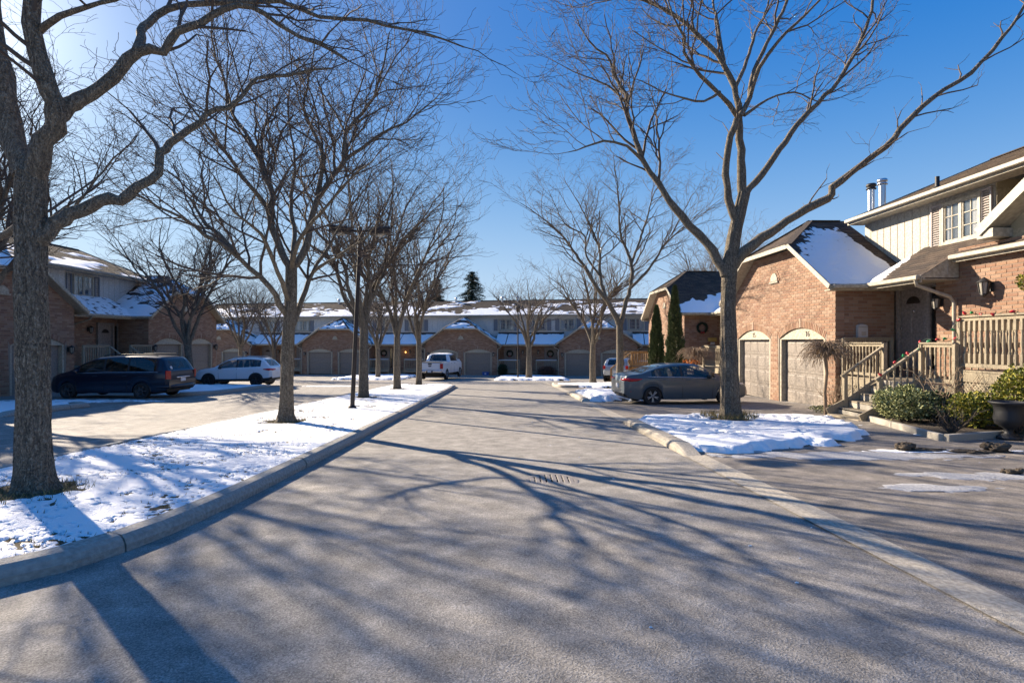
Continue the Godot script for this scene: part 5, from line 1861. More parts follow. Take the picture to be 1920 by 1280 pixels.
func far_row() -> void:
	var th := deg_to_rad(10.6)
	var ux := Vector3(cos(th), 0, sin(th))
	var b := Basis(ux, Vector3.UP, ux.cross(Vector3.UP))
	var root := thing("townhouse_terrace", "long brick terrace with snow-covered porch roofs closing the end of the street", "terrace", Vector3(-4.07, -1.85, -51.7), b)
	var he := 2.92
	var per := 12.72
	for k in 5:
		var uc := (k - 2) * per
		var off := k * 37.0
		garage_block(root, uc - GW / 2, he, 2.4, {cols = BRICKS, door = M.garage, detail = false, depth = [1.65, 1.65], gutter = [0.8, 0.8], snow = [func(x, y): return 0.03 + 0.05 * nz.get_noise_2d(x * 40.0 + off, y * 40.0), func(x, y): return 0.02 + 0.10 * (nz.get_noise_2d(x * 40.0 + off, y * 90.0) + 0.25 - 0.28 * y), func(x, y): return 0.02 + 0.05 * (nz.get_noise_2d(x * 50.0 + off, y * 50.0) - 0.1)], tab = 0.9, snowstep = 0.1, foot = -0.5})
		for s in [-1.0, 1.0]:
			lantern(root, Vector3(uc + s * (GW / 2 - 0.3), 2.0, 0.01), Vector3(0, 0, 1), 1.3)
			downspout(root, [Vector3(uc + s * (GW / 2 + 0.45), he - 0.1, 0.3), Vector3(uc + s * (GW / 2 + 0.40), he - 0.25, 0.28), Vector3(uc + s * (GW / 2 + 0.06), he - 0.45, 0.05), Vector3(uc + s * (GW / 2 + 0.06), 0.0, 0.05)])
		if k == 4: continue
		var u0 := uc + GW / 2
		var u1 := uc + per - GW / 2
		brick_wall(root, pv([u0, -0.5, u1, -0.5, u1, 3.3, u0, 3.3]), front(0, -1.65), brick_spec(0, BRICKS))
		porch_roof(root, u0 - 0.3, u1 + 0.3, -0.55, he, -2.33, 4.1, 0.9, func(x, y): return 0.045 + 0.02 * nz.get_noise_2d(x * 30.0 + off, y * 30.0) - 0.12 * smoothstep(1.72, 1.9, y + 0.15 * nz.get_noise_2d(x * 60.0 + off, 3.0)) - 0.06 * smoothstep(0.05, 0.0, absf(fmod(x, 2.1) - 1.0)))
		entry_door(root, front(u0 + 0.95, -1.60) * Transform3D(Basis(), Vector3(0, 0.55, 0)), 2.0, M.door, M.door, false)
		entry_door(root, front(u1 - 0.95, -1.60) * Transform3D(Basis(), Vector3(0, 0.55, 0)), 2.0, M.door, M.door, false)
		for u in [u0 + 2.2, u1 - 2.1]:
			lantern(root, Vector3(u, 2.2, -1.64), Vector3(0, 0, 1), 1.3)
	batten_wall(root, -34.0, 17.5, 3.7, 5.6, -2.33, M.sidingw, 0.5)
	var wins := [4.25, 8.5, 12.4, -4.3, -8.2, -0.2 - per * 0 + 20.0, -12.9 - 4.3, -16.9, -21.0, -12.72 + 4.1, -29.5]
	for u in [3.9, 7.1, 9.9, -8.6, -5.2, 16.2, -17.5, -21.3, -12.9, -29.8, -25.0]:
		window(root, front(u, -2.32) * Transform3D(Basis(), Vector3(0, 4.82, 0.014)), 1.35, 0.95, 2, 2, 3, M.white)
		for s in [-1.0, 1.0]:
			shutter(root, front(u + s * 1.02, -2.31) * Transform3D(Basis(), Vector3(0, 4.8, 0.01)), 0.38, 1.12, M.shutter2, 0)
	upper_roof(root, -34.5, 17.8, 5.74, -1.83, -6.6, 0.37, 1.4, func(x, y):
		var n := 1.3 * nz.get_noise_2d(x * 11.0, y * 20.0) + 0.7 * nz.get_noise_2d(x * 45.0, y * 80.0)
		return clampf(0.16 * (n + 0.62 - 0.25 * y), -0.012, 0.04), 0, 0.11)
	for u in [-21.0, -15.5, -2.2, 2.8, 4.4]:
		var fl := MB.new()
		fl.lathe(pv([0.12, -0.6, 0.12, 0.7, 0.16, 0.7, 0.16, 0.85, 0.0, 0.88]), Transform3D(Basis(), Vector3(u, 7.0, -6.2)), 12)
		part(root, "flue", fl, M.steel)
	var mb := MB.new()
	mb.box(Vector3(-8.25, 2.2, -6.3), Vector3(51.0, 6.6, 7.6))
	for k in 5:
		mb.box(Vector3((k - 2) * per, 1.2, -2.6), Vector3(GW - 0.6, 3.2, 2.4))
	part(root, "main_block", mb, M.siding)

# ---------------------------------------------------------------- vehicles
# own axes: x forward from the tail (0) to the nose (L), y up, z across
func curve_at(p: Array, x: float) -> float:
	# p: [x, value] pairs, eased between neighbours
	if x <= p[0][0]: return p[0][1]
	for k in p.size() - 1:
		if x <= p[k + 1][0]:
			var a: float = p[maxi(k - 1, 0)][1]
			var d: float = p[mini(k + 2, p.size() - 1)][1]
			var f: float = (x - p[k][0]) / maxf(p[k + 1][0] - p[k][0], 1e-5)
			var l: float = lerpf(p[k][1], p[k + 1][1], f)
			if p[k].size() > 2: return l
			var c: float = cubic_interpolate(p[k][1], p[k + 1][1], a, d, f)
			return clampf(lerpf(l, c, 0.55), minf(p[k][1], p[k + 1][1]) - 0.01, maxf(p[k][1], p[k + 1][1]) + 0.01)
	return p[p.size() - 1][1]

func wheel(root: Node3D, at_: Vector3, r: float, w: float, sgn: float, rim_m: Material, style: String) -> void:
	var xf := Transform3D(Basis(Vector3(1, 0, 0), PI / 2 * sgn), at_)   # lathe axis to the side, +y outward
	var t := MB.new()
	t.lathe(pv([r * 0.66, w * 0.40, r * 0.72, w * 0.49, r * 0.88, w * 0.5, r * 0.97, w * 0.42, r, w * 0.28, r, -w * 0.28, r * 0.97, -w * 0.42, r * 0.88, -w * 0.5, r * 0.66, -w * 0.45]), xf, 36)
	var tr := MB.new()
	var wn := Node3D.new()
	wn.name = "wheel"
	root.add_child(wn, true)
	part(wn, "tyre", t, M.tyre)
	var rm := MB.new()
	rm.lathe(pv([r * 0.67, w * 0.42, r * 0.65, w * 0.44, r * 0.60, w * 0.38, r * 0.60, w * 0.05, 0.0, w * 0.05]), xf, 36)
	part(wn, "rim", rm, M.trim if style == "spoke" else rim_m)
	if style == "spoke":
		for k in 5:
			var an := TAU * k / 5 + 0.3
			for e in [-0.16, 0.16]:
				var sp := MB.new()
				var a := xf * Vector3(cos(an) * r * 0.10, w * 0.34, sin(an) * r * 0.10)
				var d := xf * Vector3(cos(an + e) * r * 0.63, w * 0.40, sin(an + e) * r * 0.63)
				sp.bar(a, d, r * 0.085, 0.03, 0.006, xf.basis.y)
				part(wn, "spoke", sp, rim_m)
	else:
		for k in 6:
			var an := TAU * k / 6
			var sp := MB.new()
			sp.bar(xf * Vector3(cos(an) * r * 0.1, w * 0.3, sin(an) * r * 0.1), xf * Vector3(cos(an) * r * 0.6, w * 0.33, sin(an) * r * 0.6), r * 0.17, 0.03, 0.006, xf.basis.y)
			part(wn, "spoke", sp, rim_m)
	var hb := MB.new()
	hb.lathe(pv([0.0, w * 0.42, r * 0.14, w * 0.40, r * 0.17, w * 0.3]), xf, 16)
	part(wn, "hub", hb, rim_m)

func car(called: String, label: String, cat: String, base: Vector3, yaw: float, s: Dictionary) -> Node3D:
	var root := thing(called, label, cat, base, Basis(Vector3.UP, yaw).scaled(Vector3.ONE * s.get("scale", 1.0)))
	var L: float = s.L
	var W: float = s.W / 2.0
	var ax: Array = s.axles
	var R: float = s.R
	var sill: float = s.sill
	var xs := []
	var x := 0.0
	while x < L:
		xs.append(x)
		x += 0.035
	xs.append(L)
	for q in s.cuts:
		xs.append(q)
	xs.sort()
	var rows := []      # one ring for each station, from the sill over the roof's middle
	for q in xs:
		var xx: float = q
		var yb: float = maxf(sill, curve_at(s.under, xx))
		for a in ax:
			var dx: float = absf(xx - a)
			var ra := R * 1.16
			if dx < ra:
				yb = maxf(yb, R * 0.98 + sqrt(ra * ra - dx * dx))
		var wf: float = curve_at(s.plan, xx) * W
		var belt: float = maxf(curve_at(s.belt, xx), yb + 0.03)
		var top: float = maxf(curve_at(s.top, xx), belt + 0.001)
		var up := top - belt
		var gw: float = wf * lerpf(0.965, s.tumble, clampf(up / 0.5, 0.0, 1.0))
		var mid := lerpf(yb, belt, 0.55)
		var row := PackedVector3Array()
		var sec := [
			Vector2(wf * 0.955, yb),
			Vector2(wf * 0.985, lerpf(yb, mid, 0.35)),
			Vector2(wf * 1.0, mid),
			Vector2(wf * 0.992, lerpf(mid, belt, 0.62)),
			Vector2(wf * 0.972, belt - minf(0.035, (belt - yb) * 0.3)),
			Vector2(wf * 0.955, belt),
			Vector2(lerpf(wf * 0.95, gw, 0.06), belt + up * 0.07),
			Vector2(lerpf(wf * 0.95, gw, 0.86), belt + up * 0.83),
			Vector2(gw * 0.93, belt + up * 0.945),
			Vector2(gw * 0.72, belt + up * 0.985),
			Vector2(gw * 0.36, top - 0.003),
			Vector2(0.0, top)]
		for e in sec:
			row.append(Vector3(xx, e.y, e.x))
		for e in range(sec.size() - 2, -1, -1):
			row.append(Vector3(xx, sec[e].y, -sec[e].x))
		rows.append(row)
	var nc: int = rows[0].size()
	var kind := func(r, k):
		var xm: float = (xs[r] + xs[r + 1]) / 2
		var e: int = k if k < 11 else nc - 2 - k
		if e == 6:
			for q in s.side_glass:
				if xm > q[0] and xm < q[1]: return 1
			return 3 if s.has("pillar") and xm > s.pillar[0] and xm < s.pillar[1] else 0
		if e >= 8:
			if xm > s.screen[0] and xm < s.screen[1]: return 2 if e > 8 else 0
			if xm > s.rear[0] and xm < s.rear[1]: return 4 if e > 8 else 0
		if s.has("clad") and e == 0: return 5
		return 0
	var names := ["body", "side_window", "windscreen", "pillar_trim", "rear_window", "sill_trim"]
	var mats := [s.paint, s.glass, M.carglass, M.trim, s.get("rear_glass", s.glass), M.trim]
	for kd in 6:
		var mb := MB.new()
		mb.grid(rows, false, func(r, k): return kind.call(r, k) == kd)
		if mb.i.size() == 0:
			continue
		# outward normals
		for v in mb.v.size():
			var c := Vector3(clampf(mb.v[v].x, L * 0.25, L * 0.75), minf(mb.v[v].y, 0.6), 0)
			if mb.n[v].dot(mb.v[v] - c) < 0: mb.n[v] = -mb.n[v]
		if kd == 0:
			for en in [0, rows.size() - 1]:
				for k in range(1, nc - 1):
					mb.tri(rows[en][0], rows[en][k], rows[en][k + 1], Vector3(-1 if en == 0 else 1, 0, 0))
		part(root, names[kd], mb, mats[kd])
	# floor, wheel wells and seats
	var fl := MB.new()
	fl.box(Vector3(L / 2, sill + 0.10, 0), Vector3(L - 0.35, 0.12, W * 1.5))
	fl.box(Vector3((ax[0] + ax[1]) / 2, sill + 0.06, 0), Vector3(ax[1] - ax[0] - 2.5 * R, 0.1, W * 1.86))
	for a in ax:
		fl.box(Vector3(a, R + 0.12, 0), Vector3(R * 2.3, R * 1.6, W * 1.3))
	part(root, "underbody", fl, M.black)
	var cab: Array = s.seats
	for q in cab:
		for z in [-0.38, 0.38]:
			var st := MB.new()
			st.box(Vector3(q, sill + 0.38, z), Vector3(0.5, 0.2, 0.5), Basis(), 0.05)
			st.box(Vector3(q - 0.26, sill + 0.72, z), Vector3(0.14, 0.62, 0.48), Basis(Vector3(0, 0, 1), 0.2), 0.05)
			st.box(Vector3(q - 0.34, sill + 1.08, z), Vector3(0.10, 0.17, 0.26), Basis(Vector3(0, 0, 1), 0.2), 0.04)
			part(root, "seat", st, M.cabin)
	for a in ax:
		for z in [-1.0, 1.0]:
			wheel(root, Vector3(a, R, z * (W - 0.115)), R, 0.21, z, s.rim, s.get("rim_style", "spoke"))
	# arch lips
	for a in ax:
		for z in [-1.0, 1.0]:
			var lip := MB.new()
			var p := PackedVector3Array()
			var rr := PackedFloat32Array()
			for k in 19:
				var an := PI * (k / 18.0)
				var px: float = a + cos(an) * R * 1.15
				p.append(Vector3(px, R * 0.98 + sin(an) * R * 1.15, z * (curve_at(s.plan, px) * W * 0.962 + 0.004)))
				rr.append(0.016 if not s.has("clad") else 0.045)
			lip.tube(p, rr, 6)
			part(root, "arch_lip", lip, M.trim if s.has("clad") else s.paint)
	# mirrors and handles
	for z in [-1.0, 1.0]:
		var mi := MB.new()
		var mx: float = s.mirror[0]
		mi.box(Vector3(mx, s.mirror[1], z * (W + 0.07)), Vector3(0.14, 0.13, 0.2), Basis(), 0.04)
		mi.bar(Vector3(mx + 0.02, s.mirror[1] - 0.06, z * (W * 0.9)), Vector3(mx, s.mirror[1] - 0.03, z * (W + 0.02)), 0.05, 0.03)
		part(root, "mirror", mi, s.get("mirror_m", s.paint))
		for h in s.handles:
			var hd := MB.new()
			hd.box(Vector3(h[0], h[1], z * (W * 0.985 + 0.012)), Vector3(0.19, 0.03, 0.03), Basis(), 0.01)
			part(root, "door_handle", hd, s.get("handle_m", s.paint))
		# shut lines
		for q in s.seams:
			var sm := MB.new()
			sm.tube(PackedVector3Array([Vector3(q[0], q[1], z * (W * curve_at(s.plan, q[0]) * 0.995)), Vector3(q[0] + q[3] * 0.5, (q[1] + q[2]) / 2, z * (W * curve_at(s.plan, q[0]) * 1.0)), Vector3(q[0] + q[3], q[2], z * (W * curve_at(s.plan, q[0]) * 0.972))]), PackedFloat32Array([0.006, 0.006, 0.006]), 5)
			part(root, "shut_line", sm, M.trim)
	return root

func shell_patch(root: Node3D, called: String, poly: Array, xf: Transform3D, th: float, m: Material) -> Node3D:
	var mb := MB.new()
	mb.slab(pv(poly), xf, -0.02, th, 0.006)
	return part(root, called, mb, m)

func tail_xf(x: float, y: float, z: float, lean := 0.0, turn := 0.0) -> Transform3D:
	# a plate on the tail: its x runs across, its z points back
	var b := Basis(Vector3(0, 0, 1), Vector3(0, 1, 0), Vector3(-1, 0, 0))
	return Transform3D(Basis(Vector3.UP, turn) * b * Basis(Vector3(1, 0, 0), lean), Vector3(x, y, z))

func plate(root: Node3D, at_: Transform3D) -> void:
	shell_patch(root, "number_plate", [-0.15, -0.075, 0.15, -0.075, 0.15, 0.075, -0.15, 0.075], at_, 0.012, M.plate)

func build_cars() -> void:
	rng.seed = 50
	# slate sedan, nose to the garage
	var s := {L = 4.64, W = 1.80, R = 0.325, sill = 0.20, axles = [0.98, 3.69], paint = M.paint_slate, glass = M.carglass, rim = M.alloy, tumble = 0.70, scale = 0.885,
		under = [[0.0, 0.42], [0.18, 0.27], [0.5, 0.22], [4.2, 0.2], [4.64, 0.32]],
		plan = [[0.0, 0.80], [0.12, 0.90], [0.5, 0.975], [1.6, 1.0], [3.4, 0.99], [4.2, 0.93], [4.5, 0.82], [4.64, 0.66]],
		belt = [[0.0, 0.80], [0.08, 0.98], [0.5, 1.01], [1.5, 0.985], [3.2, 0.93], [3.6, 0.89], [4.3, 0.74], [4.55, 0.62], [4.64, 0.5]],
		top = [[0.0, 0.84], [0.06, 1.02], [0.28, 1.075], [0.62, 1.12], [1.2, 1.32], [1.75, 1.43], [2.3, 1.45], [2.75, 1.41], [3.2, 1.20], [3.62, 0.98], [4.1, 0.86], [4.45, 0.70], [4.64, 0.50]],
		side_glass = [[0.95, 1.26], [1.30, 2.02], [2.10, 3.30]], pillar = [1.26, 2.10], screen = [2.72, 3.55], rear = [0.66, 1.45], cuts = [0.95, 1.26, 1.30, 2.02, 2.10],
		seats = [1.7, 2.5], mirror = [3.02, 1.0], mirror_m = M.trim, handles = [[1.36, 0.90], [2.28, 0.885]], seams = [[1.22, 0.45, 0.95, -0.12], [2.06, 0.26, 0.94, 0.0], [3.16, 0.26, 0.92, 0.05]]}
	var base := Vector3(3.62, 0, -17.45)
	base.y = g(4.6, -17.5)
	var c := car("parked_sedan", "slate grey sedan parked nose-in before garage door 15", "car", base, 0.12, s)
	for z in [-1.0, 1.0]:
		var lt := MB.new()
		lt.tube(PackedVector3Array([Vector3(0.02, 0.89, z * 0.40), Vector3(0.03, 0.90, z * 0.66), Vector3(0.16, 0.895, z * 0.80), Vector3(0.42, 0.905, z * 0.868), Vector3(0.60, 0.93, z * 0.878)]), PackedFloat32Array([0.035, 0.055, 0.062, 0.045, 0.008]), 10, true)
		part(c, "tail_light", lt, M.redlens)
		var ct := MB.new()
		ct.tube(PackedVector3Array([Vector3(0.80, 1.005, z * 0.862), Vector3(1.0, 1.0, z * 0.868), Vector3(2.0, 0.975, z * 0.872), Vector3(3.3, 0.935, z * 0.862)]), PackedFloat32Array([0.010, 0.011, 0.011, 0.008]), 6)
		part(c, "chrome_strip", ct, M.chrome)
		var rf := MB.new()
		rf.box(Vector3(0.14, 0.50, z * 0.76), Vector3(0.03, 0.03, 0.2), Basis(Vector3.UP, z * 0.9), 0.01)
		part(c, "reflector", rf, M.redlens)
		var hl := MB.new()
		hl.tube(PackedVector3Array([Vector3(4.06, 0.78, z * 0.83), Vector3(4.3, 0.72, z * 0.76), Vector3(4.46, 0.68, z * 0.62)]), PackedFloat32Array([0.02, 0.05, 0.05]), 8, true)
		part(c, "headlight", hl, M.clearlens)
	var df := MB.new()
	df.box(Vector3(0.10, 0.40, 0), Vector3(0.14, 0.16, 1.1), Basis(), 0.03)
	part(c, "rear_diffuser", df, M.trim)
	plate(c, tail_xf(-0.005, 0.66, 0))
	# navy minivan
	var v := {L = 5.15, W = 2.0, R = 0.335, sill = 0.24, axles = [1.10, 4.18], paint = M.paint_navy, glass = M.tinted, rim = M.darkalloy, rim_style = "disc", tumble = 0.80, scale = 0.89,
		under = [[0.0, 0.46], [0.15, 0.34], [0.5, 0.27], [4.7, 0.24], [5.15, 0.34]],
		plan = [[0.0, 0.86], [0.15, 0.93], [0.6, 0.985], [2.5, 1.0], [4.0, 0.985], [4.7, 0.92], [5.0, 0.80], [5.15, 0.66]],
		belt = [[0.0, 0.72], [0.04, 1.02], [0.25, 1.10], [2.5, 1.07], [3.9, 1.03], [4.3, 0.99], [4.9, 0.82], [5.15, 0.6]],
		top = [[0.0, 0.76], [0.03, 1.10], [0.12, 1.22], [0.30, 1.58], [0.46, 1.70], [1.2, 1.745], [2.4, 1.745], [3.1, 1.68], [3.6, 1.48], [4.15, 1.14], [4.6, 1.03], [4.95, 0.88], [5.15, 0.64]],
		side_glass = [[0.52, 1.62], [1.70, 2.62], [2.70, 3.72]], pillar = [1.62, 2.70], screen = [3.12, 4.08], rear = [0.10, 0.36], cuts = [0.52, 1.62, 1.70, 2.62, 2.70, 0.06, 0.1, 0.14, 0.18, 0.22, 0.26, 0.3],
		seats = [1.0, 2.0, 3.0], mirror = [3.72, 1.12], handles = [[1.75, 0.94], [3.0, 0.93]], seams = [[1.68, 0.3, 1.06, 0.0], [2.66, 0.3, 1.05, 0.0], [3.8, 0.3, 1.02, 0.0]]}
	base = Vector3(-11.95, g(-14, -20.6), -20.6)
	c = car("parked_minivan", "navy blue minivan parked before the shaded garages", "minivan", base, PI - 0.06, v)
	for z in [-1.0, 1.0]:
		shell_patch(c, "tail_light", [-0.10, -0.17, 0.10, -0.17, 0.10, 0.17, -0.10, 0.17], tail_xf(0.045, 0.98, z * 0.86, 0.0, z * 0.62), 0.035, M.redlens)
		var st := MB.new()
		st.tube(PackedVector3Array([Vector3(0.4, 1.095, z * 0.965), Vector3(2.5, 1.08, z * 0.975), Vector3(3.8, 1.04, z * 0.965)]), PackedFloat32Array([0.010, 0.010, 0.008]), 6)
		part(c, "chrome_strip", st, M.chrome)
	var tr := MB.new()
	tr.bar(Vector3(-0.01, 0.86, -0.42), Vector3(-0.01, 0.86, 0.42), 0.04, 0.05, 0.01)
	part(c, "tailgate_trim", tr, M.chrome)
	var bm := MB.new()
	bm.tube(PackedVector3Array([Vector3(0.5, 0.5, -0.97), Vector3(0.08, 0.5, -0.86), Vector3(-0.03, 0.5, -0.5), Vector3(-0.03, 0.5, 0.5), Vector3(0.08, 0.5, 0.86), Vector3(0.5, 0.5, 0.97)]), PackedFloat32Array([0.03, 0.07, 0.08, 0.08, 0.07, 0.03]), 8)
	part(c, "bumper", bm, M.paint_navy)
	plate(c, tail_xf(-0.012, 0.76, 0))
	shell_patch(c, "window_sticker", [-0.05, -0.06, 0.05, -0.06, 0.05, 0.06, -0.05, 0.06], tail_xf(0.125, 1.27, 0.55 * -1.0, -0.45), 0.004, M.plate)
	var wp := MB.new()
	wp.bar(Vector3(0.14, 1.26, -0.1), Vector3(0.2, 1.34, 0.3), 0.02, 0.02)
	part(c, "wiper", wp, M.trim)
	for z in [-1.0, 1.0]:
		var rr := MB.new()
		rr.tube(PackedVector3Array([Vector3(0.6, 1.74, z * 0.66), Vector3(0.8, 1.80, z * 0.68), Vector3(2.6, 1.80, z * 0.68), Vector3(2.85, 1.74, z * 0.66)]), PackedFloat32Array([0.016, 0.02, 0.02, 0.016]), 6)
		part(c, "roof_rail", rr, M.trim)
	# white compact SUV
	var t := {L = 4.45, W = 1.84, R = 0.345, sill = 0.30, axles = [0.88, 3.56], paint = M.paint_white, glass = M.carglass, rim = M.darkalloy, tumble = 0.76, scale = 0.95, clad = true,
		under = [[0.0, 0.50], [0.15, 0.40], [0.5, 0.33], [4.1, 0.3], [4.45, 0.42]],
		plan = [[0.0, 0.84], [0.15, 0.93], [0.6, 0.985], [2.2, 1.0], [3.4, 0.99], [4.0, 0.93], [4.3, 0.82], [4.45, 0.66]],
		belt = [[0.0, 0.80], [0.06, 1.02], [0.4, 1.12], [1.4, 1.07], [2.9, 1.02], [3.5, 0.99], [4.1, 0.88], [4.45, 0.62]],
		top = [[0.0, 0.84], [0.05, 1.08], [0.2, 1.2], [0.5, 1.5], [0.72, 1.60], [1.4, 1.655], [2.0, 1.64], [2.5, 1.56], [2.95, 1.32], [3.28, 1.10], [3.8, 1.02], [4.2, 0.92], [4.45, 0.66]],
		side_glass = [[0.62, 1.02], [1.08, 1.92], [2.0, 3.0]], pillar = [1.02, 2.0], screen = [2.52, 3.24], rear = [0.16, 0.58], cuts = [0.62, 1.02, 1.08, 1.92, 2.0, 0.1, 0.14, 0.18, 0.22],
		seats = [1.5, 2.3], mirror = [2.86, 1.08], mirror_m = M.trim, handles = [[1.2, 0.98], [2.1, 0.96]], seams = [[1.06, 0.5, 1.04, -0.1], [1.96, 0.4, 1.05, 0.0], [2.96, 0.4, 1.0, 0.04]]}
	base = Vector3(-12.45, g(-14, -30.4), -30.4)
	c = car("parked_suv", "white compact SUV parked beyond the leaning bare tree", "car", base, PI - 0.02, t)
	for z in [-1.0, 1.0]:
		var lt := MB.new()
		lt.tube(PackedVector3Array([Vector3(0.0, 0.98, z * 0.36), Vector3(0.03, 0.98, z * 0.70), Vector3(0.18, 0.985, z * 0.845), Vector3(0.46, 1.0, z * 0.895)]), PackedFloat32Array([0.03, 0.055, 0.07, 0.02]), 8, true)
		part(c, "tail_light", lt, M.redlens)
		var rr := MB.new()
		rr.tube(PackedVector3Array([Vector3(0.6, 1.58, z * 0.60), Vector3(0.9, 1.68, z * 0.63), Vector3(2.0, 1.70, z * 0.63), Vector3(2.3, 1.62, z * 0.62)]), PackedFloat32Array([0.016, 0.02, 0.02, 0.016]), 6)
		part(c, "roof_rail", rr, M.paint_silver)
	plate(c, tail_xf(-0.005, 0.74, 0))
	# white pickup seen from behind
	var p := {L = 5.85, W = 2.03, R = 0.40, sill = 0.42, axles = [1.15, 4.85], paint = M.paint_white, glass = M.tinted, rim = M.alloy, tumble = 0.80,
		under = [[0.0, 0.62], [0.2, 0.56], [0.6, 0.5], [5.4, 0.45], [5.85, 0.5]],
		plan = [[0.0, 0.955], [0.05, 0.985], [1.0, 1.0], [4.6, 0.99], [5.4, 0.95], [5.7, 0.86], [5.85, 0.75]],
		belt = [[0.0, 1.32], [1.9, 1.34], [2.0, 1.36], [4.2, 1.30], [4.6, 1.28], [5.5, 1.20], [5.85, 0.95]],
		top = [[0.0, 1.33], [1.92, 1.35, 0], [1.96, 1.40, 0], [2.10, 1.84], [2.3, 1.93], [3.4, 1.95], [3.75, 1.88], [4.35, 1.40], [5.0, 1.33], [5.6, 1.24], [5.85, 0.98]],
		side_glass = [[2.2, 2.95], [3.05, 4.0]], pillar = [2.95, 3.05], screen = [3.7, 4.32], rear = [1.955, 2.14], cuts = [1.92, 1.955, 1.96, 2.0, 2.03, 2.06, 2.1, 2.2, 2.95, 3.05],
		seats = [2.7, 3.5], mirror = [4.0, 1.40], handles = [[2.28, 1.20], [3.18, 1.19]], handle_m = M.trim, seams = [[2.1, 0.5, 1.34, 0.0], [3.0, 0.5, 1.33, 0.0], [4.1, 0.5, 1.30, 0.0]]}
	base = at(806, 712, 41.0)
	base.y = g(base.x, -41.0)
	c = car("parked_pickup", "white pickup truck backed out before a garage of the far terrace", "truck", base, PI / 2 - 0.19, p)
	var tg := MB.new()
	tg.slab(pv([-0.78, 0.80, 0.78, 0.80, 0.78, 1.31, -0.78, 1.31]), tail_xf(0.0, 0, 0), 0.0, 0.03, 0.02)
	var tgn := part(c, "tailgate", tg, M.paint_white)
	shell_patch(tgn, "tailgate_handle", [-0.15, 1.16, 0.15, 1.16, 0.15, 1.28, -0.15, 1.28], tail_xf(-0.03, 0, 0), 0.02, M.trim)
	var ov := PackedVector2Array()
	for k in 16:
		ov.append(Vector2(cos(TAU * k / 16) * 0.13, 1.06 + sin(TAU * k / 16) * 0.05))
	var ob := MB.new()
	ob.slab(ov, tail_xf(-0.03, 0, 0), 0.0, 0.015)
	part(tgn, "badge", ob, M.paint_navy)
	for z in [-1.0, 1.0]:
		shell_patch(c, "tail_light", [-0.11, 0.86, 0.11, 0.86, 0.11, 1.26, -0.11, 1.26], tail_xf(0.0, 0, z * 0.90), 0.05, M.redlens)
		var bp := MB.new()
		bp.box(Vector3(-0.08, 0.66, z * 0.6), Vector3(0.2, 0.17, 0.72), Basis(), 0.03)
		part(c, "bumper", bp, M.chrome)
	var rl := MB.new()
	rl.box(Vector3(-0.01, 1.345, 0), Vector3(0.06, 0.03, 1.7), Basis(), 0.008)
	rl.box(Vector3(-0.06, 0.66, 0), Vector3(0.18, 0.14, 0.5), Basis(), 0.02)
	part(c, "tailgate_cap", rl, M.trim)
	plate(c, tail_xf(-0.155, 0.66, 0))
	# dark bed between the side rails
	var bd := MB.new()
	bd.box(Vector3(0.98, 1.355, 0), Vector3(1.8, 0.012, 1.6))
	part(c, "bed_cover", bd, M.trim)
	var sw := MB.new()
	var g0 := []
	for a in 13:
		var row := PackedVector3Array()
		for e in 13:
			var xx := 2.2 + 1.4 * a / 12.0
			var zz := -0.72 + 1.44 * e / 12.0
			var ed := minf(minf(a, 12 - a), minf(e, 12 - e)) / 3.0
			row.append(Vector3(xx, 1.93 + 0.05 * clampf(ed, 0, 1) + 0.008 * nf.get_noise_2d(xx * 6.0, zz * 6.0), zz))
		g0.append(row)
	sw.grid(g0, true)
	part(c, "roof_snow", sw, M.snow)
	# silver car half hidden behind the tree, tail to the street
	var u := t.duplicate()
	u["paint"] = M.paint_silver
	u["glass"] = M.tinted
	u["scale"] = 1.0
	base = at(1154, 710, 37.0)
	base.y = g(base.x, -37.0)
	c = car("parked_hatchback", "silver hatchback half hidden behind the two-stemmed bare tree", "car", base, PI / 2 - 0.35, u)
	for z in [-1.0, 1.0]:
		shell_patch(c, "tail_light", [-0.09, 0.92, 0.09, 0.92, 0.09, 1.16, -0.09, 1.16], tail_xf(0.03, 0, z * 0.76, 0.0, z * 0.5), 0.05, M.redlens)
	plate(c, tail_xf(-0.005, 0.72, 0))

# ---------------------------------------------------------------- porches, plants, street furniture
func baluster_mesh(h: float, turned: bool, k := 1.0) -> Mesh:
	var mb := MB.new()
	if turned:
		mb.box(Vector3(0, h * 0.12, 0), Vector3(0.04 * k, h * 0.24, 0.04 * k), Basis(), 0.003)
		mb.box(Vector3(0, h * 0.88, 0), Vector3(0.04 * k, h * 0.24, 0.04 * k), Basis(), 0.003)
		mb.lathe(pv([0.016, h * 0.24, 0.021, h * 0.27, 0.013, h * 0.30, 0.020, h * 0.42, 0.021, h * 0.5, 0.019, h * 0.6, 0.013, h * 0.70, 0.021, h * 0.73, 0.016, h * 0.76]), Transform3D(Basis().scaled(Vector3(k, 1, k)), Vector3.ZERO), 8)
	else:
		mb.box(Vector3(0, h / 2, 0), Vector3(0.038, h, 0.038), Basis(), 0.003)
	return mb.mesh()

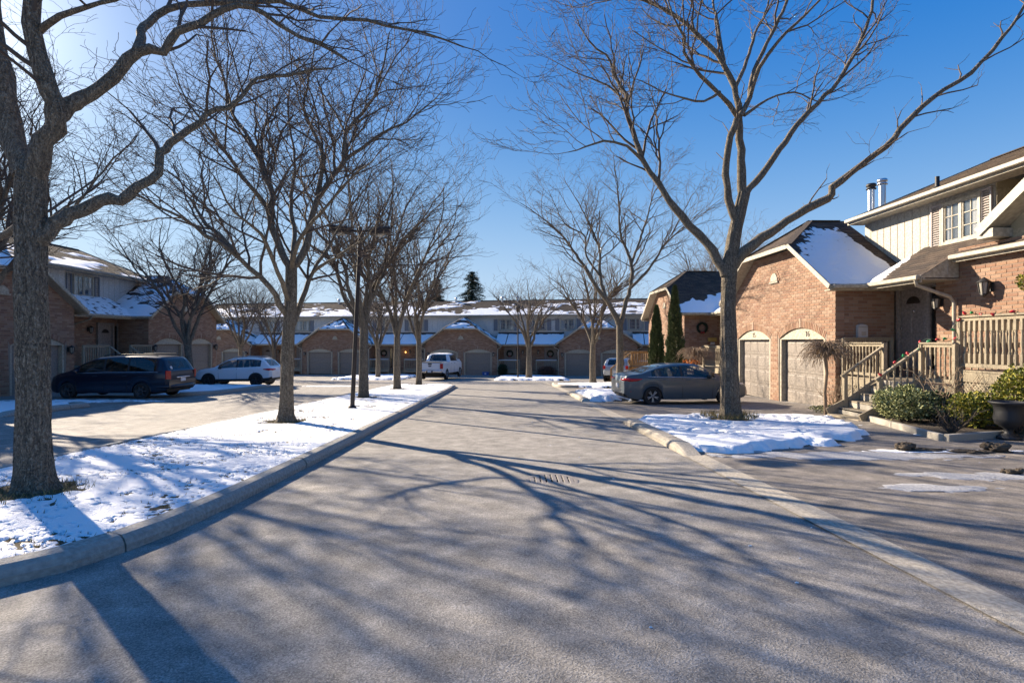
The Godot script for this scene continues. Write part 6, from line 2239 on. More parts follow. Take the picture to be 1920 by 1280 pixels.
func railing(root: Node3D, a: Vector3, b: Vector3, h: float, m: Material, turned: bool, posts := [true, true], gap := 0.135, cap := 0.12, thick := 1.0) -> void:
	# a, b at the deck's level
	var n := int(a.distance_to(b) / gap)
	var up := Vector3.UP
	var tr := MB.new()
	tr.bar(a + up * (h - 0.02), b + up * (h - 0.02), cap, 0.035, 0.006)
	tr.bar(a + up * (h - 0.075), b + up * (h - 0.075), 0.045, 0.07, 0.004)
	part(root, "top_rail", tr, m)
	var br := MB.new()
	br.bar(a + up * 0.10, b + up * 0.10, 0.045, 0.08, 0.004)
	part(root, "bottom_rail", br, m)
	var me := baluster_mesh(h - 0.25, turned, thick)
	for k in range(1, n):
		inst(root, "baluster", me, m, Transform3D(Basis(), a.lerp(b, float(k) / n) + up * 0.14))
	for e in 2:
		if posts[e]:
			var po := MB.new()
			po.box((a if e == 0 else b) + up * (h / 2 - 0.24), Vector3(0.09, h + 0.42, 0.09), Basis(), 0.006)
			part(root, "post", po, m)

func deck(root: Node3D, x0: float, x1: float, z0: float, z1: float, y: float, m: Material, board_w := 0.14) -> void:
	# boards run along z; joists hidden; a rim board all round
	var n := maxi(1, int((x1 - x0) / board_w))
	var w := (x1 - x0) / n
	var one := MB.new()
	one.box(Vector3.ZERO, Vector3(w - 0.008, 0.035, z1 - z0), Basis(), 0.004)
	var me := one.mesh()
	for k in n:
		inst(root, "deck_board", me, m, Transform3D(Basis(), Vector3(x0 + w * (k + 0.5), y - 0.018, (z0 + z1) / 2)))
	var rim := MB.new()
	rim.box(Vector3(x0 + 0.02, y - 0.14, (z0 + z1) / 2), Vector3(0.036, 0.2, z1 - z0 - 0.002), Basis(), 0.004)
	rim.box(Vector3((x0 + x1) / 2, y - 0.141, z1 - 0.02), Vector3(x1 - x0 - 0.08, 0.2, 0.036), Basis(), 0.004)
	rim.box(Vector3((x0 + x1) / 2, y - 0.141, z0 + 0.02), Vector3(x1 - x0 - 0.08, 0.2, 0.036), Basis(), 0.004)
	part(root, "rim_board", rim, m)

func lattice(root: Node3D, a: Vector3, b: Vector3, h: float, m: Material) -> void:
	# crossed laths between a and b (tops), hanging h down
	var L := a.distance_to(b)
	var x := (b - a).normalized()
	var pl := Transform3D(Basis(x, Vector3.UP, x.cross(Vector3.UP)), a - Vector3(0, h, 0))
	var mb := MB.new()
	for s in [0, 1]:
		var k := -h
		while k < L:
			var p0 := Vector2(k, 0) if s == 0 else Vector2(k + h, 0)
			var p1 := Vector2(k + h, h) if s == 0 else Vector2(k, h)
			var lo := clampf(minf(p0.x, p1.x), 0, L)
			var hi := clampf(maxf(p0.x, p1.x), 0, L)
			if hi - lo > 0.02:
				var f := func(xx): return (xx - p0.x) / (p1.x - p0.x) * h
				mb.bar(pl * Vector3(lo, f.call(lo), 0.006 * s), pl * Vector3(hi, f.call(hi), 0.006 * s), 0.006, 0.036, 0.0, pl.basis.z.cross(pl.basis * Vector3(p1.x - p0.x, h, 0)).normalized())
			k += 0.085
	part(root, "lattice", mb, m, "stuff")

func bulb_string(label: String, pts: Array) -> void:
	var root := thing("string_lights", label, "lights", pts[0], Basis(), "strings of red and green lights")
	var p := PackedVector3Array()
	var r := PackedFloat32Array()
	var cur := Curve3D.new()
	for q in pts:
		cur.add_point(q - pts[0])
	var len := cur.get_baked_length()
	var n := int(len / 0.05)
	for k in n + 1:
		var q := cur.sample_baked(len * k / n)
		p.append(q + Vector3(0.05 * sin(k * 0.9), 0.035 * sin(k * 1.3) + 0.02, 0.05 * cos(k * 0.9)))
		r.append(0.007)
	var mb := MB.new()
	mb.tube(p, r, 4)
	part(root, "wire", mb, M.wire)
	var bl := MB.new()
	bl.lathe(pv([0.0, 0.10, 0.016, 0.08, 0.03, 0.045, 0.028, 0.015, 0.015, 0.0, 0.0, -0.01]), Transform3D(), 8)
	var me := bl.mesh()
	for k in range(2, n, 4):
		inst(root, "bulb", me, [M.red, M.green][(k / 4) % 2] if rng.randf() < 0.85 else M.red, Transform3D(Basis(Vector3(rng.randf() - 0.5, 0.1, rng.randf() - 0.5).normalized(), rng.randf_range(0.5, 2.8)), p[k]))

# leafy shrub: leaves on short stems through an uneven volume
func shrub(called: String, label: String, at_: Vector3, rx: float, ry: float, rz: float, n: int, leaf: float, cols: Array, stems := 14) -> void:
	var root := thing(called, label, "shrub", at_)
	var st := MB.new()
	for k in stems:
		var an := rng.randf() * TAU
		var e := Vector3(cos(an) * rx * rng.randf() * 0.8, ry * rng.randf_range(0.9, 1.7), sin(an) * rz * rng.randf() * 0.8)
		st.tube(PackedVector3Array([Vector3(e.x * 0.1, -0.02, e.z * 0.1), e * 0.5 + Vector3(0, 0.05, 0), e]), PackedFloat32Array([0.012, 0.008, 0.004]), 5)
	part(root, "stems", st, M.twig)
	var lf := MB.new()
	var done := 0
	while done < n:
		var d := Vector3(rng.randf_range(-1, 1), rng.randf_range(-1, 1), rng.randf_range(-1, 1))
		var rr := d.length()
		if rr > 1.0 or rr < 0.35:
			continue
		var bump := 0.82 + 0.34 * nf.get_noise_3d(at_.x * 3.0 + d.x * 2.2, d.y * 2.2, at_.z * 3.0 + d.z * 2.2)
		if rr > bump:
			continue
		done += 1
		var p := Vector3(d.x * rx, ry + d.y * ry, d.z * rz)
		if p.y < 0.02: continue
		var v := (d * 0.7 + Vector3(rng.randf_range(-1, 1), rng.randf_range(-0.3, 1), rng.randf_range(-1, 1))).normalized() * leaf * rng.randf_range(0.7, 1.2)
		var w := v.cross(Vector3(rng.randf_range(-1, 1), 1, rng.randf_range(-1, 1))).normalized() * leaf * 0.34
		var nrm := v.cross(w).normalized() * leaf * 0.08
		lf.tint(jit(cols[rng.randi() % cols.size()], 0.25))
		lf.tri(p, p + v * 0.5 + w + nrm, p + v)
		lf.tri(p, p + v, p + v * 0.5 - w + nrm)
	part(root, "leaves", lf, M.leaf, "stuff")

func cedar(label: String, at_: Vector3, h: float, r: float) -> void:
	var root := thing("cedar_tree", label, "tree", at_, Basis(), "slim cedars")
	var tk := MB.new()
	tk.tube(PackedVector3Array([Vector3.ZERO, Vector3(0, h * 0.9, 0)]), PackedFloat32Array([0.06, 0.015]), 7)
	part(root, "trunk", tk, M.bark)
	var lf := MB.new()
	for k in 15000:
		var f := rng.randf()
		var y := h * f
		var R := r * pow(1.0 - f, 0.62) * (0.75 + 0.25 * smoothstep(0.0, 0.12, f))
		var an := rng.randf() * TAU
		R *= 0.86 + 0.5 * nf.get_noise_3d(cos(an) * 1.6, y * 1.5 + at_.z, sin(an) * 1.6)
		var q := R * sqrt(rng.randf_range(0.3, 1.0))
		var p := Vector3(cos(an) * q, y, sin(an) * q)
		var v := (Vector3(cos(an), 1.3, sin(an)) + Vector3(rng.randf_range(-0.7, 0.7), rng.randf_range(-0.7, 0.7), rng.randf_range(-0.7, 0.7))).normalized() * 0.11
		var w := v.cross(Vector3(rng.randf_range(-1, 1), rng.randf_range(-1, 1), rng.randf_range(-1, 1))).normalized() * 0.022
		var t := rng.randf_range(0.6, 1.35)
		lf.tint(Color(0.075 * t, 0.095 * t, 0.028 * t))
		lf.tri(p - w, p + v, p + w)
	part(root, "foliage", lf, M.leaf, "stuff")

func wreath(label: String, at_: Vector3, b: Basis, r: float) -> void:
	var root := thing("wreath", label, "wreath", at_, b, "door and wall wreaths")
	var mb := MB.new()
	for k in 900:
		var an := rng.randf() * TAU
		var c := Vector3(cos(an), sin(an), 0) * r
		var d := Vector3(rng.randf_range(-1, 1), rng.randf_range(-1, 1), rng.randf_range(-0.4, 1)).normalized()
		var p := c + d * r * 0.12
		var v := d * r * 0.28
		var w := v.cross(Vector3(rng.randf(), rng.randf(), 1)).normalized() * r * 0.045
		mb.tri(p - w, p + v, p + w)
	part(root, "needles", mb, M.wreath, "stuff")
	var ring := MB.new()
	var pp := PackedVector3Array()
	var rr := PackedFloat32Array()
	for k in 25:
		pp.append(Vector3(cos(TAU * k / 24), sin(TAU * k / 24), 0) * r)
		rr.append(r * 0.2)
	ring.tube(pp, rr, 8)
	part(root, "ring", ring, M.wreath)
	var bow := MB.new()
	for s in [-1.0, 1.0]:
		bow.tube(PackedVector3Array([Vector3(0, -r, r * 0.25), Vector3(s * r * 0.35, -r * 0.8, r * 0.3), Vector3(s * r * 0.35, -r * 1.15, r * 0.3), Vector3(0, -r, r * 0.25)]), PackedFloat32Array([r * 0.05, r * 0.08, r * 0.08, r * 0.05]), 6)
	part(root, "bow", bow, M.red)

func street_lamp(label: String, a: Vector3, h: float, lean: Vector3, heads: bool, turn := 0.0) -> void:
	var root := thing("street_lamp", label, "lamp post", a)
	var top := Vector3(0, h, 0) + lean
	var po := MB.new()
	po.tube(PackedVector3Array([Vector3(0, -0.05, 0), top * 0.5, top]), PackedFloat32Array([0.058, 0.054, 0.05]), 12, true)
	part(root, "pole", po, M.lampbrown)
	var bs := MB.new()
	bs.lathe(pv([0.0, 0.09, 0.07, 0.09, 0.11, 0.05, 0.11, 0.0]), Transform3D(), 14)
	part(root, "base_collar", bs, M.lampbrown)
	if heads:
		for s in [-1.0, 1.0]:
			var e: Vector3 = Vector3(cos(turn), 0.0, sin(turn)) * s
			var arm := MB.new()
			arm.bar(top - Vector3(0, 0.12, 0), top + e * 0.3 - Vector3(0, 0.10, 0), 0.05, 0.06, 0.008)
			part(root, "arm", arm, M.lampbrown)
			var hd := MB.new()
			var bb := Basis(e, Vector3.UP, e.cross(Vector3.UP)) * Basis(Vector3(0, 0, 1), 0.10)
			hd.box(top + e * 0.50 + Vector3(0, -0.10, 0), Vector3(0.56, 0.17, 0.32), bb, 0.03)
			var hn := part(root, "lamp_head", hd, M.lampbrown)
			var ln := MB.new()
			ln.lathe(pv([0.11, 0.0, 0.10, -0.04, 0.06, -0.06, 0.0, -0.07]), Transform3D(bb, top + e * 0.50 + Vector3(0, -0.184, 0)), 14)
			part(hn, "lens", ln, M.lens)
	else:
		var ar := MB.new()
		ar.bar(top, top + Vector3(0, 0.1, 0), 0.1, 0.1)
		part(root, "pole_cap", ar, M.lampbrown)
		var hd := MB.new()
		hd.lathe(pv([0.0, 0.62, 0.05, 0.58, 0.22, 0.42, 0.22, 0.40, 0.17, 0.40, 0.13, 0.05, 0.05, 0.0]), Transform3D(Basis(), top), 8)
		part(root, "lamp_head", hd, M.lampbrown)

func weeping_tree(label: String, base: Vector3, h: float, r: float, m: Material) -> void:
	var root := thing("weeping_tree", label, "tree", base)
	var tk := MB.new()
	tk.tube(PackedVector3Array([Vector3(0, -0.05, 0), Vector3(-0.03, h * 0.3, 0), Vector3(0.02, h * 0.55, 0), Vector3(-0.02, h * 0.78, 0)]), PackedFloat32Array([0.05, 0.038, 0.036, 0.05]), 9)
	part(root, "trunk", tk, M.straw)
	var tw := MB.new()
	for k in 330:
		var an := rng.randf() * TAU
		var e := Vector3(cos(an), 0, sin(an))
		var rr := r * rng.randf_range(0.25, 1.05)
		var top := h * rng.randf_range(0.82, 1.0)
		var p := PackedVector3Array()
		var rd := PackedFloat32Array()
		var n := 8
		var dn := rng.randf_range(0.04, 0.24) * h
		for s in n + 1:
			var f := float(s) / n
			var q := Vector3(0, h * 0.76, 0) + e * rr * f + Vector3(0, (top - h * 0.76) * sin(minf(f * 2.2, PI / 2)) - dn * f * f * f * f, 0)
			q += Vector3(rng.randf_range(-0.03, 0.03), rng.randf_range(-0.02, 0.02), rng.randf_range(-0.03, 0.03))
			p.append(q)
			rd.append(lerpf(0.012, 0.004, f))
		tw.tube(p, rd, 4)
	part(root, "hanging_twigs", tw, m, "stuff")

func twig_bush(label: String, at_: Vector3, h: float, r: float, n: int, m: Material) -> void:
	var root := thing("bare_bush", label, "shrub", at_)
	var tw := MB.new()
	for k in n:
		var an := rng.randf() * TAU
		var e := Vector3(cos(an) * r * rng.randf(), h * rng.randf_range(0.55, 1.05), sin(an) * r * rng.randf())
		grow(tw, Vector3(e.x * 0.15, 0, e.z * 0.15), e.normalized(), rng.randf_range(0.008, 0.014), e.length(), 3, 0.9)
	part(root, "stems", tw, m, "stuff")

func lump(mb: MB, c: Vector3, r: Vector3, rough_: float) -> void:
	var g0 := []
	for a in 9:
		var row := PackedVector3Array()
		for e in 13:
			var th := PI * a / 8.0
			var ph := TAU * e / 12.0
			var d := Vector3(sin(th) * cos(ph), cos(th), sin(th) * sin(ph))
			row.append(c + d * r * (1.0 + rough_ * nf.get_noise_3d(c.x * 7 + d.x * 2.0, d.y * 2.0, c.z * 7 + d.z * 2.0)))
		g0.append(row)
	mb.grid(g0, true)

func build_props() -> void:
	rng.seed = 77
	var DW: Material = M.deckwood
	# ---- porch of the near house
	var gy := g(9.5, -13.5)
	var P := thing("wooden_porch", "weathered wooden porch with steps and turned balusters before the tan door", "porch", Vector3(9.4, gy, -13.7))
	var y := 0.4 - gy
	deck(P, 0.0, 1.52, -1.5, 2.4, y, DW)
	railing(P, Vector3(0.05, y, -1.45), Vector3(1.4, y, -1.45), 1.07, DW, true, [true, true], 0.12)
	railing(P, Vector3(0.05, y, -1.40), Vector3(0.05, y, 0.2), 0.93, DW, true, [false, true], 0.13)
	railing(P, Vector3(0.05, y, 1.42), Vector3(0.05, y, 2.35), 0.93, DW, true, [true, true], 0.13)
	railing(P, Vector3(0.10, y, 2.35), Vector3(1.40, y, 2.35), 0.93, DW, true, [false, false], 0.13)
	var ns := 5
	for k in ns:
		var st := MB.new()
		var sy := y - (y / (ns + 0.0)) * (k + 1) + 0.0
		var sx := -0.16 - 0.27 * k
		st.box(Vector3(sx, maxf(sy, 0.03) + 0.0, 0.81), Vector3(0.30, 0.045, 1.2), Basis(), 0.006)
		part(P, "step", st, DW)
		var ri := MB.new()
		ri.box(Vector3(sx + 0.13, maxf(sy, 0.03) + 0.10, 0.81), Vector3(0.02, 0.14, 1.16), Basis(), 0.003)
		part(P, "riser", ri, M.timber)
	for z in [0.18, 1.44]:
		var sg := MB.new()
		sg.bar(Vector3(-0.02, y - 0.14, z), Vector3(-1.35, 0.06, z), 0.04, 0.24, 0.004)
		part(P, "stringer", sg, DW)
		var hr := MB.new()
		hr.bar(Vector3(0.0, y + 0.80, z), Vector3(-1.02, y + 0.80 - 0.72, z), 0.09, 0.05, 0.008)
		part(P, "handrail", hr, DW)
		var lr := MB.new()
		lr.bar(Vector3(0.0, y + 0.12, z), Vector3(-0.95, y + 0.12 - 0.67, z), 0.045, 0.07, 0.004)
		part(P, "bottom_rail", lr, DW)
		var po := MB.new()
		po.box(Vector3(-0.92, (y + 0.12) / 2 - 0.02, z), Vector3(0.09, y + 0.16, 0.09), Basis(), 0.006)
		part(P, "post", po, DW)
		var me := baluster_mesh(0.62, true)
		for k in 5:
			inst(P, "baluster", me, DW, Transform3D(Basis(), Vector3(-0.14 - 0.15 * k, y + 0.06 - 0.106 * k, z)))
	lattice(P, Vector3(0.0, y - 0.25, -1.5), Vector3(0.0, y - 0.25, 0.15), y - 0.2, DW)
	lattice(P, Vector3(0.0, y - 0.25, 1.5), Vector3(0.0, y - 0.25, 2.4), y - 0.2, DW)
	lattice(P, Vector3(0.0, y - 0.25, 2.38), Vector3(1.5, y - 0.25, 2.38), y - 0.2, DW)
	# ---- higher porch of the next home
	var Q := thing("wooden_porch", "sunlit raised porch railing with broad balusters beside the downspout", "porch", Vector3(9.5, gy, -9.2))
	var y2 := 0.76 - gy
	deck(Q, 0.0, 1.42, -2.2, 2.6, y2, DW)
	railing(Q, Vector3(0.05, y2, -2.15), Vector3(0.05, y2, 2.5), 1.12, DW, true, [true, true], 0.125, 0.12, 1.45)
	railing(Q, Vector3(0.10, y2, -2.15), Vector3(1.32, y2, -2.15), 1.12, DW, true, [false, false], 0.125, 0.12, 1.45)
	lattice(Q, Vector3(0.02, y2 - 0.25, -2.2), Vector3(0.02, y2 - 0.25, 2.6), y2 - 0.2, DW)
	bulb_string("red and green bulbs wound along the raised porch rail", [Vector3(9.55, 1.87, -11.35), Vector3(9.55, 1.87, -10.4), Vector3(9.55, 1.87, -9.4), Vector3(9.55, 1.87, -8.4)])
	bulb_string("red and green bulbs running down the stair handrail", [Vector3(9.46, 1.36, -11.36), Vector3(9.46, 1.36, -12.25), Vector3(9.4, 1.24, -12.27), Vector3(8.45, 0.56, -12.27)])
	bulb_string("short dangling string of bulbs on the porch corner post", [Vector3(9.46, 1.85, -11.35), Vector3(9.43, 1.6, -11.33), Vector3(9.44, 1.38, -11.35)])
	# mailbox on the shaded wall
	var mbx := thing("wall_mailbox", "pale sun-faded mailbox hung on the shaded brick beside the tan door", "mailbox", Vector3(10.0, 1.62, -15.225))
	var bo := MB.new()
	var mp := PackedVector2Array([Vector2(-0.145, -0.21), Vector2(0.145, -0.21), Vector2(0.145, 0.16)])
	for k in 7:
		var an := PI * (k + 1) / 8.0
		mp.append(Vector2(cos(an) * 0.145, 0.16 + sin(an) * 0.06))
	mp.append(Vector2(-0.145, 0.16))
	bo.slab(mp, Transform3D(), 0.0, 0.09, 0.01)
	part(mbx, "box", bo, M.paper)
	var lid := MB.new()
	lid.box(Vector3(0, 0.13, 0.095), Vector3(0.27, 0.02, 0.02), Basis(), 0.004)
	lid.box(Vector3(0.02, -0.05, 0.092), Vector3(0.13, 0.11, 0.006), Basis(), 0.002)
	part(mbx, "lid", lid, M.timber)
	# garden bed edged with timber
	var bed := PackedVector2Array([Vector2(8.45, 12.9), Vector2(7.42, 9.2), Vector2(8.9, 9.65), Vector2(9.38, 10.0), Vector2(9.38, 12.9)])
	var soil := poly_sheet(bed, 0.4, func(_x, _d): return 0.10)
	part(self, "garden_bed", soil, M.soil, "structure")
	var ed := thing("timber_edging", "pale timber edging round the shrub bed by the porch steps", "edging", Vector3(7.42, g(7.4, -9.2), -9.2))
	var eo := ed.position
	for q in [[Vector2(8.42, 12.9), Vector2(7.93, 11.06)], [Vector2(7.925, 11.04), Vector2(7.42, 9.2)], [Vector2(7.46, 9.14), Vector2(8.9, 9.6)]]:
		var tb := MB.new()
		var a: Vector2 = q[0]
		var e: Vector2 = q[1]
		tb.bar(Vector3(a.x, g(a.x, -a.y) + 0.06, -a.y) - eo, Vector3(e.x, g(e.x, -e.y) + 0.06, -e.y) - eo, 0.10, 0.13, 0.012)
		part(ed, "timber", tb, M.timber)
	crust("snow", Vector2(8.0, 9.75), 0.55, 0.5, M.snow, -0.2, 7.0)
	var VG := [Color(0.10, 0.12, 0.035), Color(0.42, 0.43, 0.20), Color(0.06, 0.08, 0.025), Color(0.34, 0.35, 0.15)]
	shrub("evergreen_shrub", "variegated evergreen shrub beside the bottom of the porch steps", Vector3(8.35, g(8.3, -11.3) + 0.08, -11.3), 0.72, 0.40, 0.75, 5200, 0.055, VG)
	shrub("evergreen_shrub", "dark green low shrub under the porch landing rail", Vector3(8.95, g(8.9, -11.2) + 0.08, -11.2), 0.5, 0.34, 0.6, 2600, 0.06, [Color(0.03, 0.05, 0.015), Color(0.06, 0.08, 0.03)])
	var YG := [Color(0.30, 0.29, 0.035), Color(0.20, 0.22, 0.03), Color(0.38, 0.33, 0.05), Color(0.08, 0.10, 0.02)]
	shrub("evergreen_shrub", "yellow-green rounded shrub behind the black urn", Vector3(8.9, g(8.9, -10.2) + 0.08, -10.2), 0.55, 0.36, 0.5, 3600, 0.06, YG)
	shrub("evergreen_shrub", "tall yellow-green shrub against the raised porch", Vector3(9.25, g(9.2, -9.7) + 0.08, -9.75), 0.36, 0.62, 0.5, 3600, 0.06, YG)
	shrub("evergreen_shrub", "small leafy branch hanging by the lantern wall", Vector3(10.3, 2.35, -10.7), 0.14, 0.18, 0.14, 260, 0.06, YG, 4)
	twig_bush("bare brown twiggy bush before the raised porch corner", Vector3(9.0, g(9.0, -10.95) + 0.1, -10.95), 1.05, 0.5, 20, M.straw)
	twig_bush("tangle of bare stems against the lattice by the garage corner", Vector3(8.95, g(8.9, -14.6) + 0.02, -14.7), 0.75, 0.3, 14, M.straw)
	shrub("ground_cover", "low green leaves at the foot of the garage corner", Vector3(8.6, g(8.6, -14.2) + 0.0, -14.2), 0.7, 0.10, 0.5, 900, 0.05, VG, 2)
	twig_bush("small dark dried plant drooping over the timber corner", Vector3(7.85, g(7.85, -9.5) + 0.1, -9.5), 0.25, 0.3, 24, M.twig)
	weeping_tree("small weeping tree with tangled bare twigs before garage door 16", Vector3(8.05, g(8.0, -13.6), -13.6), 1.92, 0.66, M.straw)
	# urn
	var un := thing("garden_urn", "black footed garden urn at the end of the shrub bed", "urn", Vector3(8.72, g(8.7, -9.35) + 0.0, -9.35))
	var ub := MB.new()
	ub.lathe(pv([0.0, 0.0, 0.17, 0.0, 0.17, 0.05, 0.13, 0.07, 0.07, 0.11, 0.06, 0.17, 0.10, 0.21, 0.19, 0.27, 0.215, 0.36, 0.20, 0.48, 0.215, 0.58, 0.27, 0.62, 0.285, 0.645, 0.27, 0.66, 0.24, 0.655, 0.22, 0.58, 0.0, 0.57]), Transform3D(), 28)
	part(un, "bowl", ub, M.urn)
	var us := MB.new()
	us.lathe(pv([0.23, 0.60, 0.12, 0.62, 0.0, 0.61]), Transform3D(), 20)
	part(un, "soil", us, M.soil)
	# clods dug out of the driveway edge
	var dg := MB.new()
	for k in 22:
		var f := rng.randf()
		var x := 5.9 + 1.5 * f
		var d := 8.12 + 0.10 * sin(f * 6.0) + rng.randf_range(-0.1, 0.1)
		lump(dg, Vector3(x, g(x, -d) + 0.012, -d), Vector3(rng.randf_range(0.08, 0.2), 0.022, rng.randf_range(0.05, 0.1)), 0.8)
	part(self, "earth", dg, M.soil, "structure")
	var k0 := 0
	for q in [[7.36, 8.12, 0.13, "large"], [6.05, 8.22, 0.11, "ragged"], [5.75, 6.25, 0.0, ""], [6.1, 6.5, 0.06, "small"]]:
		if q[2] == 0.0: continue
		k0 += 1
		var ro := MB.new()
		for e in 7:
			lump(ro, Vector3(rng.randf_range(-0.09, 0.09), q[2] * 0.42 + rng.randf_range(0, 0.03), rng.randf_range(-0.05, 0.05)), Vector3(q[2] * 0.75, q[2] * 0.42, q[2] * 0.55), 1.1)
		var cl := part(self, "turf_clod", ro, M.stone)
		cl.position = Vector3(q[0], g(q[0], -q[1]), -q[1])
		tag(cl, ["large upturned clod of brown turf on the driveway", "ragged brown clod at the end of the earth streak", "small brown clod lying on the icy asphalt"][k0 - 1], "clod", "turf clods on the driveway")
	# drain cover in the street
	var dc := thing("drain_grate", "round iron drain grate set in the asphalt", "drain cover", at(1035, 903, 6.15) * Vector3(1, 0, 1) + Vector3(0, g(0.5, -6.15), 0), Basis(Vector3(1, 0, 0), 0.035))
	var fr := MB.new()
	fr.lathe(pv([0.25, 0.002, 0.255, 0.008, 0.295, 0.008, 0.30, 0.002]), Transform3D(), 40)
	part(dc, "frame", fr, M.grate)
	var dk := MB.new()
	dk.lathe(pv([0.0, 0.003, 0.25, 0.003]), Transform3D(), 32)
	part(dc, "pit", dk, M.soil)
	for k in 8:
		var xx := -0.22 + 0.063 * k
		var hl := sqrt(maxf(0.255 * 0.255 - xx * xx, 0.0))
		var bb := MB.new()
		bb.box(Vector3(xx, 0.004, 0), Vector3(0.046, 0.010, hl * 2.0), Basis(), 0.003)
		part(dc, "bar", bb, M.grate)
	var cr := MB.new()
	for k in 4:
		var zz := -0.16 + 0.107 * k
		var hl := sqrt(0.255 * 0.255 - zz * zz)
		cr.box(Vector3(0, 0.003, zz), Vector3(hl * 2.0, 0.008, 0.022))
	part(dc, "cross_bar", cr, M.grate)
	# street lamps
	street_lamp("brown lamp post with two heads, leaning slightly on the island", Vector3(-3.97, g(-3.97, -14.4) + 0.10, -14.4), 4.75, Vector3(0.22, 0, 0), true, -0.15)
	street_lamp("slim lamp post on the lawn before the wreathed doors", Vector3(1.1, g(1.1, -43.6) + 0.1, -43.6), 5.2, Vector3.ZERO, false)
	# second house: cedars, wreath, porch with railing
	cedar("slim cedar against the sunlit wall of the second brick house", Vector3(7.5, g(7.5, -26.4) + 0.04, -26.9), 4.0, 0.55)
	cedar("taller slim cedar at the shaded corner of the second house", Vector3(7.85, g(7.8, -25.1) + 0.04, -25.1), 4.75, 0.58)
	wreath("round evergreen wreath hung on the second house's shaded brick wall", Vector3(10.2, 2.05, -28.1), Basis(), 0.24)
	var yb := thing("wall_box", "yellow wooden box fixed to the shaded wall below the wreath", "box", Vector3(10.7, 1.45, -28.1))
	var y1 := MB.new()
	y1.box(Vector3(0, 0, 0.06), Vector3(0.42, 0.2, 0.16), Basis(), 0.01)
	part(yb, "box", y1, M.yellowbox)
	var y3 := MB.new()
	y3.box(Vector3(0.02, -0.2, 0.05), Vector3(0.2, 0.14, 0.1), Basis(), 0.01)
	part(yb, "tray", y3, M.paper)
	var g2 := g(9.4, -25.0)
	var P2 := thing("wooden_porch", "wooden stair and railing before the second brick house", "porch", Vector3(9.5, g2, -25.5))
	deck(P2, 0.0, 2.5, -2.4, 2.0, 1.05, DW)
	railing(P2, Vector3(0.05, 1.05, -0.6), Vector3(0.05, 1.05, 1.9), 1.0, DW, true, [true, true])
	railing(P2, Vector3(0.1, 1.05, 1.9), Vector3(2.4, 1.05, 1.9), 1.0, DW, true, [false, true])
	for z in [-0.65, -1.9]:
		var hr := MB.new()
		hr.bar(Vector3(0.0, 1.95, z), Vector3(-1.35, 0.95, z), 0.09, 0.05, 0.006)
		part(P2, "handrail", hr, DW)
		var po := MB.new()
		po.box(Vector3(-1.3, 0.5, z), Vector3(0.09, 1.02, 0.09), Basis(), 0.006)
		part(P2, "post", po, DW)
		var me := baluster_mesh(0.7, true)
		for k in 7:
			inst(P2, "baluster", me, DW, Transform3D(Basis(), Vector3(-0.15 - 0.16 * k, 1.12 - 0.119 * k, z)))
	for k in 5:
		var st := MB.new()
		st.box(Vector3(-0.16 - 0.27 * k, 1.05 - 0.2 * (k + 1) + 0.0, -1.27), Vector3(0.3, 0.045, 1.2), Basis(), 0.006)
		part(P2, "step", st, DW)
	weeping_tree("weeping bare tree beside the second house's stair", Vector3(8.3, g(8.3, -23.6), -23.6), 2.0, 0.85, M.straw)
	var pk := thing("leaf_cluster", "orange dried leaves hanging in the weeping tree", "leaves", Vector3(7.95, g(8.3, -23.6) + 1.3, -23.4))
	var om := MB.new()
	for k in 130:
		var p := Vector3(rng.randf_range(-0.3, 0.4), rng.randf_range(-0.1, 0.14), rng.randf_range(-0.2, 0.2))
		var v := Vector3(rng.randf_range(-1, 1), rng.randf_range(-1, 0.3), rng.randf_range(-1, 1)).normalized() * 0.08
		var w := v.cross(Vector3(rng.randf(), 1, rng.randf())).normalized() * 0.03
		om.tri(p, p + v * 0.5 + w, p + v)
		om.tri(p, p + v, p + v * 0.5 - w)
	part(pk, "leaves", om, M.orange, "stuff")
	# fresh wood stair past the cedars
	var P3 := thing("wooden_porch", "fresh orange wooden stair and railing past the cedars", "porch", Vector3(9.2, g(9.2, -38.5) - 0.05, -38.3))
	deck(P3, -0.6, 1.6, -1.4, 1.4, 1.2, M.newwood)
	railing(P3, Vector3(-0.55, 1.2, 1.35), Vector3(1.5, 1.2, 1.35), 1.0, M.newwood, false)
	railing(P3, Vector3(-0.55, 1.2, -1.35), Vector3(1.5, 1.2, -1.35), 1.0, M.newwood, false)
	for z in [1.35, 0.1]:
		var hr := MB.new()
		hr.bar(Vector3(-0.6, 2.15, z), Vector3(-2.0, 1.05, z), 0.10, 0.06, 0.006)
		hr.bar(Vector3(-0.6, 1.1, z), Vector3(-2.0, 0.08, z), 0.05, 0.24, 0.006)
		part(P3, "handrail", hr, M.newwood)
		var po := MB.new()
		po.box(Vector3(-1.98, 0.52, z), Vector3(0.09, 1.06, 0.09), Basis(), 0.006)
		part(P3, "post", po, M.newwood)
	for k in 5:
		var st := MB.new()
		st.box(Vector3(-0.76 - 0.27 * k, 1.2 - 0.22 * (k + 1), 0.73), Vector3(0.3, 0.05, 1.2), Basis(), 0.006)
		part(P3, "step", st, M.newwood)
	# ---- shaded terrace porches
	for q in [[24.65, 29.75, "dark railed porch behind the navy minivan"], [12.7, 17.7, "dark railed porch of the terrace's near entry"]]:
		var u0: float = q[0]
		var u1: float = q[1]
		var gy3 := g(-19, -u0)
		var P4 := thing("wooden_porch", q[2], "porch", Vector3(-19.1, gy3, -(u0 + u1) / 2))
		var h := u1 - u0
		deck(P4, -1.6, 0.3, -h / 2 + 0.1, h / 2 - 0.1, 1.05, M.deckwood)
		railing(P4, Vector3(0.25, 1.05, h / 2 - 0.2), Vector3(0.25, 1.05, 0.75), 1.0, M.deckwood, false)
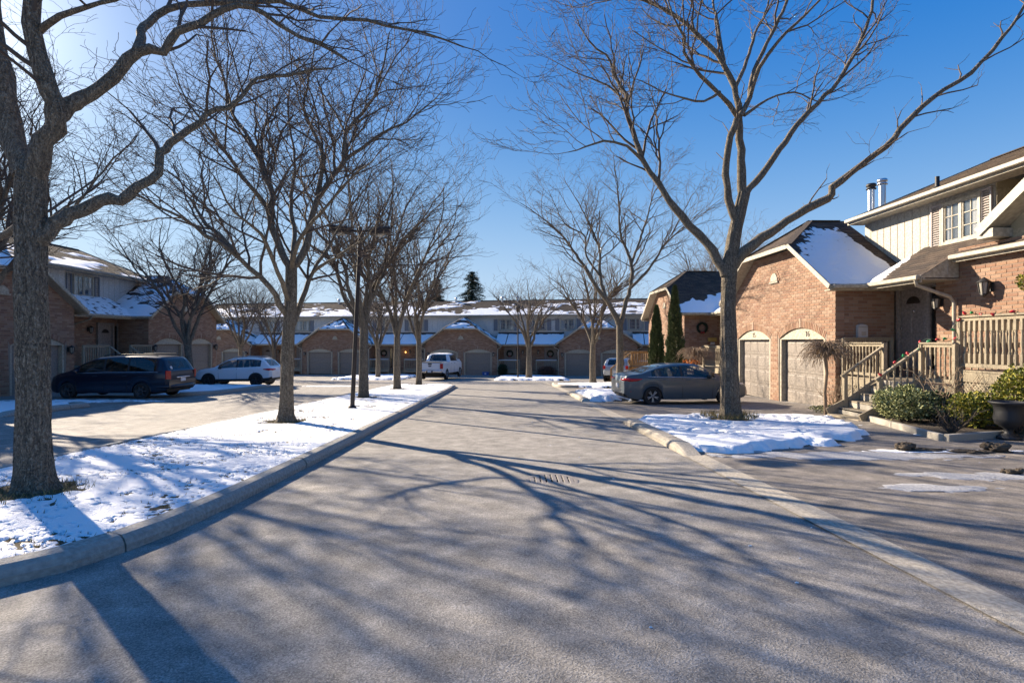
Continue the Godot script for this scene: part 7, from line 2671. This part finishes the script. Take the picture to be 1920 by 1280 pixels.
		railing(P4, Vector3(0.25, 1.05, -h / 2 + 0.2), Vector3(0.25, 1.05, -0.75), 1.0, M.deckwood, false)
		for z in [0.7, -0.7]:
			var hr := MB.new()
			hr.bar(Vector3(0.3, 1.95, z), Vector3(1.6, 0.95, z), 0.09, 0.05, 0.006)
			part(P4, "handrail", hr, M.deckwood)
			var po := MB.new()
			po.box(Vector3(1.55, 0.5, z), Vector3(0.09, 1.0, 0.09), Basis(), 0.006)
			part(P4, "post", po, M.deckwood)
		for k in 5:
			var st := MB.new()
			st.box(Vector3(0.45 + 0.27 * k, 1.05 - 0.2 * (k + 1), 0), Vector3(0.3, 0.045, 1.35), Basis(), 0.006)
			part(P4, "step", st, M.deckwood)
	# ---- far terrace: porches, wreaths, bushes, bins
	var th := deg_to_rad(10.6)
	var ux := Vector3(cos(th), 0, sin(th))
	var fb := Basis(ux, Vector3.UP, ux.cross(Vector3.UP))
	var fx := Transform3D(fb, Vector3(-4.07, -1.85, -51.7))
	var kq := 0
	for k in [0, 1, 2, 3]:
		var uc: float = (k - 2) * 12.72 + 6.36
		var lab: String = ["grey railed porch behind the white SUV's corner", "grey railed porch between the pickup's garage and the lamp post pole", "grey railed porch with two wreathed doors", "grey railed porch half hidden by the slender tree"][k]
		var P5 := thing("wooden_porch", lab, "porch", fx * Vector3(uc, 0, -0.4), fb)
		for s in [-1.0, 1.0]:
			deck(P5, minf(s * 0.75, s * 2.75), maxf(s * 0.75, s * 2.75), -1.2, 0.5, 0.5, M.deckwood)
			railing(P5, Vector3(s * 0.8, 0.5, 0.45), Vector3(s * 2.7, 0.5, 0.45), 0.98, M.deckwood, false, [true, true], 0.16)
			for e in 3:
				var st := MB.new()
				st.box(Vector3(s * (0.58 - 0.0), 0.38 - 0.16 * e, 0.1 + 0.26 * e), Vector3(0.3, 0.045, 0.9), Basis(), 0.006)
				part(P5, "step", st, M.deckwood)
		var sc := MB.new()
		for s in [-1.0, 1.0]:
			var g0 := []
			for a in 13:
				var row := PackedVector3Array()
				for e in 4:
					row.append(Vector3(s * (0.8 + 1.9 * a / 12.0), 1.478 + (0.028 if (e == 1 or e == 2) else 0.0), 0.45 + (e - 1.5) * 0.036))
				g0.append(row)
			sc.grid(g0, s > 0)
		part(P5, "rail_snow", sc, M.snow)
	var u3 := 0.5 * GW
	for q in [[6.36 - 2.885 + 0.95, "evergreen wreath on the far door beside the blue box garage"], [6.36 + 2.885 - 0.95, "evergreen wreath on the far door beside the brown hedge"], [-6.36 - 2.885 + 0.95, "dark wreath on the far door behind the island trees"]]:
		wreath(q[1], fx * Vector3(q[0], 2.05, -1.5), fb, 0.27)
	shrub("evergreen_shrub", "dark rounded evergreen bush beside the far garage downspout", fx * Vector3(u3 + 0.6, -0.05, 0.4), 0.5, 0.62, 0.5, 2600, 0.09, [Color(0.015, 0.03, 0.012), Color(0.03, 0.05, 0.02)])
	shrub("bare_hedge", "rusty brown hedge before the far wreathed door", fx * Vector3(6.36 + 1.9, -0.05, 0.9), 1.1, 0.55, 0.5, 3600, 0.08, [Color(0.10, 0.05, 0.035), Color(0.14, 0.07, 0.045)])
	var rb := thing("recycling_box", "blue recycling box in front of the far garage door", "bin", fx * Vector3(1.635 + 0.85, 0.02, 0.35), fb)
	var rm := MB.new()
	var g1 := []
	for e in [[0.21, 0.0], [0.25, 0.34], [0.27, 0.36], [0.24, 0.36], [0.20, 0.03]]:
		g1.append(PackedVector3Array([Vector3(-e[0] * 1.2, e[1], -e[0] * 0.8), Vector3(e[0] * 1.2, e[1], -e[0] * 0.8), Vector3(e[0] * 1.2, e[1], e[0] * 0.8), Vector3(-e[0] * 1.2, e[1], e[0] * 0.8), Vector3(-e[0] * 1.2, e[1], -e[0] * 0.8)]))
	for e in 4:
		for c in 4:
			rm.quad(g1[e][c], g1[e][c + 1], g1[e + 1][c + 1], g1[e + 1][c])
	rm.quad(g1[0][0], g1[0][1], g1[0][2], g1[0][3], Vector3.DOWN)
	part(rb, "tub", rm, M.blue)
	var rl := MB.new()
	rl.box(Vector3(0, 0.2, 0.186), Vector3(0.16, 0.12, 0.004), Basis(Vector3(1, 0, 0), 0.09))
	part(rb, "emblem", rl, M.plate)
	# the one porch lamp left burning
	var lp := thing("porch_lamp", "lit porch lamp glowing on the far brick wall", "lamp", fx * Vector3(-6.36 + 0.35, 2.15, -1.62), fb)
	var l1 := MB.new()
	l1.box(Vector3(0, 0.05, 0.03), Vector3(0.12, 0.2, 0.06), Basis(), 0.01)
	part(lp, "bracket", l1, M.iron)
	var l2 := MB.new()
	lump(l2, Vector3(0, 0, 0.14), Vector3(0.07, 0.09, 0.07), 0.0)
	var em := StandardMaterial3D.new()
	em.albedo_color = Color(1, 0.85, 0.6)
	em.emission_enabled = true
	em.emission = Color(1.0, 0.72, 0.38)
	em.emission_energy_multiplier = 1.2
	part(lp, "bulb", l2, em)
	var om2 := OmniLight3D.new()
	om2.light_color = Color(1.0, 0.75, 0.45)
	om2.light_energy = 0.012
	om2.light_size = 0.06
	om2.omni_range = 12.0
	om2.omni_attenuation = 2.0
	om2.shadow_enabled = true
	om2.position = Vector3(0, 0, 0.3)
	lp.add_child(om2)

# clear winter air: deep blue aloft, paler to the horizon and in a wide aureole round the sun
func clear_sky(to: Vector3) -> ImageTexture:
	var w := 512
	var h := 256
	var im := Image.create(w, h, false, Image.FORMAT_RGBF)
	for y in h:
		var up := cos(PI * (y + 0.5) / h)
		var hz := sqrt(1.0 - up * up)
		for x in w:
			var an := TAU * (x + 0.5) / w
			var d := Vector3(sin(an) * hz, up, -cos(an) * hz)
			var e := maxf(up, 0.0)
			var c := Vector3(0.62, 0.76, 0.90).lerp(Vector3(0.10, 0.37, 0.80), 1.0 - pow(1.0 - e, 5.0))
			c = c.lerp(Vector3(0.004, 0.17, 0.62), smoothstep(0.10, 0.56, e))
			var th := rad_to_deg(acos(clampf(d.dot(to), -1, 1)))
			c += Vector3(0.95, 0.93, 0.80) * (0.42 * exp(-pow(th / 19.0, 1.4)) + 0.7 * exp(-pow(th / 8.0, 2.0)))
			c += Vector3(0.075, 0.075, 0.045) * exp(-pow(th / 55.0, 2.0))
			if up < 0.0:
				c = Vector3(0.42, 0.41, 0.40)
			c *= Vector3(1.08, 1.06, 1.02) / 2.8
			im.set_pixel(x, y, Color(c.x, c.y, c.z))
	return ImageTexture.create_from_image(im)

func _ready() -> void:
	rng.seed = 7
	nz.seed = 5
	nz.frequency = 0.02
	nz.noise_type = FastNoiseLite.TYPE_SIMPLEX_SMOOTH
	nz.fractal_type = FastNoiseLite.FRACTAL_FBM
	nz.fractal_octaves = 3
	nf.seed = 9
	nf.frequency = 0.9
	nf.noise_type = FastNoiseLite.TYPE_SIMPLEX_SMOOTH
	# camera
	var cam := Camera3D.new()
	cam.name = "camera"
	cam.fov = 63.73
	cam.near = 0.05
	cam.far = 900.0
	cam.position = CAM
	cam.rotation.y = YAW
	add_child(cam)
	# sky, haze and exposure
	var env := Environment.new()
	env.background_mode = Environment.BG_SKY
	var sky := Sky.new()
	var az := deg_to_rad(47.0)
	var el := deg_to_rad(23.0)
	var to := Vector3(-sin(az) * cos(el), sin(el), -cos(az) * cos(el))
	var sm := PanoramaSkyMaterial.new()
	sm.panorama = clear_sky(to)
	sky.sky_material = sm
	env.sky = sky
	env.tonemap_mode = Environment.TONE_MAPPER_LINEAR
	env.tonemap_exposure = 2.8
	env.sdfgi_enabled = true
	env.ssao_enabled = true
	env.ssil_enabled = true
	var we := WorldEnvironment.new()
	we.environment = env
	add_child(we)
	# low winter sun, ahead and to one side
	var sun := DirectionalLight3D.new()
	sun.name = "sun"
	sun.light_energy = 1.6
	sun.light_color = Color(1.0, 0.93, 0.83)
	sun.light_angular_distance = 0.5
	sun.shadow_enabled = true
	add_child(sun)
	sun.look_at_from_position(to * 50.0, Vector3.ZERO)
	make_materials()
	build_ground()
	build_yards()
	build_houses()
	build_cars()
	build_trees()
	build_props()
